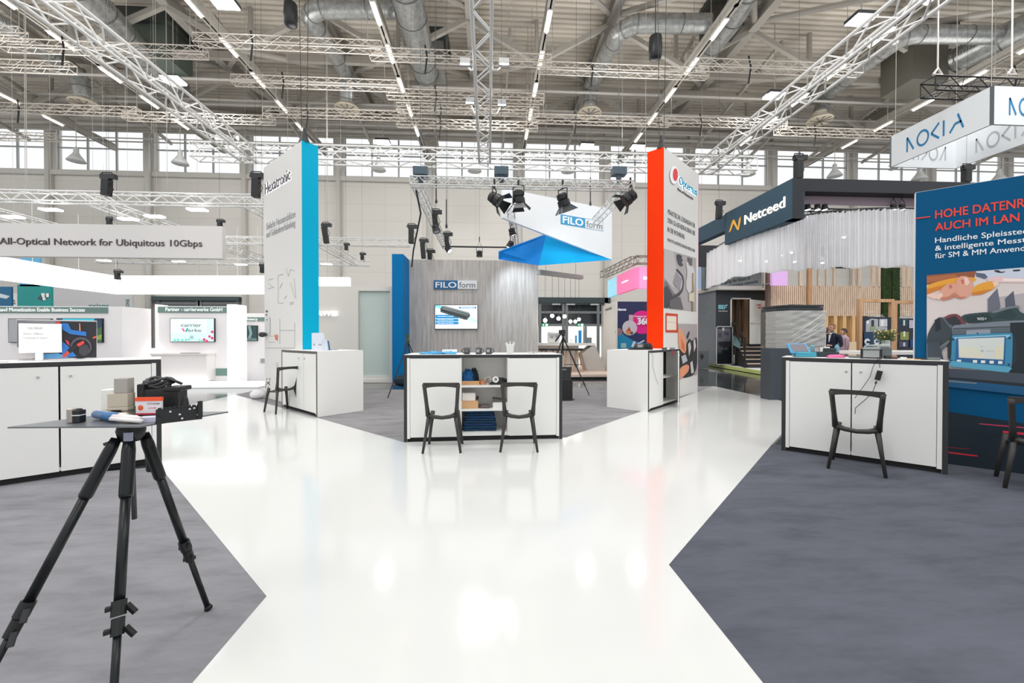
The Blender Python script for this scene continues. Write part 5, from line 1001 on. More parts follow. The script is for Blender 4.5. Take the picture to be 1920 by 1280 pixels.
for k, px in enumerate((1021.5, 1088)):
    q = YP(px, 609, 27.5); t = thing('exit_sign', ('green exit sign hanging in front of the first glass door', 'green exit sign in front of the second glass door, nearer the navy poster')[k], 'exit sign', q, 0)
    mb = MB(); mb.box(q, (0.5, 0.06, 0.2)); mb.build('sign_box', M((20, 120, 80), 0.4, emit=0.5), t)
    P1 = Plane((q.x-0.25, q.y-0.031), (q.x+0.25, q.y-0.031)); mb = MB(); slab(mb, P1, 0.29, 0.45, q.z-0.08, q.z+0.08, 0.003); mb.build('door_symbol', M((235, 255, 245), 0.4, emit=1.0), t)
    mb = MB(); mb.ball((q.x-0.1, q.y-0.035, q.z+0.055), 0.022, 8); mb.tube([(q.x-0.1, q.y-0.035, q.z+0.03), (q.x-0.11, q.y-0.035, q.z-0.02), (q.x-0.07, q.y-0.035, q.z-0.05), (q.x-0.09, q.y-0.035, q.z-0.08)], 0.012, 5); mb.tube([(q.x-0.17, q.y-0.035, q.z+0.0), (q.x-0.1, q.y-0.035, q.z+0.02), (q.x-0.04, q.y-0.035, q.z-0.01)], 0.01, 5); mb.build('running_figure', M((235, 255, 245), 0.4, emit=1.0), t)
    mb = MB(); mb.bar(q+Vector((0, 0, 0.12)), q+Vector((0, 0.42, 0.12)), 0.03, 0.03); mb.bar(q+Vector((0, 0, 0.08)), q+Vector((0, 0, 0.13)), 0.03, 0.03); mb.build('hanger', STEEL, t)
# bar under pendants
yb = 13.6
fx0 = D(1009.5, 510, 12.3); fx1 = D(1090, 520, 14.6)
t = thing('pendant_rail', 'long grey hanging rail from which seven bulbs hang', 'pendant rail', fx0); mb = MB(); mb.bar(fx0, fx1, 0.16, 0.14); mb.build('rail', M((168, 168, 164), 0.5), t)
mb = MB(); 
for f in (0.15, 0.85): c = fx0.lerp(fx1, f); mb = MB(); wire(mb, c, c+Vector((0, 0, ZR+0.03-c.z)), 0.006); mb.build('suspension', BLACKM, t)
for k, (px, py) in enumerate([(1020.5, 600.5), (1032.5, 592), (1044, 597), (1055.5, 593), (1067, 602.5), (1077, 602.5), (1085, 598.5)]):
    f = (px-1009.5)/80.5; d = 12.3+2.3*f; q = D(px, py, d); top = fx0.lerp(fx1, max(0.02, min(0.97, f)))+Vector((0, 0, 0.02)); q = Vector((top.x, top.y, q.z))
    t = thing('pendant_lamp', '%s glowing bulb counted along the grey hanging rail away from the plank wall' % ordn(k), 'pendant lamp', q, 0, 'glowing bulbs over the bar'); mb = MB(); wire(mb, q+Vector((0, 0, 0.1)), top, 0.006); mb.build('cord', BLACKM, t)
    mb = MB(); mb.lathe(q+Vector((0, 0, 0.05)), [(0.022, 0), (0.022, 0.07), (0.01, 0.09)], 10); mb.build('socket', BLACKM, t)
    mb = MB(); mb.ball(q, 0.062, 12); mb.build('bulb', M((255, 250, 235), 0.5, emit=16.0), t, smooth=True)
def Gp(px, py, z): return G(px, py, z)
# bar platform with wooden floor
pl0 = G(1000, 712); mb = MB(); yy0 = pl0.y+0.35; mb.pbox((Xq(996, yy0), yy0, 0), (Xq(1160, yy0)-Xq(996, yy0), 0, 0), (0, 3.6, 0), (0, 0, 0.13)); t = thing('bar_platform', 'low pink-beige platform carrying the bar and its stools', 'platform', (Xq(1080, yy0), yy0, 0)); mb.build('deck', M((228, 206, 192), 0.5), t)
mb = MB(); mb.pbox((Xq(996, yy0), yy0-0.02, 0), (Xq(1160, yy0)-Xq(996, yy0), 0, 0), (0, 0.018, 0), (0, 0, 0.05)); mb.build('plinth', BLACK, t)
zb_ = 0.135; yb = yy0+1.4; z1 = YP(1080, 643, yb).z; z2 = z1-0.09
t = thing('bar_counter', 'pale stone bar with an angled end panel under the glowing bulbs', 'bar', (Xq(1070, yb), yb, zb_)); SB = M((206, 202, 194), 0.5, kind='concrete')
mb = MB(); mb.pbox((Xq(985, yb), yb, z2), (Xq(1117, yb)-Xq(985, yb), 0, 0), (0, 0.75, 0), (0, 0, z1-z2)); mb.build('countertop', M((226, 224, 220), 0.4), t)
mb = MB(); mb.prism([(Xq(1111, yb), yb+0.02, z2), (Xq(1117, yb), yb+0.02, z2), (Xq(1136, yb), yb+0.02, zb_), (Xq(1101, yb), yb+0.02, zb_), (Xq(1092, yb), yb+0.02, z2-0.3)], (0, 0.71, 0)); mb.build('angled_end', M((190, 186, 180), 0.6), t)
mb = MB(); mb.pbox((Xq(985, yb), yb+0.6, zb_), (Xq(1092, yb)-Xq(985, yb), 0, 0), (0, 0.1, 0), (0, 0, z2-zb_)); mb.build('back_panel', M((236, 236, 234), 0.5), t)
def bstool(c, lab):
    c = Vector(c); t = thing('bar_stool', lab, 'bar stool', c, 0, 'bar stools at the pale bar'); mb = MB(); mb.lathe(c+Vector((0, 0, 0.74)), [(0.15, 0), (0.2, 0.02), (0.205, 0.05), (0.18, 0.075), (0.05, 0.08)], 16); mb.build('seat', BLACK, t, smooth=True)
    for k in range(4):
        a = PI/4+k*PI/2; mb = MB(); mb.tube([c+Vector((0.10*math.cos(a), 0.10*math.sin(a), 0.74)), c+Vector((0.19*math.cos(a), 0.19*math.sin(a), 0))], 0.011, 6); mb.build('leg', M((196, 142, 92), 0.5), t)
    mb = MB(); mb.tube([c+Vector((0.165*math.cos(i*PI/6), 0.165*math.sin(i*PI/6), 0.25)) for i in range(13)], 0.007, 5); mb.build('footrest', BLACKM, t)
for k, (px, lab) in enumerate([(1020, 'bar stool half hidden behind the central counter, under the first bulb'), (1041, 'bar stool next to the tripod head, partly hidden by the counter'), (1066, 'black-seated bar stool just past the thin tripod leg'), (1084, 'black-seated bar stool nearest the angled end of the bar')]):
    y_ = yb-0.4-0.05*(k % 2); bstool((Xq(px, y_), y_, zb_), lab)
# things on the bar
zz = z1+0.002
q = Vector((Xq(1038, yb+0.4), yb+0.4, zz)); t = thing('coffee_machine', 'white coffee machine with chrome fittings on the bar behind the tripod head', 'coffee machine', q)
mb = MB(); mb.box(q+Vector((0, 0, 0.2)), (0.42, 0.3, 0.4)); mb.build('body', M((222, 222, 222), 0.4), t, bevel=0.03); mb = MB(); mb.box(q+Vector((0, -0.16, 0.3)), (0.34, 0.05, 0.08)); mb.lathe(q+Vector((-0.08, -0.18, 0.18)), [(0.03, 0), (0.03, 0.06)], 10); mb.lathe(q+Vector((0.1, -0.18, 0.18)), [(0.03, 0), (0.03, 0.06)], 10); mb.build('brew_head', CHROME, t)
for k, (px, w_, h_, c_, nm, lab) in enumerate([(1080, .035, .28, (30, 140, 200), 'drinks_can', 'tall bright blue can on the bar'), (1087.5, .05, .46, (28, 130, 190), 'blue_carton', 'blue carton with white emblem on the bar'), (1097, .07, .62, (120, 124, 126), 'column_fitting', 'grey cylindrical tap column on the bar'), (1071, .06, .16, (240, 240, 240), 'white_box', 'small white box beside the blue can on the bar'), (1104, .09, .2, (110, 120, 124), 'grey_box', 'grey box on the bar next to the tap column')]):
    q = Vector((Xq(px, yb+0.3), yb+0.3, zz)); mb = MB()
    if 'can' in nm or 'column' in nm: mb.lathe(q, [(w_, 0), (w_, h_*0.95), (w_*0.8, h_)], 14)
    else: mb.box(q+Vector((0, 0, h_/2)), (w_*2, w_*1.6, h_))
    solo(nm, mb, M(c_, 0.4), lab, nm.split('_')[-1])
# tripod behind the counter, brochure stand, black pedestal
q = G(1082, 741); hd = D(1056, 628, 9.2); hd.z = YP(1056, 628, hd.y).z
t = thing('camera_tripod', 'slim black tripod with a small camera standing beyond the central counter', 'tripod', (hd.x, hd.y, 0))
f1 = G(1105, 741); hd = Vector((hd.x, f1.y+0.25, 0)); hd.x = Xq(1056, hd.y); zh = YP(1056, 630, hd.y).z
for ft in (f1, Vector((hd.x-0.55, hd.y-0.25, 0)), Vector((hd.x-0.02, hd.y+0.6, 0))):
    a = Vector((hd.x, hd.y, zh-0.02)); mb = MB(); mb.tube([a, a.lerp(ft, 0.5)], 0.017, 8); mb.tube([a.lerp(ft, 0.48), a.lerp(ft, 0.52)], 0.024, 8); mb.tube([a.lerp(ft, 0.5), a.lerp(ft, 0.80)], 0.013, 8); mb.tube([a.lerp(ft, 0.79), a.lerp(ft, 0.82)], 0.018, 8); mb.tube([a.lerp(ft, 0.8), ft], 0.010, 8); mb.build('leg', BLACK, t)
mb = MB(); mb.tube([(hd.x, hd.y, zh-0.45), (hd.x, hd.y, zh+0.04)], 0.014, 8); mb.build('centre_column', BLACK, t)
mb = MB(); mb.lathe((hd.x, hd.y, zh), [(0.04, 0), (0.045, 0.05), (0.025, 0.09)], 10); mb.box((hd.x-0.03, hd.y, zh+0.1), (0.14, 0.06, 0.09)); mb.bar((hd.x-0.05, hd.y, zh+0.06), (hd.x-0.19, hd.y-0.05, zh-0.12), 0.03, 0.03); mb.build('camera', BLACK, t)
q = G(1060, 740); q = Vector((Xq(1058, 8.6), 8.6, 0)); t = thing('pedestal_bin', 'black pedestal on a round foot just beyond the central counter', 'pedestal', q)
mb = MB(); mb.box(q+Vector((0, 0, 0.22)), (0.3, 0.3, 0.42)); mb.build('body', BLACK, t); mb = MB(); mb.lathe(q, [(0.22, 0), (0.22, 0.015)], 20); mb.build('foot', CHARC, t)
mb = MB(); mb.pbox(q+Vector((-0.15, -0.05, 0.435)), (0.28, 0, 0), (0, 0.02, 0), (0.03, 0.04, 0.26)); o = solo('brochure_card', mb, BLACK, 'black printed card standing on the black pedestal', 'card')
P1 = Plane((q.x-0.15, q.y-0.05), (q.x+0.13, q.y-0.05)); 
mb = MB(); letters(mb, 'HEXA', Vector((q.x-0.1, q.y-0.055, 0.63)), Vector((1, 0, 0)), Vector((0, 0, 1)), 0.14, 0.03); tag(mb.build('lettering', M((200, 200, 200), 0.5), o))
mb = MB(); q = Vector((Xq(749, 11.0), 11.0, 0)); mb.ball(q+Vector((0.15, 0, 0.17)), (0.33, 0.2, 0.17), 10); solo('dark_form', mb, M((24, 44, 56), 0.8), 'dark teal rounded form lying on the carpet below the blue end of the plank wall', 'bag')  # flattened dark teal ball on the carpet
t = thing('camera_tripod', 'black tripod mostly hidden behind the central counter, by the blue wall end', 'tripod', (Xq(765, 9.4), 9.4, 0)); q = Vector((Xq(765, 9.4), 9.4, 0)); zz_ = YP(765, 636, 9.4).z
for ft in (G(727, 746), q+Vector((0.5, 0.1, 0)), q+Vector((0.1, 0.6, 0))): mb = MB(); mb.tube([q+Vector((0, 0, zz_-0.05)), ft], 0.012, 8); mb.build('leg', BLACK, t)
mb = MB(); mb.lathe(q+Vector((0, 0, zz_-0.1)), [(0.03, 0), (0.04, 0.06), (0.02, 0.14)], 10); mb.box(q+Vector((-0.01, 0, zz_+0.06)), (0.07, 0.05, 0.1)); mb.bar(q+Vector((0, 0, zz_)), q+Vector((-0.06, -0.02, zz_-0.14)), 0.02, 0.02); mb.build('head', M((40, 70, 50), 0.5), t)
# ================================================================ STAND WALL BETWEEN CYAN TOWER AND BLUE WALL END
yh = 12.3; P1 = Plane((Xq(560, yh), yh), (Xq(741.5, yh), yh)); zt = P1.sz(700, 537)[1]; t = thing('stand_partition', 'beige stand wall with raised white letters and a tall frosted door', 'stand wall', P1.p0)
w0 = P1.sz(674, 600)[0]; w1 = P1.sz(731, 600)[0]; zz0 = P1.sz(700, 705)[1]; zz1 = P1.sz(700, 546)[1]
mb = MB(); slab(mb, P1, 0, w0, 0.1, zt, 0.1, -0.1); slab(mb, P1, w0, w1, zz1, zt, 0.1, -0.1); slab(mb, P1, w0, w1, 0.1, zz0, 0.1, -0.1); slab(mb, P1, w1, P1.len, 0.1, zt, 0.1, -0.1); mb.build('panel', M((226, 223, 216), 0.55), t)
mb = MB(); slab(mb, P1, 0, P1.len, 0, 0.1, 0.12, -0.1); mb.build('base_ledge', M((236, 232, 224), 0.5), t)
mb = MB(); slab(mb, P1, w0, w1, zz0, zz1, 0.02, -0.06); mb.build('frosted_door', M((198, 212, 206), 0.25), t)
mb = MB(); slab(mb, P1, w0-0.03, w0, zz0, zz1, 0.01); slab(mb, P1, w0-0.03, w1, zz1, zz1+0.02, 0.01); mb.build('door_trim', M((170, 170, 164), 0.4), t)
mb = MB(); ptext(mb, P1, 'HUAWEI', 572, 592, 633, 583.5, bold=0.02, depth=0.05, off=0.01); mb.build('lettering', M((252, 252, 252), 0.4, emit=0.3), t)
a = D(560, 527, 16); b = D(653, 527, 16); t = thing('light_box', 'white hanging light bar emerging past the cyan-edged tower', 'light box', a); mb = MB(); mb.pbox(a-Vector((0, 0, 0.16)), b-a, (0, 0.3, 0), (0, 0, 0.32)); mb.build('diffuser', LITW, t)
mb = MB(); wire(mb, b+Vector((-0.8, 0, 0.16)), Vector((b.x-0.8, b.y, ZR+0.03)), 0.008); mb.build('hanger', STEEL, t)
# ================================================================ WHITE STAND, FAR LEFT
yl = 11.6
def wallbox(name, lab, px0, px1, pyt, y, thick, pys, header=None, tone=(244, 240, 240)):
    P1 = Plane((Xq(px0, y), y), (Xq(px1, y), y)); zt = P1.sz(px0, pyt)[1]; t = thing(name, lab, 'stand wall', P1.p0)
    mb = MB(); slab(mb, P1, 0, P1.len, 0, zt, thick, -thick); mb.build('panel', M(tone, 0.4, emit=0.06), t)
    if header: 
        x0, x1, y0, y1, txt, tx0, tx1, yb, yt = header
        mb = MB(); prect(mb, P1, x0, y0, x1, y1, 0.02); mb.build('header_band', M((116, 144, 138), 0.5), t)
        mb = MB(); ptext(mb, P1, txt, tx0, yb, tx1, yt, bold=0.02, off=0.022); mb.build('lettering', M((250, 252, 250), 0.5, emit=0.2), t)
    return t, P1
t, P1 = wallbox('stand_partition', 'white wall under the green-grey band about business success', -120, 229, 573, 11.0, 0.9, 0, (-60, 203, 574.8, 586.2, 'Broadband Monetization Enable Business Success', -25, 161, 583.5, 576.8))
tv = thing('wall_screen', 'wall screen showing green hills, half hidden by the leaning cable poster', 'screen', P1.pt(P1.sz(110, 642)[0], P1.sz(110, 642)[1])); mb = MB(); prect(mb, P1, 110, 596.5, 195.5, 642, 0.05); mb.build('casing', BLACK, tv)
screen_art('display_image', P1, [((30, 60, 84), rect(111, 597.5, 194.8, 641)), ((50, 190, 214), [(122, 597.5), (182, 597.5), (178, 603), (120, 602)]), ((60, 96, 60), [(170, 625), (194.8, 612), (194.8, 641), (170, 641)]), ((120, 156, 70), [(180, 632), (194.8, 626), (194.8, 636), (180, 638)])], tv, 0.055, 0.3)
tv = thing('wall_screen', 'second wall screen mostly hidden behind the white text card', 'screen', P1.pt(P1.sz(2, 642)[0], 1)); mb = MB(); prect(mb, P1, 20, 597, 100, 642, 0.05); mb.build('casing', BLACK, tv); screen_art('display_image', P1, [((150, 150, 156), rect(21, 598, 99, 641))], tv, 0.055, 0.3)
t, P1 = wallbox('stand_partition', 'white partner wall with a screen and a low white shelf box', 296, 434, 573.5, 11.9, 0.35, 0, (296, 434, 575, 586, 'Partner - carrierwerke GmbH', 311.5, 418, 583, 576.5))
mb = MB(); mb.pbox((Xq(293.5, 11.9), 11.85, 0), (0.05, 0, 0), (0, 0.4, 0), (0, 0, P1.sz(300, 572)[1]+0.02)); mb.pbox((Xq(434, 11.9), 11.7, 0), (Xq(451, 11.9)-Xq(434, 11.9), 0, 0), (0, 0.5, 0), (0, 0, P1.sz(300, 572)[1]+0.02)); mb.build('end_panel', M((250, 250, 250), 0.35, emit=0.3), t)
mb = MB(); prect(mb, P1, 405.5, 690.5, 436, 704, 0.02); mb.build('green_plate', M((116, 148, 140), 0.5), t)
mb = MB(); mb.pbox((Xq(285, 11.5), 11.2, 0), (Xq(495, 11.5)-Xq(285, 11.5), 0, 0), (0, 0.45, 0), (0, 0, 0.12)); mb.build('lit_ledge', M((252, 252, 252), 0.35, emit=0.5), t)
tv = thing('wall_screen', 'screen with thin grey company lettering and coloured hexagons', 'screen', P1.pt(P1.sz(322, 641)[0], P1.sz(322, 641)[1])); mb = MB(); prect(mb, P1, 321.5, 596.5, 404.5, 641, 0.05); mb.build('casing', BLACK, tv)
hexs = [((122, 206, 190), circ(x, y, r_, n=6)) for x, y, r_ in ((331, 638, 3), (337, 637, 2.6), (345, 637.5, 2.6), (352, 637, 2.4), (357, 636, 2.2), (377, 637, 2), (381, 639, 2.2))]+[((206, 62, 110), circ(x, y, r_, n=6)) for x, y, r_ in ((386, 636.5, 3), (391, 639, 2.6), (396, 630.5, 2.6), (401, 622, 2.8), (401, 633.5, 2.8))]
screen_art('display_image', P1, [((206, 232, 230), rect(322.5, 597.5, 403.5, 640)), ((222, 240, 238), rect(322.5, 597.5, 390, 625))]+hexs+[((226, 90, 140), [(344, 616), (347, 615), (351, 620), (348, 622)]), ((20, 160, 150), [(351, 622), (354, 615), (357.5, 616), (354, 622)]), ((30, 130, 120), circ(363, 632, 3)), ((222, 240, 238), circ(363, 632, 2.2)), ((30, 130, 120), [(362, 630.5), (365, 632), (362, 633.5)])], tv, 0.055, 0.4)
mb = MB(); ptext(mb, P1, 'carrier', 344, 612.5, 381.5, 606, off=0.09, depth=0.002); ptext(mb, P1, 'erke', 357.5, 622, 381.5, 616, off=0.09, depth=0.002); mb.build('lettering', M((80, 96, 100), 0.5), tv)
t = thing('shelf_box', 'low white drawer box projecting under the company screen', 'shelf', P1.pt(P1.sz(304, 704)[0], 0.3)); mb = MB(); a0 = P1.sz(304, 700)[0]; a1 = P1.sz(404, 700)[0]; zt_b = 1.32-(664-633)/760*11.55; slab(mb, P1, a0, a1, 0.135, zt_b, 0.36, 0.005); mb.build('body', M((244, 240, 238), 0.4), t)
mb = MB(); slab(mb, P1, a0-0.02, a1+0.02, zt_b, zt_b+0.04, 0.38, 0.005); mb.build('top', M((236, 230, 226), 0.4), t)
mb = MB(); slab(mb, P1, a0+0.65, a0+1.1, zt_b+0.042, zt_b+0.055, 0.12, 0.1); solo('remote_keyboard', mb, M((120, 116, 116), 0.4), 'thin grey bar lying on the white drawer box', 'keyboard')
t, P1 = wallbox('stand_partition', 'white wall beside the cyan-edged tower with a band about efficiency', 451, 520, 587, 12.4, 0.3, 0, (451.5, 520, 594.5, 602, 'Best Efficiency', 443, 484, 600.3, 595.8))
tv = thing('wall_screen', 'dark blurred screen on the wall next to the cyan-edged tower', 'screen', P1.pt(P1.sz(453, 639)[0], P1.sz(453, 639)[1])); mb = MB(); prect(mb, P1, 450, 610, 484, 639, 0.05); mb.build('casing', BLACK, tv)
screen_art('display_image', P1, [((44, 66, 66), rect(450.5, 611, 483.5, 638)), ((130, 160, 158), [(467, 611), (472, 611), (475, 625), (472, 634), (467, 634), (470, 625)]), ((96, 124, 122), [(450.5, 633), (483.5, 634), (483.5, 638), (450.5, 638)])], tv, 0.055, 0.3)
mb = MB(); prect(mb, P1, 489, 672, 500, 680, 0.02); solo('wall_plate', mb, M((170, 172, 172), 0.5), 'small grey plate low on the wall beside the cyan-edged tower', 'plate')
t, P1 = wallbox('stand_partition', 'narrow white wall end with a thin dark slit beside the screens', 229.5, 246, 592, 12.0, 0.3, 0, (229.5, 243, 593.5, 601, 'H', 232, 239, 599.5, 595))
mb = MB(); prect(mb, P1, 230, 609, 231.6, 641, 0.01); mb.build('slit', M((110, 104, 100), 0.5), t)
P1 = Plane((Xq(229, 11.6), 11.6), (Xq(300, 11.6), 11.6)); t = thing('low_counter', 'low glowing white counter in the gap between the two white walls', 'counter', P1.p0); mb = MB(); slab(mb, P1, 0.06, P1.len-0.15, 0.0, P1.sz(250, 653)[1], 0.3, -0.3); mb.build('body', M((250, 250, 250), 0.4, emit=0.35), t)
mb = MB(); prect(mb, P1, 231, 645, 261, 656, 0.05, off=-0.2); mb.box
solo('equipment_strip', mb, M((132, 146, 144), 0.4), 'grey equipment strip with sockets on the low white counter', 'equipment')
y_ = 24.0
P1 = Plane((Xq(247, y_), y_), (Xq(276, y_), y_)); t = thing('wall_board', 'pale board with small red lettering far behind the low white counter', 'board', P1.p0); mb = MB(); slab(mb, P1, 0, P1.len, 0, P1.sz(250, 633)[1], 0.05); mb.build('board', M((246, 222, 216), 0.5), t)
mb = MB(); ptext(mb, P1, 'ANGEBOT', 254, 639, 272, 634.5, bold=0.02); mb.build('lettering', M((206, 60, 70), 0.5), t)
P1 = Plane((Xq(97, 20), 20), (Xq(252, 20), 20)); t = thing('stand_partition', 'grey stand wall behind the screens with green vertical lettering', 'stand wall', P1.p0); mb = MB(); slab(mb, P1, 0, P1.len, 0, P1.sz(200, 533)[1], 0.1); mb.build('panel', M((208, 206, 206), 0.6), t)
mb = MB(); ptext(mb, P1, 'axians', 170, 577, 208, 569, bold=0.02, off=0.1); a = P1.sz(246, 593); b = P1.sz(246, 571); letters(mb, 'ALL IN ONE', P1.pt(a[0], a[1]-0.1, 0.1), Vector((0, 0, 1)), -P1.u, 0.9, 0.14, 0.02, off=0.005); mb.build('lettering', M((40, 120, 110), 0.5), t)
for (px0, px1, pyt, c_, lab, bl_) in ((33, 97, 533, (0, 140, 136), 'teal hanging board with a small white device picture above the white wall', 1), (-30, 21.5, 537, (0, 92, 134), 'deep blue board at the frame edge with a slim device picture', 2), (38, 76, 483, (100, 176, 214), 'small light blue board peeping above the glowing ring', 0)):
    y_ = 14.5; P1 = Plane((Xq(px0, y_), y_), (Xq(px1, y_), y_)); a = P1.sz(px0, pyt); t = thing('hanging_board', lab, 'board', P1.pt(0, a[1]-0.9)); mb = MB(); slab(mb, P1, 0, P1.len, a[1]-0.95, a[1], 0.06, -0.06); mb.build('panel', M(c_, 0.4), t)
    if bl_ == 1: art('device_print', P1, [((60, 80, 84), [(70, 560), (78, 550), (93, 549), (94, 557), (80, 564)]), ((226, 230, 230), [(77, 550), (84, 549), (84, 558), (79, 557)]), ((226, 230, 230), [(86, 550), (92, 549.5), (92, 557), (87, 557)]), ((226, 230, 230), circ(83, 560, 3))], t)
    if bl_ == 2: art('device_print', P1, [((206, 214, 222), [(-4, 549), (19, 555), (12, 560), (-4, 557)])], t)
    wm = MB(); wire(wm, P1.pt(P1.len*0.3, a[1]), P1.pt(P1.len*0.3, ZR+0.03, -0.05), 0.008); wm.build('hanger', STEEL, t)
P1 = Plane((Xq(20, 18), 18), (Xq(36, 18), 18)); t = thing('stand_partition', 'pale wall strip with black lettering between the blue and teal boards', 'stand wall', P1.p0); mb = MB(); slab(mb, P1, 0, P1.len, 0, P1.sz(25, 550)[1], 0.1); mb.build('panel', M((232, 230, 228), 0.6), t); mb = MB(); ptext(mb, P1, 'CCA', 21, 566, 34, 562, bold=0.02, off=0.1); ptext(mb, P1, 'TION', 21.5, 571, 34, 567, bold=0.02, off=0.1); mb.build('lettering', M((60, 64, 66), 0.5), t)
# hanging sign with one line of text
P1 = Plane((Xq(-260, 9.2), 9.2), (Xq(417.5, 9.2), 9.2)); z0 = P1.sz(417, 484.5)[1]; z1 = P1.sz(417, 424)[1]
t = thing('hanging_sign', 'long grey-white hanging sign with one line of dark text', 'sign', P1.pt(P1.len*0.6, z0)); mb = MB(); slab(mb, P1, 0, P1.len, z0, z1, 0.12, -0.12); mb.build('panel', M((226, 222, 219), 0.5), t)
mb = MB(); ptext(mb, P1, 'All-Optical Network for Ubiquitous 10Gbps', 0, 457.5, 379.5, 445.5, bold=0.006, depth=0.01); mb.build('lettering', M((84, 74, 74), 0.5), t)
# glowing ring
t = thing('light_ring', 'long glowing white hanging fascia bending around above the white stand', 'light fascia', G(215, 550, 2.8))
R_ = [G(-200, 500, 2.80), G(104, 538, 2.8), G(215, 551, 2.80), G(520, 551, 2.8)]; 
for i in range(3):
    a, b = R_[i], R_[i+1]; n = Vector((0, 0.12, 0)); mb = MB(); mb.pbox(a, b-a, n, (0, 0, 0.62)); mb.build('lit_panel', LITW, t)
mb = MB()
for f in range(9):
    c = R_[2].lerp(R_[3], f/8) if f > 4 else R_[0].lerp(R_[2], f/4.0)
    mb = MB(); wire(mb, c+Vector((0, 0.06, 0.62)), c+Vector((0, 0.06, 2.3)), 0.006); mb.build('hanger', TRUSSW, t)
# leaning poster and white card on the near counter
PLc = plL
ba = Plane(plL.pt(0, 0, -0.45), plL.pt(1, 0, -0.45)); q0 = ba.sz(32, 660); q1 = ba.sz(182, 660); zc = 1.097
t = thing('cable_poster', 'upright poster of a black cable reel with red cables on the near counter', 'poster', ba.pt(q0[0], zc)); mb = MB(); slab(mb, ba, q0[0], q1[0], zc, ba.sz(182, 601)[1], 0.012, -0.012); mb.build('board', M((226, 224, 224), 0.5), t)
art('printed_picture', ba, [((128, 126, 130), [(32, 600), (181, 603), (181, 670), (32, 672)]), ((46, 44, 50), [(110, 602), (181, 603), (181, 670), (110, 670)]), ((150, 146, 150), [(50, 600), (104, 602), (104, 606), (50, 604)]), ((206, 70, 70), [(104, 602), (114, 603), (113, 608), (104, 608)]), ((34, 32, 38), circ(150, 652, 26, 20, 26)), ((92, 92, 98), circ(152, 650, 20, 18, 24)), ((30, 28, 34), circ(152, 652, 17, 16, 24)), ((70, 68, 76), circ(158, 656, 10, 11, 20)),
  ((52, 126, 206), [(116, 606), (128, 606), (134, 618), (162, 622), (162, 630), (132, 626), (118, 618)]), ((52, 126, 206), [(118, 640), (128, 648), (144, 668), (116, 670), (117, 655)]), ((96, 170, 224), [(78, 664), (110, 662), (130, 670), (84, 672)]), ((230, 84, 60), [(116, 668), (128, 656), (133, 660), (122, 670)]), ((40, 40, 46), [(126, 656), (142, 644), (148, 650), (132, 662)]), ((230, 74, 70), [(144, 645), (157, 638), (159, 643), (148, 650)]), ((220, 66, 90), [(123, 636), (130, 640), (132, 648), (126, 644)]), ((214, 140, 120), [(149, 606), (151, 606), (152, 620), (149, 620)]), ((206, 200, 202), [(32, 650), (60, 655), (78, 668), (60, 672), (32, 672)]), ((226, 96, 70), [(174, 632), (181, 629), (181, 633), (175, 635)])], t, 0.003)
t = thing('text_card', 'blank-looking white card with faint text in front of the cable poster', 'card', ba.pt(ba.sz(40, 660)[0], zc)); mb = MB(); slab(mb, ba, ba.sz(38.5, 660)[0], ba.sz(118, 660)[0], ba.sz(60, 661)[1], ba.sz(60, 606.5)[1], 0.008, 0.055); mb.build('card', M((252, 252, 252), 0.4, emit=0.15), t)
mb = MB(); ptext(mb, ba, 'VOLTIMUM', 54, 617, 83, 613, off=0.068); ptext(mb, ba, 'Smart Offices', 47, 627, 84, 623.5, off=0.068); ptext(mb, ba, 'Technologie & Zukunft', 47, 634.5, 92, 631.5, off=0.068); mb.build('lettering', M((190, 190, 186), 0.5), t)
mb = MB(); slab(mb, ba, ba.sz(70, 660)[0], ba.sz(84, 660)[0], zc, ba.sz(70, 660.5)[1], 0.05, 0.05); mb.build('stand', M((235, 240, 242), 0.4), t)
for k, (x0_, x1_, c_, lab) in enumerate(((95, 150, (236, 238, 240), 'loose white leaflet lying before the cable poster'), (8, 30, (232, 228, 226), 'pale leaflet at the frame edge of the near counter'))):
    mb = MB(); s0 = ba.sz(x0_, 672)[0]; s1 = ba.sz(x1_, 672)[0]; mb.pbox(ba.pt(s0, zc+0.001, 0.08+0.1*k), ba.u*(s1-s0)+ba.n*0.03, ba.n*0.13, (0, 0, 0.004)); solo('leaflet', mb, M(c_, 0.4), lab, 'leaflet')
# ================================================================ BIG WHITE TRUSS FRAME
zc0 = 6.8; S = 0.42
def hx(px, py, z): return G(px, py, z)
xl_ = G(447, 299, zc0).x; xr_ = G(1354, 312, zc0).x; yF = (G(447, 299, zc0).y+G(1354, 312, zc0).y)/2; xm_ = G(905, 120, zc0).x
truss('stage_truss', (xl_+S/2, 2.0, zc0+S/2), (xl_+S/2, yF+S, zc0+S/2), S, TRUSSW, 'big white box truss running towards the windows above the cyan-edged tower', rc=0.036, rl=0.018, bay=0.5)
truss('stage_truss', (xr_-S/2, 2.0, zc0+S/2), (xr_-S/2, yF+S, zc0+S/2), S, TRUSSW, 'big white box truss running towards the windows between red tower and dark header', rc=0.036, rl=0.018, bay=0.5)
truss('stage_truss', (xm_, 2.0, zc0+S/2), (xm_, yF-0.05, zc0+S/2), 0.34, M((222, 222, 220), 0.35, 0.1), 'pale box truss running straight away overhead at the centre, four floodlights on it', rc=0.034, rl=0.017, bay=0.5, h=S)
truss('stage_truss', (xl_-1.3, yF+S/2, zc0+S/2+0.0), (xr_+1.3, yF+S/2, zc0+S/2), S, TRUSSW, 'long white box truss crossing in front of the windows behind both towers', rc=0.032, rl=0.016, bay=0.5)
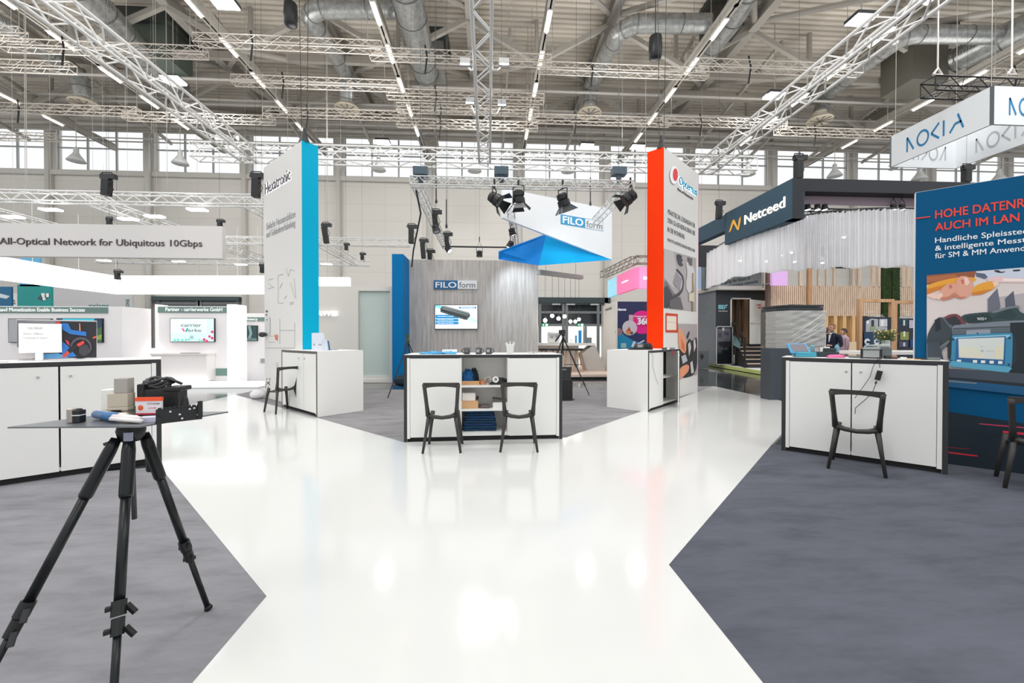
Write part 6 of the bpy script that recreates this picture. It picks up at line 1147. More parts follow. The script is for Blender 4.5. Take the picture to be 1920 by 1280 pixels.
for k, (px, py, lab) in enumerate([(872, 116, 'floodlight of the nearer pair on the central truss, towards the cyan-edged tower'), (945, 116, 'floodlight of the nearer pair on the central truss, towards the red-edged tower'),
        (881, 189, 'floodlight of the farther pair on the central truss, towards the cyan-edged tower'), (941, 193, 'floodlight of the farther pair on the central truss, towards the red-edged tower')]):
    d = 8.1 if k < 2 else 9.7; p = D(px, py, d); t = thing('floodlight', lab, 'floodlight', p, 0, 'floodlights on the central truss')
    mb = MB(); mb.box(p+Vector((0, 0.03, 0.02)), (0.2, 0.06, 0.2), R=Matrix.Rotation(-0.5, 3, 'X')); mb.build('housing', CHARC, t)
    mb = MB(); mb.box(p, (0.185, 0.02, 0.185), R=Matrix.Rotation(-0.5, 3, 'X')); mb.build('lit_face', M((245, 250, 255), 0.5, emit=14.0), t)
    sx = 1 if k % 2 == 0 else -1; xa = xm_-0.17*sx
    mb = MB(); mb.tube([p+Vector((0, 0.05, 0.0)), (p.x+0.12*sx, p.y+0.05, zc0-0.1), (xa-0.03*sx, p.y+0.05, zc0-0.1), (xa-0.02*sx, p.y+0.05, zc0+0.06)], 0.016, 6); mb.build('bracket', TRUSSW, t)
# hall flood lamps higher up
for k, (px, py, z, lab) in enumerate([(325, 153, 12.9, 'bright square hall lamp beside the big truss above the teal boards'), (1615, 38, 12.9, 'large bright hall lamp beside the big truss near the top frame edge'), (1452, 180, 12.9, 'bright hall lamp beside the big truss halfway down to the windows'), (718, 267, 13.0, 'wide lit hall lamp above the windows between the cyan-edged tower and the plank wall'),
        (1100, 274, 13.0, 'wide lit hall lamp above the windows behind the slanted white banner'), (1195, 276, 13.0, 'lit hall lamp just beside the top of the red-edged tower'), (420, 6, 12.9, 'bright hall lamp at the top frame edge over the big truss')]):
    p = G(px, py, z); t = thing('hall_lamp_unit', lab, 'hall lamp', p, 0); mb = MB(); mb.box(p+Vector((0, 0, 0.08)), (0.8, 0.6, 0.12)); mb.build('housing', CHARC, t)
    mb = MB(); mb.box(p-Vector((0, 0, 0.0)), (0.76, 0.56, 0.03)); mb.build('lit_face', M((250, 252, 255), 0.5, emit=14.0), t)
    mb = MB(); wire(mb, p+Vector((0, 0, 0.12)), Vector((p.x, p.y, ZR+0.03)), 0.02); mb.build('suspension', STEEL, t)
# thin trusses slung under the beam lines
TL = [(-60, 44, 62, 12.3, 'the short one nearest the frame corner'), (5, 386, 92, 12.3, 'crossing the big truss over the teal boards'), (-60, 137, 124, 12.3, 'ending just before the flue diffuser'), (366, 716, 82, 12.4, 'ending at the lamp row, topmost one past the dark duct box'), (694, 1033, 108, 12.3, 'behind the nearer floodlight pair'),
      (1010, 1326, 133, 12.3, 'passing under the bent duct above the red-edged tower'), (1308, 1612, 127, 12.3, 'ending behind the big truss by the middle hall lamp'), (437, 745, 156, 12.2, 'second row over the cyan-edged tower'), (726, 1020, 181, 12.2, 'behind the farther floodlight pair'), (-60, 260, 205, 12.2, 'long low one at the frame edge under the flue diffuser'),
      (234, 514, 222, 12.1, 'starting under the flue diffuser and passing the big truss'), (496, 760, 214, 12.2, 'right above the cyan-edged tower top'), (744, 1010, 206, 12.2, 'first row below the farther floodlight pair'), (744, 1008, 234, 12.1, 'second row below the farther floodlight pair'), (998, 1256, 226, 12.2, 'above the red-edged tower ending at the lamp row'),
      (1240, 1472, 230, 12.2, 'starting above the red-edged tower and reaching the big truss'), (1455, 1682, 249, 12.1, 'lowest one ending near the white ring sign'), (-60, 110, 256, 12.1, 'lowest one at the frame edge just above the windows'), (1855, 1990, 143, 12.1, 'the bit showing above the white ring sign')]
GT = M((214, 206, 196), 0.4, 0.2)
for px0, px1, py, z, lab in TL:
    a = G((px0+px1)/2, py, z); x0 = Xq(px0, a.y, py); x1 = Xq(px1, a.y, py); s_ = 0.32
    t = truss('light_truss', (x0, a.y, z), (x1, a.y, z), s_, GT, 'thin pale roof truss, '+lab, 'thin trusses slung under the roof beams', rc=0.022, rl=0.010, bay=0.45, parts=False)
    for f in (0.08, 0.92): mb = MB(); mb.tube([(x0+(x1-x0)*f, a.y, z+0.1), (x0+(x1-x0)*f, a.y, ZR+0.03)], 0.012, 5); mb.build('hanger', STEEL, t)
    mb = MB()
    mb.tube([(x0+(x1-x0)*0.3, a.y-0.1, z+0.35), (x0+(x1-x0)*0.3+0.08, a.y-0.12, z-0.1), (x0+(x1-x0)*0.3, a.y-0.1, z-0.75)], 0.035, 5)
    mb.build('black_sling', M((34, 34, 36), 0.7), t) 
# ================================================================ AIR DUCTS
def P3(l, z): return [G(px, py, zz if isinstance(zz, (int, float)) else z) for px, py, zz in [(q+(z,))[:3] for q in l]]
def duct(lab, pts, r, diff=None, rings=True, box=None):
    t = thing('air_duct', lab, 'air duct', pts[0]); sm = []
    for i in range(len(pts)-1):
        for k in range(8): sm.append(pts[i].lerp(pts[i+1], k/8))
    sm.append(pts[-1]); 
    for _ in range(2): sm = [sm[0]]+[(sm[i-1]+sm[i]*2+sm[i+1])/4 for i in range(1, len(sm)-1)]+[sm[-1]]
    mb = MB(); mb.tube(sm, r, 20); mb.build('tube', GALV, t, smooth=True)
    mb = MB()
    for i in range(3, len(sm)-1, 5): d = (sm[i+1]-sm[i-1]).normalized()*0.025; mb.tube([sm[i]-d, sm[i]+d], r*1.03, 20)
    mb.build('joint_band', M((120, 120, 118), 0.5, 0.5), t)
    if diff:
        e = sm[-1]; mb = MB(); mb.lathe(e-Vector((0, 0, 0.1)), [(r*1.7, -0.18), (r*1.75, -0.12), (r*1.5, 0.0), (r*1.0, 0.02), (r*0.95, 0.3)], 24); dd_ = mb.build('diffuser', M((216, 206, 188), 0.5, 0.2), t, smooth=False)
        for k in range(10):
            a = k*PI/5; mb = MB(); mb.bar(e+Vector((0, 0, -0.29)), e+Vector((r*1.6*math.cos(a), r*1.6*math.sin(a), -0.29)), 0.05, 0.02); mb.build('vane', M((120, 112, 100), 0.5), dd_)
    return t
duct('silver duct bending down towards the cyan-edged tower with a round diffuser', P3([(742, 16, 14.6), (600, 16, 14.6), (578, 30, 14.6), (640, 120, 14.6), (652, 150, 14.6), (651, 196, 13.6)], 14.6), 0.36, True)
duct('thick silver duct coming from the top edge towards a dark box near the floodlights', P3([(752, -60, 14.6), (772, 30, 14.6), (790, 105, 14.6), (800, 140, 14.6)], 14.6), 0.62)
duct('silver duct bending down above the red-edged tower with a round diffuser', P3([(1330, 44, 14.6), (1190, 44, 14.6), (1160, 62, 14.6), (1122, 130, 14.6), (1108, 165, 14.6), (1105, 204, 13.5)], 14.6), 0.36, True)
duct('silver duct running beside the lamp row above the red-edged tower', P3([(1420, -50, 14.5), (1375, 30, 14.5), (1312, 112, 14.5)], 14.5), 0.5)
duct('silver duct bending down behind the big truss with a round diffuser before the windows', P3([(1870, 66, 14.6), (1720, 64, 14.6), (1688, 72, 14.6), (1570, 160, 14.6), (1545, 186, 14.6), (1537, 218, 13.5)], 14.6), 0.36, True)
duct('thick silver duct above the white ring sign at the frame edge', P3([(2000, 20, 14.6), (1880, 70, 14.6), (1760, 130, 14.6), (1690, 165, 14.6)], 14.6), 0.55)
duct('thick silver duct behind the big truss leading to the dark box near the teal boards', P3([(110, -60, 14.5), (190, 20, 14.5), (245, 80, 14.5), (335, 165, 14.5)], 14.5), 0.55)
duct('silver duct at the frame corner bending down to a round diffuser', P3([(-80, 0, 14.6), (30, 60, 14.6), (120, 122, 14.6), (148, 140, 14.6), (158, 186, 13.5)], 14.6), 0.36, True)
def dbox(lab, px, py, w_, dpt, h_, z, c_=(108, 116, 110)):
    p = G(px, py, z); t = thing('duct_box', lab, 'duct box', p); mb = MB(); mb.box(p+Vector((0, 0, h_/2)), (w_, dpt, h_)); mb.build('body', M(c_, 0.45, 0.3), t)
    mb = MB(); mb.box(p+Vector((0, 0, h_+(ZR+0.02-p.z-h_)/2)), (w_*1.3, dpt*1.3, ZR+0.02-p.z-h_)); mb.build('roof_collar', M((62, 66, 62), 0.6), t)
dbox('dark green-grey duct box under the roof at the cyan side of the hall', 300, 128, 1.9, 1.6, 1.5, 14.2, (100, 112, 104))
dbox('grey duct box under the roof beyond the thick central duct', 806, 140, 1.5, 1.5, 1.2, 14.6, (150, 150, 146))
dbox('large dark duct box hanging near the white ring sign', 1712, 168, 1.8, 1.6, 2.1, 13.6, (112, 110, 100))
dbox('dark box above the bent duct at the red-edged tower', 1352, 66, 1.4, 1.2, 1.0, 15.1, (76, 72, 66))
# loudspeakers
for px, py, lab in ((545, 28, 'black loudspeaker hanging at the top edge over the cyan-edged tower'), (1229, 90, 'black loudspeaker hanging on a chain above the red-edged tower')):
    p = D(px, py, 13.5); t = thing('loudspeaker', lab, 'loudspeaker', p); mb = MB(); mb.lathe(p-Vector((0, 0, 0.4)), [(0.12, 0), (0.2, 0.06), (0.22, 0.4), (0.2, 0.76), (0.1, 0.84)], 14); mb.build('body', BLACK, t, smooth=True)
    mb = MB(); wire(mb, p+Vector((0, 0, 0.4)), Vector((p.x, p.y, ZR+0.03)), 0.02); mb.build('chain', CHARC, t)
# bell lamps before the windows
for k, (px, py, lab) in enumerate([(143, 294, 'over the teal boards'), (338, 299, 'before the windows by the drain pipe'), (710, 311, 'between the cyan-edged tower and the central truss'), (890, 313, 'just below the end of the central truss'), (1065, 314, 'above the slanted white banner'), (1403, 320, 'next to the red-edged tower'), (1565, 323, 'over the dark header front'), (1724, 329, 'under the white ring sign'), (1873, 332, 'over the blue poster wall')]):
    p = YP(px, py, 24.5); t = thing('bell_lamp', 'pale bell-shaped lamp hanging before the windows, '+lab, 'bell lamp', p, 0, 'bell lamps along the window band'); mb = MB(); mb.lathe(p-Vector((0, 0, 0.25)), [(0.42, 0), (0.36, 0.12), (0.2, 0.34), (0.12, 0.5), (0.12, 0.72), (0.05, 0.8)], 16); mb.build('shade', M((216, 218, 216), 0.4), t, smooth=True)
    mb = MB(); wire(mb, p+Vector((0, 0, 0.5)), Vector((p.x, p.y, ZR+0.03)), 0.015); mb.build('cord', STEEL, t)
mb = MB(); q = YP(278, 500, 27.6); mb.tube([(q.x, q.y, 0.02), (q.x, q.y, 14.6)], 0.16, 10); struct('wall_pipe', mb, M((226, 224, 218), 0.5), smooth=True)
# ================================================================ CENTRAL LIGHTING RIG (box of thin trusses above the plank wall stand)
zs = 4.62; dn = 8.6; a = G(775, 340, zs+0.0); yN = a.y; xa = Xq(770, yN, 340); xb = Xq(1186, yN, 340); yFr = G(900, 467, zs-0.1).y
LT = M((222, 222, 220), 0.35, 0.2)
truss('rig_truss', (xa, yN, zs), (xb, yN, zs), 0.17, LT, 'thin white truss with large spotlights, the near side of the central rig', rc=0.015, rl=0.009, parts=True)
truss('rig_truss', (xa+0.1, yN+0.1, zs-0.02), (xa+0.1, yFr, zs-0.02), 0.17, LT, 'thin white truss of the central rig running away above the plank wall', rc=0.015, rl=0.009, parts=True)
truss('rig_truss', (xb-0.12, yN+0.1, zs-0.02), (xb-0.12, yN+2.6, zs-0.02), 0.17, LT, 'thin white truss of the central rig ending at the slanted banner', rc=0.015, rl=0.009, parts=True)
mb = MB(); mb.tube([(xa, yFr, zs-0.02), (Xq(950, yFr), yFr, zs-0.02)], 0.03, 6); solo('lighting_bar', mb, BLACK, 'thin black bar of the central rig above the plank wall top', 'lighting bar')
truss('rig_truss', (Xq(957, yN+1.2, 400), yN+1.2, zs-0.1), (Xq(957, yN+5.2, 400)+0.2, yN+5.2, zs-0.1), 0.17, LT, 'thin white truss seen under the slanted banner, packed with black lights', rc=0.015, rl=0.009, parts=True)
for px in (789, 940, 1160):
    q = YP(px, 322, yN); mb = MB(); mb.box(q, (0.30, 0.2, 0.16)); mb.lathe(q+Vector((0, 0, -0.22)), [(0.05, 0), (0.07, 0.2), (0.03, 0.3)], 8); wire(mb, q, Vector((q.x, q.y, ZR+0.03)), 0.006)
    solo('chain_hoist', mb, M((74, 92, 104), 0.5), 'grey-blue chain hoist on top of the rig, '+{789: 'at its end near the cyan-edged tower', 940: 'above the middle spotlight', 1160: 'at its end near the red-edged tower'}[px], 'hoist')
GL = 'spotlights with barn doors on the central rig'
spot('stage_light', YP(927, 372, yN-0.05), (0.75, -0.25, -0.55), BLACK, 'black barn-door spotlight at the slanted banner corner, tilted aside', 1.15, False, True, GL, 0.22)
spot('stage_light', YP(972, 368, yN-0.05), (0.08, 0.12, -1), BLACK, 'lit barn-door spotlight pointing straight down in front of the slanted banner', 1.15, True, True, GL, 0.22)
spot('stage_light', YP(1055, 373, yN-0.05), (0.3, 0.2, -0.8), BLACK, 'barn-door spotlight above the blue company mark of the slanted banner', 1.15, True, True, GL, 0.22)
spot('stage_light', YP(1182, 369, yN-0.05), (-0.8, 0.1, -0.6), BLACK, 'barn-door spotlight beside the red-edged tower, tilted towards the centre', 1.15, False, True, GL, 0.22)
sl = bpy.data.lights.new('banner_lamp', 'SPOT'); sl.energy = 130; sl.spot_size = math.radians(70); sl.spot_blend = 0.9; sl.color = (0.9, 0.96, 1.0); sl.shadow_soft_size = 0.1
so = bpy.data.objects.new('banner_lamp', sl); COL.objects.link(so); so.location = YP(1057, 392, yN-0.05); so.rotation_euler = Vector((D(1110, 440, 11.9)-so.location)).to_track_quat('-Z', 'Y').to_euler()
GS = 'small stage lights of the central rig'
for k, (px, py, y_, aim, lit, lab) in enumerate([(817, 428, 10.6, (.3, -.2, -.9), 0, 'small black stage light upper one on the receding rig truss'), (840, 467, 12.9, (.6, -.3, -.7), 1, 'small lit stage light at the far end of the receding rig truss'), (899, 475, 13.2, (0, 0, -1), 0, 'small black light hanging alone above the plank wall top'),
      (960, 434, 11.2, (.3, .1, -.9), 1, 'small black light highest in the cluster under the slanted banner'), (957, 458, 11.6, (-.4, 0, -.9), 1, 'small light in the middle of the cluster under the slanted banner'), (965, 470, 12.0, (.5, -.2, -.8), 1, 'brightest small light, lowest in the cluster over the blue facets')]):
    tl_ = spot('stage_light', YP(px, py, y_), aim, BLACK, lab, 0.85, bool(lit), False, GS, max(0.2, (zs-0.05-YP(px, py, y_).z)/0.85-0.12))
    q = YP(px, py, y_); mb = MB(); wire(mb, q+Vector((0, 0, 0.15)), Vector((q.x, q.y, ZR+0.03)), 0.003); mb.build('safety_wire', BLACKM, tl_)
GP = 'black lamp heads with ballast boxes on the left trusses'
def ballast(px, py, y_, h_, lab, grp, rz=0.0, sc=1.0):
    sc *= 0.78
    p = YP(px, py, y_); t = thing('ballast_lamp', lab, 'stage lamp', p, 0, grp); mb = MB(); mb.box(p-Vector((0, 0, h_*0.5)), (0.17*sc, 0.16*sc, h_), R=Matrix.Rotation(rz, 3, 'Y')); mb.build('box', BLACK, t, bevel=0.01)
    mb = MB(); mb.box(p+Vector((0.05*sc, 0, 0.06*sc)), (0.34*sc, 0.12*sc, 0.12*sc)); mb.tube([p+Vector((-0.16*sc, 0, 0.04)), p+Vector((-0.1*sc, 0, 0.17*sc)), p+Vector((0.12*sc, 0, 0.17*sc)), p+Vector((0.19*sc, 0, 0.05))], 0.015*sc, 6); mb.build('lamp_head', BLACKM, t)
    mb = MB(); mb.tube([p+Vector((0.05, 0, 0.0)), p+Vector((0.16*sc, 0, -0.25*sc)), p+Vector((0.08*sc, 0, -0.45*sc))], 0.008, 5); mb.tube([p+Vector((0, 0, 0.1)), Vector((p.x, p.y, ZR+0.03))], 0.003, 4); mb.build('cable', BLACK, t)
ballast(200, 336, 11.0, 0.42, 'black lamp with upright box above the truss behind the long text sign', GP, 0.06, 1.3)
ballast(480, 334, 11.0, 0.5, 'black lamp with tall box right beside the cyan-edged tower', GP, 0.03, 1.3)
ballast(610, 425, 15.6, 0.62, 'black lamp with tilted box just past the cyan panel', GP, -0.15, 1.3)
ballast(771, 428, 13.6, 0.5, 'black lamp with box above the blue end of the plank wall', GP, 0, 1.2)
ballast(816, 401, 10.6, 0.4, 'black lamp with box highest beside the receding rig truss', GP, -0.1, 1.0)
ballast(838, 442, 12.3, 0.4, 'black lamp with box second beside the receding rig truss', GP, -0.1, 1.0)
ballast(793, 454, 12.6, 0.5, 'black lamp with box by the steep black cable', GP, -0.08, 1.0)
ballast(806, 474, 13.2, 0.3, 'black lamp with box lowest, peeping over the plank wall', GP, -0.05, 1.0)
ballast(1348, 384, 11.8, 0.42, 'black lamp standing on the far part of the dark header', 'black lamps on the dark header', 0.05, 1.1)
ballast(1497, 300, 10.4, 0.5, 'blue-grey lamp standing on the near corner of the dark header', 'black lamps on the dark header', 0.0, 1.3)
ballast(1812, 318, 12.0, 0.4, 'teal-grey lamp under the white ring sign', 'black lamps on the dark header', 0.0, 1.4)
for px, py, lab in ((205, 413, 'black clamp behind the long text sign near its middle'), (412, 417, 'black clamp at the end of the long text sign'), (220, 512, 'small black clamp lamp behind the glowing ring'), (492, 500, 'small black clamp lamp at the cyan-edged tower'), (649, 460, 'small black lamp on the truss past the cyan panel'), (679, 478, 'small black lamp on the lower truss past the cyan panel')):
    ballast(px, py, 12.2 if px < 600 else 15.5, 0.18, lab, 'small clamp lamps on the white trusses', 0, 0.8)
q = [YP(780, 355, yN+0.3), YP(789, 400, yN+1.2), YP(775, 470, yN+2.5), YP(772, 500, yN+3)]
mb = MB(); mb.tube(q, 0.022, 6); solo('power_cable', mb, BLACK, 'thick black cable slanting down behind the plank wall', 'cable')
for px, z0, z1 in ((818, 373, 340), (837, 420, 360), (1107, 378, 350)):
    mb = MB(); q = YP(px, z0, 10.0); q2 = YP(px, z1-60, 10.0); mb.tube([q, Vector((q.x, q.y, q.z+0.6))], 0.014, 6); mb.lathe(q-Vector((0, 0, 0.1)), [(0.02, 0), (0.03, 0.05), (0.015, 0.12)], 8); wire(mb, q+Vector((0, 0, 0.5)), Vector((q.x, q.y, ZR+0.03)), 0.004)
    solo('hanging_hook', mb, BLACKM, {818: 'thin chain with hook near the cable end of the rig', 837: 'thin chain with hook hanging free over the plank wall', 1107: 'thin chain with hook hanging over the slanted banner'}[px], 'chain hook')
# ================================================================ WHITE STAND TRUSS GRID
zg_ = 5.1; WT = M((238, 238, 236), 0.35, 0.05)
def yat(py, z=zg_): return G(960, py, z).y
def wt(x0, y0, x1, y1, lab):
    t = truss('stand_truss', (x0, y0, zg_), (x1, y1, zg_), 0.26, WT, lab, 'white trusses over the glowing ring', rc=0.02, rl=0.010, bay=0.36)
    for f in (0.25, 0.8): mb = MB(); wire(mb, (x0+(x1-x0)*f, y0+(y1-y0)*f, zg_+0.1), (x0+(x1-x0)*f, y0+(y1-y0)*f, ZR+0.03), 0.004); mb.build('hanger', STEEL, t)
yA = yat(386); yB = yat(458); yC = yat(496)
wt(-19, yA, Xq(496, yA, 386), yA, 'white truss just above the long text sign, nearest row')
wt(-19, yB, Xq(768, yB, 458), yB, 'white truss of the middle row, seen on both sides of the cyan-edged tower')
wt(-19, yC, Xq(692, yC, 496), yC, 'white truss of the farthest row above the glowing ring')
for x, lab in ((-6.7, 'white truss running away past the cyan panel'), (-10.9, 'white truss running away behind the long text sign, its end by the clamp'), (-14.9, 'white truss running away at the frame edge above the text sign')): wt(x, yA+0.2, x, yC-0.2, lab)
FL = ['on the nearest row above the start of the text sign', 'on the nearest row above the end of the text sign', 'at the frame edge just above the text sign', 'over the middle of the text sign, the nearer one', 'over the middle of the text sign, the farther one', 'between text sign and ring, above the teal board side', 'between text sign and ring, above the partner wall', 'just past the end of the text sign', 'past the cyan panel']
for k, (px, py) in enumerate(((95, 386), (370, 386), (25, 400), (240, 404), (290, 399), (195, 484), (335, 486), (452, 492), (612, 491))):
    y_ = yA if py < 395 else (yB if py < 450 else yC); p = G(px, py, zg_-0.25)-Vector((0, 0, 0.1)); t = thing('truss_lamp', 'glowing flat lamp '+FL[k], 'flat lamp', p, 0, 'flat lamps on the white trusses'); mb = MB(); mb.box(p, (0.45, 0.2, 0.04)); mb.build('lit_panel', M((255, 255, 255), 0.5, emit=5.0), t); mb = MB(); wire(mb, p, Vector((p.x, p.y, ZR+0.03)), 0.003); mb.build('hanger', STEEL, t)
# ================================================================ WHITE RING SIGN
yn0 = 10.5; xw = YP(1860.5, 200, yn0).x; zt_ = YP(1860.5, 160.6, yn0).z; zb_ = YP(1860.5, 232.5, yn0).z; yf_ = XP(1668, 300, xw).y; xe_ = xw+2.45
t = thing('ring_sign', 'large white square ring sign hanging with blue letters outside and grey mirrored ones inside', 'sign', (xw, yn0, zb_)); RS = M((234, 238, 241), 0.45, emit=0.03)
for (p, q, th) in (((xw, yn0), (xw, yf_), (0.06, 0)), ((xw, yn0), (xe_, yn0), (0, 0.06)), ((xe_, yn0), (xe_, yf_), (-0.06, 0)), ((xw, yf_), (xe_, yf_), (0, -0.06))):
    mb = MB(); mb.pbox((p[0], p[1], zb_), (q[0]-p[0], q[1]-p[1], 0), (th[0], th[1], 0), (0, 0, zt_-zb_)); mb.build('panel', RS, t)
PN = Plane((xw, yf_), (xw, yn0)); PF = Plane((xw, yn0), (xe_, yn0))
# stroke letters of the name, drawn on a plane: strokes as (x, y) pairs in units of letter height
def stroke(mb, pl, a0, z0, h, wd, pts, w_=0.12, off=0.006, flip=False):
    for i in range(len(pts)-1):
        p, q = pts[i], pts[i+1]; d = Vector((q[0]-p[0], q[1]-p[1])); 
        if d.length < 1e-5: continue
        n = Vector((-d.y, d.x)).normalized()*w_/2; c = [(p[0]+n.x, p[1]+n.y), (p[0]-n.x, p[1]-n.y), (q[0]-n.x, q[1]-n.y), (q[0]+n.x, q[1]+n.y)]
        mb.add([pl.pt(a0+x*wd, z0+y*h, off) for x, y in c], [(0, 1, 2, 3)])
GLY = {'N': [[(0, 0), (0, 1), (0.62, 0.02)]], 'O': [[(0.5+0.5*math.cos(i*PI/12), 0.5+0.48*math.sin(i*PI/12)) for i in range(25)]], 'K': [[(0.72, 1), (0.05, 0.5), (0.72, 0)]], 'I': [[(0.1, 0), (0.1, 1)]], 'A': [[(0, 0), (0.42, 0.45), (0.9, 0.45)], [(0.62, 1.0), (1.05, -0.0)]]}
def wordmark(mb, pl, x0, x1, pyt0, pyb0, mirror=False, off=0.006, pz=None):
    a0 = pl.sz(x0, 400)[0]; a1 = pl.sz(x1, 400)[0]; z0, z1 = pz; W = 5.05; u = (a1-a0)/W; h = z1-z0; xs = {'N': 0, 'O': 0.95, 'K': 2.15, 'I': 3.15, 'A': 3.75}
    for k, v in xs.items():
        for st_ in GLY[k]: stroke(mb, pl, a0+v*u, z0, h, u, st_, 0.15, off)
zA = zb_+(zt_-zb_)*0.25; zB = zb_+(zt_-zb_)*0.70
mb = MB(); wordmark(mb, PN, 1700, 1811, 0, 0, pz=(zA, zB)); a_ = PF.sz(1893, 200)[0]; u = 0.31
for k, v in {'N': 0, 'O': 0.95, 'K': 2.15, 'I': 3.15, 'A': 3.75}.items():
    for st_ in GLY[k]: stroke(mb, PF, a_+v*u, zA, zB-zA, u, st_, 0.15, 0.006)
mb.build('lettering', M((20, 130, 186), 0.5), t)
mb = MB()
PI1 = Plane((xw, yf_-0.06), (xe_, yf_-0.06)); PI2 = Plane((xe_-0.06, yn0), (xe_-0.06, yf_)); 
for pl_, s0 in ((PI1, 2.0), (PI2, 0.5)):
    for k, v in {'N': 0, 'O': 0.95, 'K': 2.15, 'I': 3.15, 'A': 3.75}.items():
        for st_ in GLY[k]: 
            n = pl_.n if pl_ is PI1 else -pl_.n
            for i in range(len(st_)-1):
                p, q = st_[i], st_[i+1]; d = Vector((q[0]-p[0], q[1]-p[1])); nn = Vector((-d.y, d.x)).normalized()*0.07; c = [(p[0]+nn.x, p[1]+nn.y), (p[0]-nn.x, p[1]-nn.y), (q[0]-nn.x, q[1]-nn.y), (q[0]+nn.x, q[1]+nn.y)]
                L_ = pl_.len*0.5+0.31*5/2; sgn = -1 
                mb.add([pl_.p0+pl_.u*(L_-(v+x)*0.31)+Vector((0, 0, zA+y*(zB-zA)))+n*0.006 for x, y in c], [(0, 1, 2, 3)])
mb.build('lettering', M((186, 190, 196), 0.5), t)
mb = MB()
for (a, b) in ((xw+0.1, yn0+0.1), (xe_-0.1, yn0+0.1), (xw+0.1, yf_-0.1), (xe_-0.1, yf_-0.1)): mb = MB(); wire(mb, (a, b, zt_-0.05), (a, b, ZR+0.03), 0.008); mb.build('hanger', STEEL, t)
q = YP(1740, 163, 11.4); truss('rigging_truss', (q.x, 11.4, q.z), (q.x+3.6, 11.4, q.z), 0.42, TRUSSK, 'black box truss just above the white ring sign', rc=0.026, rl=0.013)
for px in (1758, 1897):
    c = YP(px, 137, 11.4); mb = MB(); mb.tube([c+Vector((-0.14, 0, -0.05)), c+Vector((0, 0, 0.14)), c+Vector((0.14, 0, -0.05)), c+Vector((-0.14, 0, -0.05))], 0.035, 6); wire(mb, c+Vector((0, 0, 0.1)), Vector((c.x, c.y, ZR+0.03)), 0.02)
    solo('chain_shackle', mb, M((214, 206, 200), 0.4), 'pale shackle and chain on the black truss, the one %s the frame edge' % ('away from' if px < 1800 else 'nearest'), 'shackle')
# ================================================================ ON THE CENTRAL COUNTER
zc = 1.106
def cc(px, back, z=zc):       # a point on the central counter top, px along the picture, back metres behind the front edge
    a = plC.sz(px, 660)[0]; p = plC.pt(a, z, -back)
    r = ray(px, 660); k = p.y/r.y; return Vector((r.x*k, p.y, z))
def mug(c, lab, left=False, H=False):
    t = thing('mug', lab, 'mug', c, 0, 'dark mugs on the central counter'); R_ = 0.04; hh = 0.085; DM = M((70, 74, 76), 0.35)
    mb = MB(); mb.lathe(c, [(R_*0.9, 0), (R_, 0.004), (R_, hh), (R_*0.93, hh), (R_*0.9, 0.008), (0.001, 0.008)], 24); mb.build('cup', DM, t, smooth=True)
    s_ = -1 if left else 1; mb = MB(); mb.tube([c+Vector((s_*(R_-0.003+0.028*math.sin(k*PI/8)), 0, hh/2+0.027*math.cos(k*PI/8))) for k in range(9)], 0.0055, 8); mb.build('handle', DM, t, smooth=True)
    if H: mb = MB(); letters(mb, 'H', c+Vector((-0.024, -R_-0.002, 0.025)), Vector((1, 0, 0)), Vector((0, 0, 1)), 0.03, 0.036, 0.03, 0.003); mb.build('lettering', M((232, 232, 232), 0.4), t)
    else: mb = MB(); letters(mb, 'Hexatronic', c+Vector((-0.02, -R_-0.002, 0.038)), Vector((1, 0, 0)), Vector((0, 0, 1)), 0.034, 0.008, 0.02, 0.003); mb.build('lettering', M((210, 212, 212), 0.4), t)
mug(cc(875.5, 0.10), 'dark mug with handle turned towards the cyan-edged tower', True)
mug(cc(897.5, 0.10), 'dark mug with a white H, the middle one of three', False, True)
mug(cc(916.5, 0.10), 'dark mug with a white H standing next to the pen cup', False, True)
c = cc(956.5, 0.2); t = thing('pen_cup', 'white paper cup filled with white pens on the central counter', 'pen cup', c)
mb = MB(); mb.lathe(c, [(0.042, 0), (0.052, 0.12), (0.058, 0.12), (0.058, 0.126), (0.048, 0.126), (0.04, 0.006), (0.001, 0.006)], 20); mb.build('cup', M((244, 244, 242), 0.4), t, smooth=True)
random.seed(4)
for k in range(8):
    a = k*PI/4; q = c+Vector((0.02*math.cos(a), 0.02*math.sin(a), 0.01)); e = c+Vector((0.062*math.cos(a), 0.05*math.sin(a), random.uniform(0.15, 0.18))); mb = MB(); mb.tube([q, e], 0.005, 6); pn = mb.build('pen', M((240, 240, 238), 0.3), t); mb = MB(); mb.tube([e, e+(e-q).normalized()*0.01], 0.0045, 6); mb.build('pen_tip', BLACK, pn)
c = cc(843, 0.42); mb = MB(); mb.box(c+Vector((0, 0, 0.026)), (0.2, 0.14, 0.052), 0.1); solo('white_box', mb, M((244, 243, 240), 0.4), 'flat white box behind the blue lanyards on the central counter', 'box')
random.seed(9)
t = thing('lanyard_pile', 'tangle of bright blue lanyards lying on the central counter', 'lanyards', cc(815, 0.2))
for k in range(7):
    c = cc(800+k*7, 0.14+0.05*(k % 3), zc+0.004+0.003*(k % 3)); mb = MB(); n = 14; pts = []
    for i in range(n+1): a = i*2*PI/n; pts.append(c+Vector((0.085*math.cos(a+k)+0.01*math.sin(3*a), 0.06*math.sin(a+k), 0.010+0.008*math.sin(2*a+k))))
    mb.tube(pts, [0.011]*len(pts), 5); mb.build('lanyard', M((70, 160, 214) if k % 2 else (96, 182, 226), 0.5), t, smooth=True)
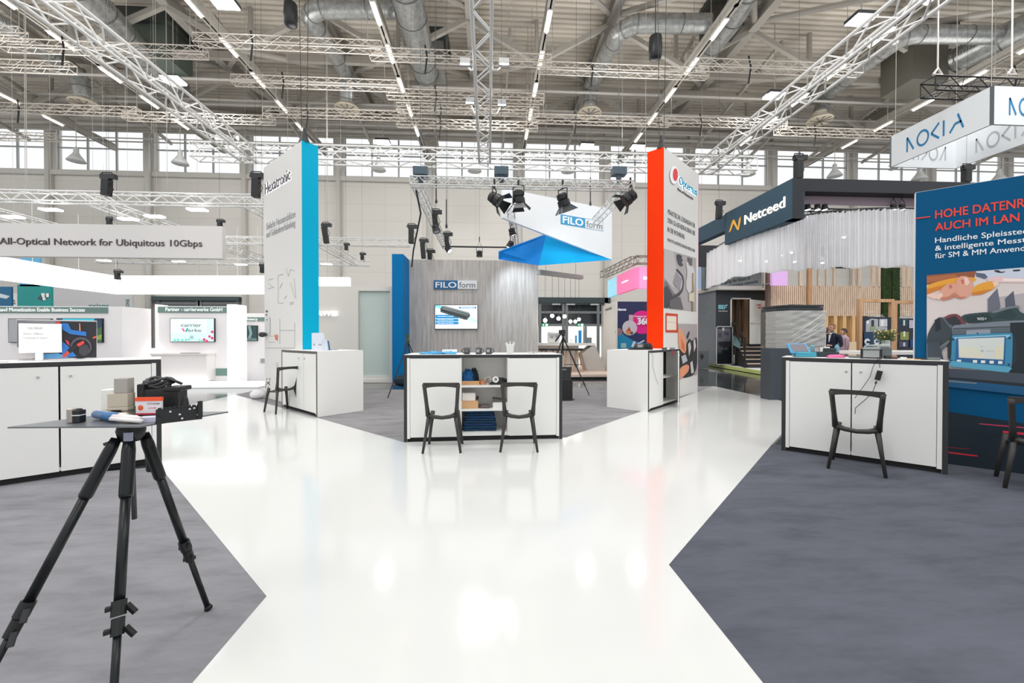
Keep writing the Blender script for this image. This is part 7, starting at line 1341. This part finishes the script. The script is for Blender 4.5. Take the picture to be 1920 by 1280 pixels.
for k, px in enumerate((994, 1003)):
    c = cc(px, 0.3); mb = MB(); mb.box(c+Vector((0, 0, 0.011)), (0.045, 0.06, 0.022), 0.3*k); solo('small_device', mb, M((206, 206, 206), 0.3, 0.3), 'little grey device on the central counter, %s' % ('nearer the pen cup' if k == 0 else 'nearer the tripod'), 'device')
mb = MB(); c = cc(1020, 0.3); mb.box(c+Vector((0, 0, 0.003)), (0.14, 0.2, 0.005), 0.2); solo('paper_sheet', mb, M((246, 246, 246), 0.4), 'white sheet of paper at the tripod end of the central counter', 'paper')
# ---- inside the open shelves
def sh(f, z, back): 
    a = plC.len*(0.04+0.345*0.92) ; b = plC.len*(0.04+0.66*0.92); return plC.pt(a+(b-a)*f, z, -back)
def crumple(name, c, sz, mats, lab, cat, n=14, seed=1, rough=0.25):
    random.seed(seed); mb = MB(); 
    nu, nv = 26, 14; vv = []; ph = [random.uniform(0, 6.28) for _ in range(8)]
    for j in range(nv+1):
        th_ = PI*0.5*j/nv
        for i in range(nu):
            a = 2*PI*i/nu; k = 1+rough*(math.sin(5*a+ph[0]+3*th_)*0.4+math.sin(9*a+ph[1]-7*th_)*0.3+math.sin(3*a+11*th_+ph[2])*0.3)
            vv.append(c+Vector((sz[0]*math.cos(a)*math.cos(th_)**0.6*k, sz[1]*math.sin(a)*math.cos(th_)**0.6*min(k, 1.05), sz[2]*math.sin(th_)*k)))
    mb.add(vv, [(j*nu+i, j*nu+(i+1) % nu, (j+1)*nu+(i+1) % nu, (j+1)*nu+i) for j in range(nv) for i in range(nu)])
    return solo(name, mb, mats, lab, cat, smooth=True)
z1 = 0.706; z2 = 0.401; z3 = 0.101
c = sh(0.18, z1, 0.2); t = thing('shallow_tray', 'shallow brown cardboard tray on the top shelf', 'tray', c); mb = MB(); mb.box(c+Vector((0, 0, 0.004)), (0.24, 0.2, 0.006))
for dx, dy, sx, sy in ((0, -0.1, 0.24, 0.006), (0, 0.1, 0.24, 0.006), (-0.12, 0, 0.006, 0.2), (0.12, 0, 0.006, 0.2)): mb.box(c+Vector((dx, dy, 0.025)), (sx, sy, 0.05))
mb.build('body', M((208, 160, 112), 0.8), t)
crumple('blue_cloth', c+Vector((-0.03, 0, 0.012)), (0.085, 0.07, 0.16), M((24, 92, 150), 0.8, kind='cloth'), 'crumpled bright blue cloth heaped in the cardboard tray', 'cloth', seed=2)
crumple('dark_cloth', c+Vector((0.05, 0.03, 0.012)), (0.06, 0.05, 0.17), M((14, 32, 44), 0.85, kind='cloth'), 'dark navy cloth behind the bright blue one in the tray', 'cloth', seed=3)
c = sh(0.42, z1, 0.15); crumple('orange_pouch', c+Vector((0.02, 0, 0)), (0.045, 0.04, 0.05), M((200, 130, 92), 0.7), 'small orange-brown pouch beside the cardboard tray', 'pouch', seed=5)
t = thing('cable_bunch', 'bunch of pale thin cables in the middle of the top shelf', 'cables', sh(0.6, z1, 0.2))
for k in range(6):
    c = sh(0.56+0.02*k, z1+0.05, 0.14+0.02*k); mb = MB(); mb.tube([c+Vector((0.045*math.cos(i*PI/7+k), 0.02*math.sin(i), 0.042*math.sin(i*PI/7+k))) for i in range(15)], 0.004, 5); mb.build('cable', M((214, 206, 196), 0.5), t)
c = sh(0.74, z1+0.065, 0.12); mb = MB(); mb.lathe(c, [(0.022, 0), (0.042, 0), (0.042, 0.03), (0.022, 0.03), (0.022, 0)], 20, axis=(0.2, -1, 0.1)); solo('tape_roll', mb, M((236, 236, 234), 0.4), 'white tape roll standing upright on the top shelf', 'tape roll')
mb = MB(); c = sh(0.80, z1, 0.15); mb.box(c+Vector((0, 0, 0.012)), (0.22, 0.12, 0.022), 0.1)
solo('black_tray', mb, BLACK, 'flat black tool tray on the top shelf', 'tray'); crumple('tool_pile', c+Vector((0.03, 0, 0.024)), (0.085, 0.05, 0.045), M((34, 44, 42), 0.5), 'pile of small dark tools on the black tray', 'tools', seed=8, rough=0.6)
c = sh(0.17, z2, 0.18); mb = MB(); mb.box(c+Vector((0, 0, 0.047)), (0.225, 0.2, 0.094)); solo('cardboard_box', mb, M((214, 170, 124), 0.8), 'brown cardboard box on the middle shelf', 'box', bevel=0.003)
mb = MB(); mb.box(c+Vector((-0.01, 0.0, 0.095+0.05)), (0.17, 0.15, 0.10)); solo('white_box', mb, M((244, 240, 234), 0.5), 'white box sitting on the brown cardboard box', 'box', bevel=0.003)
mb = MB(); mb.box(c+Vector((0.10, 0.06, 0.095+0.02)), (0.03, 0.05, 0.04)); solo('dark_lump', mb, M((60, 52, 46), 0.6), 'little dark block beside the white box on the middle shelf', 'block')
for k in range(5): c = sh(0.5, z2+0.0065*k, 0.16); mb = MB(); mb.box(c+Vector((0.008*(k % 2), 0, 0.003)), (0.125, 0.16, 0.006), 0.15*k-0.3); solo('flyer', mb, M((96+8*k, 88+6*k, 92+6*k), 0.5), 'dark flyer in the loose stack on the middle shelf, %s from below' % ordn(k), 'flyer', 'dark flyers on the middle shelf')
for k in range(6): c = sh(0.86, z2+0.0125*k, 0.18); mb = MB(); mb.box(c+Vector((0.004*(k % 3), 0, 0.006)), (0.21, 0.2, 0.012)); solo('catalogue', mb, M((238, 238, 236), 0.5), 'white catalogue in the neat pile on the middle shelf, %s from below' % ordn(k), 'catalogue', 'white catalogues on the middle shelf')
mb = MB(); c = sh(0.85, z2+0.076, 0.18); mb.prism([c+Vector((-0.1, -0.1, 0)), c+Vector((0.1, -0.1, 0.0)), c+Vector((0.1, -0.1, 0.02)), c+Vector((-0.1, -0.1, 0.045))], (0, 0.18, 0)); solo('dark_folder', mb, M((92, 88, 86), 0.5), 'dark grey folder on top of the white catalogue pile', 'folder')
for k in range(8):
    c = sh(0.40, z3+0.0335*k, 0.2); wd = 0.43-0.012*k+(0.02 if k % 2 else 0); mb = MB(); n = 16
    pr = []
    for i in range(n+1): f = i/n; pr.append(Vector((-wd/2+wd*f, -0.11-0.006*math.sin(f*9+k), 0.001+0.004*abs(math.sin(f*7+k*2)))))
    top = [Vector((p.x, p.y, 0.032+0.0*k)) for p in reversed(pr)]
    mb.prism([c+p for p in pr+top], (0, 0.22, 0)); solo('folded_garment', mb, M((12+4*(k % 3), 52+8*(k % 2), 84+8*(k % 3)), 0.85, kind='cloth'), 'folded dark blue garment in the pile on the bottom shelf, %s from below' % ordn(k), 'garment', 'folded blue garments on the bottom shelf', bevel=0.006)
# ================================================================ ON THE TWO-DOOR COUNTER
zk = 1.097
def kc(px, back, z=zk):
    p = plR.pt(0, z, -back); pl_ = Plane((p.x, p.y), (p.x+plR.u.x, p.y+plR.u.y)); a = pl_.sz(px, 665)[0]; return pl_.pt(a, z)
rzR = math.atan2(plR.u.y, plR.u.x)
u, n_ = plR.u, plR.n
c = kc(1508, 0.14); t = thing('rugged_tablet', 'turquoise rugged tester with a tilted dark screen', 'tester', c)
TQ = M((60, 156, 178), 0.45)
mb = MB(); mb.box(c+Vector((0, 0, 0.028)), (0.20, 0.13, 0.055), rzR+0.5); mb.build('base', TQ, t, bevel=0.008)
R_ = Matrix.Rotation(rzR+0.5, 3, 'Z') @ Matrix.Rotation(0.75, 3, 'X'); mb = MB(); mb.box(c+Vector((-0.03, 0.05, 0.095)), (0.21, 0.16, 0.022), R=R_); mb.build('lid', M((70, 150, 196), 0.4), t, bevel=0.006)
mb = MB(); mb.box(c+Vector((-0.03, 0.05, 0.095))+R_ @ Vector((0, 0, 0.0125)), (0.165, 0.12, 0.003), R=R_); mb.build('screen', M((118, 112, 120), 0.2), t)
c = kc(1567, 0.16); crumple('pink_cloth', c, (0.10, 0.06, 0.032), M((226, 104, 160), 0.6), 'flat pink folded cloth with a dark clip on the two-door counter', 'cloth', seed=11, rough=0.12)
mb = MB(); mb.box(kc(1566, 0.112)+Vector((0, 0, 0.0165)), (0.010, 0.006, 0.02), rzR); solo('dark_clip', mb, M((30, 34, 70), 0.5), 'tiny dark clip in front of the pink cloth', 'clip')
c = kc(1633, 0.13); t = thing('fusion_splicer', 'grey box-shaped splicer with pale front, nearest the hanging cable', 'splicer', c); 
mb = MB(); mb.box(c+Vector((0, 0, 0.052)), (0.155, 0.11, 0.098), rzR); mb.build('body', M((66, 72, 74), 0.4), t, bevel=0.006)
mb = MB(); mb.box(c+n_*0.056+Vector((0, 0, 0.052)), (0.13, 0.006, 0.072), rzR); mb.build('screen', M((158, 162, 160), 0.25), t)
for s_ in (-1, 1): mb = MB(); mb.box(c+u*(s_*0.078)+n_*0.05+Vector((0, 0, 0.052)), (0.018, 0.02, 0.104), rzR); mb.build('corner_guard', BLACK, t, bevel=0.004)
mb = MB(); mb.box(c+Vector((0.0, 0, 0.112)), (0.13, 0.09, 0.022), rzR); mb.tube([c+u*-0.06+Vector((0, 0, 0.10)), c+u*-0.04+Vector((0, 0, 0.14)), c+u*0.05+Vector((0, 0, 0.14)), c+u*0.07+Vector((0, 0, 0.10))], 0.009, 6); mb.build('top_cover', M((170, 174, 172), 0.4), t)
c = kc(1652, 0.33); t = thing('fusion_splicer', 'second grey splicer standing behind the pale-fronted one', 'splicer', c); mb = MB(); mb.box(c+Vector((0, 0, 0.06)), (0.15, 0.11, 0.12), rzR+0.3); mb.build('body', M((96, 102, 104), 0.4), t, bevel=0.008); mb = MB(); mb.box(c+Vector((0, 0, 0.135)), (0.12, 0.09, 0.03), rzR+0.3); mb.build('lid', M((176, 180, 178), 0.4), t, bevel=0.008)
c = kc(1545, 0.34); t = thing('splice_workstation', 'black splicing workstation with small blue bottle holders', 'workstation', c)
mb = MB(); mb.box(c+Vector((0, 0, 0.03)), (0.28, 0.16, 0.055), rzR); mb.box(c+u*0.05+Vector((0, 0, 0.075)), (0.12, 0.1, 0.05), rzR); mb.build('base', M((44, 58, 60), 0.5), t, bevel=0.006)
mb = MB(); mb.box(c+u*-0.02+n_*0.03+Vector((0, 0, 0.085)), (0.03, 0.03, 0.05), rzR); mb.box(c+u*0.03+n_*0.05+Vector((0, 0, 0.11)), (0.05, 0.02, 0.016), rzR); mb.build('white_part', WHITE, t)
for k, s_ in enumerate((-0.11, 0.12)):
    q = c+u*s_+Vector((0, 0, 0.062)); mb = MB(); mb.lathe(q, [(0.022, 0), (0.024, 0.06), (0.012, 0.07), (0.012, 0.085)], 12); solo('dropper_bottle', mb, M((120, 168, 184), 0.3), 'small blue-grey bottle %s the workstation' % ('at the tester end of' if k == 0 else 'next to the man in the suit, on'), 'bottle')
for k, (px, bk, w_, d_, h_, c_, nm, lab) in enumerate([(1492, .1, .02, .03, .05, (40, 50, 60), 'dark_probe', 'little dark probe at the corner of the two-door counter'), (1604, .26, .12, .06, .02, (110, 116, 118), 'grey_tool', 'grey tool lying between the pink cloth and the splicer'), (1664, .14, .05, .05, .035, (40, 36, 40), 'black_adapter', 'black adapter lump just past the pale-fronted splicer'),
     (1676, .17, .06, .04, .02, (92, 60, 62), 'red_brown_tool', 'reddish brown tool beside the black adapter'), (1694, .13, .05, .04, .022, (228, 232, 226), 'white_roll', 'white lump near the poster end of the counter'), (1712, .09, .11, .03, .006, (232, 190, 120), 'yellow_strip', 'flat yellow strip on the counter near its end'),
     (1728, .17, .10, .05, .015, (52, 40, 44), 'dark_handset', 'dark handset lying at the foot of the blue poster wall'), (1751, .12, .09, .04, .026, (112, 118, 118), 'grey_handset', 'grey handset at the very end of the counter')]):
    c = kc(px, bk); mb = MB(); mb.box(c+Vector((0, 0, h_/2)), (w_, d_, h_), rzR+0.2*(k % 3-1)); solo(nm, mb, M(c_, 0.4), lab, 'small tool', bevel=0.003)
c = kc(1758, 0.10); mb = MB(); mb.box(c+Vector((0, 0, 0.028)), (0.03, 0.03, 0.002), rzR); 
# hanging power cable with its adapter brick
pF = lambda px, py, off=0.03: (lambda s_: plR.pt(s_[0], s_[1], off))(plR.sz(px, py))
t = thing('power_adapter', 'black power brick hanging by its cable in front of the two-door counter', 'power adapter', pF(1647, 715))
mb = MB(); mb.box(pF(1647, 703, 0.045), (0.045, 0.03, 0.10), R=Matrix.Rotation(rzR, 3, 'Z') @ Matrix.Rotation(0.22, 3, 'Y')); mb.build('brick', BLACK, t, bevel=0.004)
mb = MB(); mb.tube([kc(1652, 0.08)+Vector((0, 0, 0.03)), kc(1650, 0.0)+n_*0.02+Vector((0, 0, 0.01)), pF(1649, 672), pF(1649, 689, 0.04)], 0.003, 6); mb.tube([pF(1643, 716, 0.04), pF(1636, 734), pF(1626, 745), pF(1612, 757), pF(1604, 764), pF(1603, 775, 0.022)], 0.003, 6); mb.tube([kc(1652, 0.06)+Vector((0, 0, 0.03)), kc(1647, 0.0)+n_*0.02+Vector((0, 0, 0.01)), pF(1637, 686), pF(1631, 706), pF(1618, 725), pF(1606, 740), pF(1603, 746, 0.022)], 0.0025, 6); mb.build('cable', BLACK, t)
mb = MB(); mb.tube([pF(1643, 714, 0.04), pF(1641, 719, 0.04)], 0.007, 6); mb.build('strain_relief', BLACK, t)
# ================================================================ ON THE COUNTERS BY THE TOWERS
def tc_(pl, px, py, z=1.097): return G(px, py, z)
c = G(617, 655.2, 1.097); 
P1 = Plane(D(597, 655, 7.25), D(617, 655, 7.15)); t = thing('info_card', 'white information card standing on the counter before the cyan panel', 'card', P1.pt(0, 1.097)); mb = MB(); a1 = P1.sz(584.5, 640); b1 = P1.sz(606, 640)
mb.prism([P1.pt(a1[0], 1.098), P1.pt(b1[0]+0.09, 1.098), P1.pt(b1[0], P1.sz(600, 623.5)[1]), P1.pt(a1[0], P1.sz(600, 624)[1])], -P1.n*0.006); mb.build('card', M((222, 228, 240), 0.4), t)
mb = MB(); ptext(mb, P1, 'Info', 597.5, 646.8, 603, 644.8); mb.build('lettering', M((150, 150, 160), 0.5), t); art('printed_square', P1, [((170, 170, 180), rect(588, 644, 590.5, 647.5))], t)
P1 = Plane(D(610, 655, 7.1), D(627, 655, 7.4)); a1 = P1.sz(615, 640)[0]
for k in range(3):
    mb = MB(); o = P1.pt(a1+0.03*k, 1.0975, 0.0); mb.prism([o, o+P1.u*0.02, o+P1.u*(-0.03)+Vector((0, 0, 0.185-0.01*k)), o+P1.u*(-0.05)+Vector((0, 0, 0.185-0.01*k))], -P1.n*0.10); solo('leaning_brochure', mb, M(((216, 220, 230), (70, 130, 176), (30, 92, 130))[k], 0.4), ('pale', 'mid blue', 'dark blue')[k]+' brochure leaning on the counter before the cyan panel', 'brochure', 'brochures leaning before the cyan panel')
mb = MB(); c = G(622, 655.2, 1.0975); mb.box(c+Vector((0, 0, 0.003)), (0.2, 0.14, 0.005), 0.6); solo('blue_leaflet', mb, M((44, 110, 168), 0.4), 'flat blue leaflet at the foot of the leaning brochures', 'leaflet')
mb = MB(); c = G(592, 655.4, 1.0975); mb.box(c+Vector((0, 0, 0.003)), (0.18, 0.16, 0.005), 0.4); solo('peach_leaflet', mb, M((236, 196, 160), 0.4), 'flat peach-coloured leaflet in front of the information card', 'leaflet')
t = thing('fusion_splicer', 'black splicing machine with open lid and clutter on the red tower counter', 'splicer', G(1200, 654, 1.097)); c = G(1203, 655.5, 1.097)+Vector((0, 0.08, 0)); rzO = PI/4-0.3
mb = MB(); mb.box(c+Vector((0, 0, 0.015)), (0.42, 0.18, 0.028), -0.1); mb.build('tray', BLACK, t)
mb = MB(); mb.box(c+Vector((-0.02, 0, 0.07)), (0.16, 0.11, 0.08), 0.1); mb.build('body', M((74, 76, 76), 0.4), t, bevel=0.006)
mb = MB(); mb.box(c+Vector((-0.02, -0.058, 0.07)), (0.1, 0.006, 0.055), 0.1); mb.build('screen', M((150, 152, 148), 0.3), t)
mb = MB(); mb.box(c+Vector((0.02, 0.02, 0.135)), (0.15, 0.03, 0.02), R=Matrix.Rotation(-0.5, 3, 'Y')); mb.box(c+Vector((-0.11, 0.03, 0.10)), (0.03, 0.06, 0.11), R=Matrix.Rotation(0.4, 3, 'Y')); mb.build('open_lid', M((172, 180, 196), 0.35), t)
crumple('tool_pile', c+Vector((0.14, 0.0, 0.030)), (0.085, 0.06, 0.075), BLACK, 'heap of black tools at the end of the splicing tray, before the red panel', 'tools', seed=21, rough=0.5)
for k, (px, lab) in enumerate(((1247, 'small dark handset on the red tower counter'), (1262, 'small silver-grey handset at the end of the red tower counter'))): c = G(px, 655.2-0.1*k, 1.0975); mb = MB(); mb.box(c+Vector((0, 0.03, 0.02)), (0.1, 0.05, 0.036), 0.5); solo('handset', mb, M((70+60*k, 74+60*k, 78+60*k), 0.4), lab, 'handset', bevel=0.006)
s_ = plO.sz(1258, 657); mb = MB(); mb.tube([plO.pt(s_[0], 1.06, 0.02), plO.pt(s_[0]+0.02, 0.98, 0.05)], [0.008, 0.014], 6); mb.tube([plO.pt(s_[0], 1.095, 0.01), plO.pt(s_[0], 1.06, 0.02)], 0.004, 5); solo('red_tag', mb, M((200, 30, 50), 0.5), 'little red strap hanging over the edge of the red tower counter', 'strap')
mb = MB(); f = lambda px, py: (lambda q: plO.pt(q[0], q[1], 0.012))(plO.sz(px, py)); mb.tube([f(1221, 661), f(1223.5, 668), f(1222.5, 685), f(1226, 698), f(1230, 712), f(1234, 721)], 0.0025, 5); solo('thin_cable', mb, M((110, 108, 106), 0.5), 'thin cable hanging down the door of the red tower counter', 'cable')
# ================================================================ PEOPLE
def skin_part(name, joints, edges, mat, parent, sub=2):
    iv = ROOTM[parent.name].inverted(); me = bpy.data.meshes.new(name); me.from_pydata([tuple(iv @ Vector(j[0])) for j in joints], edges, []); me.materials.append(mat)
    o = bpy.data.objects.new(name, me); COL.objects.link(o); o.parent = parent; ROOTM[o.name] = ROOTM[parent.name]
    md = o.modifiers.new('skin', 'SKIN'); md.use_smooth_shade = True; sv = me.skin_vertices[0].data
    for i, j in enumerate(joints): r = j[1]; sv[i].radius = (r, r) if not isinstance(r, tuple) else r
    sv[0].use_root = True; o.modifiers.new('sub', 'SUBSURF').levels = sub; o.modifiers['sub'].render_levels = sub
    return o
def person(lab, base, facing, H, suit, trous, hairc, skinc=(226, 178, 150), hold=True, shirt=(240, 240, 244), glasses=False):
    b = Vector(base); f = Vector((math.cos(facing), math.sin(facing), 0)); s = Vector((-f.y, f.x, 0)); k = H/1.78; Z = lambda z, a=0, l=0: b+f*a*k+s*l*k+Vector((0, 0, z*k))
    t = thing('person', lab, 'person', b); SK = M(skinc, 0.55); SU = M(suit, 0.8); TR = M(trous, 0.8)
    J = [(Z(0.95), (0.16*k, 0.12*k)), (Z(1.15, .01), (0.15*k, 0.11*k)), (Z(1.33, .0), (0.175*k, 0.12*k)), (Z(1.44, -.01), (0.13*k, 0.09*k)), (Z(1.50), 0.062*k), (Z(1.56, .01), 0.055*k)]
    E = [(0, 1), (1, 2), (2, 3), (3, 4), (4, 5)]
    for sd in (1, -1):
        n = len(J); hx, hz = (0.30, 1.16) if hold else (0.05, 0.85)
        J += [(Z(1.42, 0, .19*sd), 0.062*k), (Z(1.16, .02, .25*sd), 0.05*k), (Z(hz-0.02, hx*0.8, .17*sd), 0.036*k)]; E += [(3, n), (n, n+1), (n+1, n+2)]
        n = len(J); J += [(Z(0.86, 0, .095*sd), 0.088*k), (Z(0.48, .01, .10*sd), 0.062*k), (Z(0.09, -.01, .105*sd), 0.045*k)]; E += [(0, n), (n, n+1), (n+1, n+2)]
    bd = skin_part('body', J, E, SU, t)
    for sd in (1, -1):
        hx, hz = (0.30, 1.16) if hold else (0.05, 0.83); w_ = Z(hz, hx*0.82, .165*sd); p_ = Z(hz+0.02, hx+0.02, .14*sd)
        HJ = [(w_, 0.024*k), (p_, (0.03*k, 0.018*k))]; HE = [(0, 1)]
        for q in range(4): n = len(HJ); HJ += [(p_+f*0.045*k+s*(0.014*(q-1.5))*k, 0.009*k), (p_+f*(0.075-0.006*abs(q-1.3))*k+s*(0.014*(q-1.5))*k-Vector((0, 0, 0.018*k)), 0.008*k)]; HE += [(1, n), (n, n+1)]
        n = len(HJ); HJ += [(p_+f*0.01*k-s*0.035*sd*k+Vector((0, 0, 0.01)), 0.01*k), (p_+f*0.04*k-s*0.045*sd*k, 0.008*k)]; HE += [(1, n), (n, n+1)]
        skin_part('hand', HJ, HE, SK, t, 1)
        mb = MB(); c = Z(0.035, 0.05, .105*sd); mb.ball(c, (0.05*k+0.08*k*abs(f.x), 0.05*k+0.08*k*abs(f.y), 0.035*k), 10); mb.build('shoe', BLACK, t, smooth=True)
    # head with face
    hc = Z(1.665, .03); mb = MB(); nu, nv = 24, 16; vv = []
    for j in range(nv+1):
        th = PI*j/nv
        for i in range(nu):
            a = 2*PI*i/nu; x = math.sin(th)*math.cos(a); y = math.sin(th)*math.sin(a); z = math.cos(th)
            rx, ry, rz_ = 0.098, 0.077, 0.118
            if z < 0: ry *= 1-0.28*(-z); rx *= 1-0.10*(-z)
            px_, py_, pz_ = x*rx, y*ry, z*rz_
            if x > 0.5: 
                nose = math.exp(-((y/0.16)**2)-((z+0.12)/0.2)**2); px_ += 0.026*nose; px_ -= 0.010*math.exp(-(((abs(y)-0.36)/0.16)**2)-((z-0.08)/0.13)**2); px_ += 0.006*math.exp(-((y/0.35)**2)-((z+0.5)/0.1)**2)+0.010*math.exp(-((y/0.3)**2)-((z+0.85)/0.15)**2)
            vv.append(hc+f*px_*k+s*py_*k+Vector((0, 0, pz_*k)))
    mb.add(vv, [(j*nu+i, (j+1)*nu+i, (j+1)*nu+(i+1) % nu, j*nu+(i+1) % nu) for j in range(nv) for i in range(nu)])
    hd = mb.build('head', SK, t, smooth=True)
    for sd in (1, -1):
        mb = MB(); mb.ball(hc+f*0.082*k+s*0.03*sd*k+Vector((0, 0, 0.012*k)), 0.011*k, 8); mb.build('eye', M((60, 50, 46), 0.3), hd)
        mb = MB(); mb.ball(hc-f*0.005*k+s*0.076*sd*k, (0.02*k, 0.02*k, 0.032*k), 8); mb.build('ear', SK, hd, smooth=True)
    mb = MB(); mb.tube([hc+f*0.088*k+s*0.025*k-Vector((0, 0, 0.055*k)), hc+f*0.094*k-Vector((0, 0, 0.053*k)), hc+f*0.088*k-s*0.025*k-Vector((0, 0, 0.055*k))], 0.005*k, 5); mb.build('mouth', M((176, 96, 88), 0.5), hd)
    mb = MB(); vv = []
    for j in range(10):
        th = PI*0.60*j/9
        for i in range(nu):
            a = 2*PI*i/nu; x = math.cos(a); lim = 1.0 if x < 0.35 else 0.62
            th2 = th*lim; vv.append(hc+f*(math.sin(th2)*math.cos(a)*0.106-0.008)*k+s*math.sin(th2)*math.sin(a)*0.086*k+Vector((0, 0, (math.cos(th2)*0.124+0.006)*k)))
    mb.add(vv, [(j*nu+i, (j+1)*nu+i, (j+1)*nu+(i+1) % nu, j*nu+(i+1) % nu) for j in range(9) for i in range(nu)]); mb.build('hair', M(hairc, 0.7), t, smooth=True)
    mb = MB(); mb.tube([Z(1.47, .0), Z(1.53, .005)], [0.078*k, 0.066*k], 12); mb.build('shirt_collar', M(shirt, 0.6), t, smooth=True)
    mb = MB(); mb.prism([Z(1.46, .085, .03), Z(1.46, .085, -.03), Z(1.26, .125, -.005), Z(1.26, .125, .005)], f*0.01); mb.build('shirt_front', M(shirt, 0.6), t)
    if glasses:
        mb = MB()
        for sd in (1, -1): c = hc+f*0.098*k+s*0.03*sd*k+Vector((0, 0, 0.012*k)); mb.tube([c+s*0.022*k*math.cos(i*PI/5)+Vector((0, 0, 0.016*k*math.sin(i*PI/5))) for i in range(11)], 0.002*k, 4); mb.tube([c+s*0.022*sd*k, hc+s*0.08*sd*k+Vector((0, 0, 0.012*k))], 0.002*k, 4)
        mb.build('glasses', BLACK, t)
    return t
q = YP(1560, 700, 10.2); person('man in a dark navy suit and glasses, seen from his side, hands raised', (q.x, 10.2, 0.0), PI+0.25, 1.70, (16, 28, 52), (18, 24, 40), (150, 96, 56), glasses=True)
q = YP(1547.5, 700, 11.0); person('dark-haired person in a pale blouse facing the man in the suit', (q.x, 11.0, 0.0), 0.0, 1.60, (226, 208, 204), (60, 60, 70), (64, 38, 28), hold=False)
q = YP(1583, 700, 12.6); person('person in a greyish pink shirt behind the man in the suit', (q.x, 12.6, 0.0), PI-0.3, 1.62, (186, 156, 168), (70, 60, 66), (70, 52, 44), hold=False)
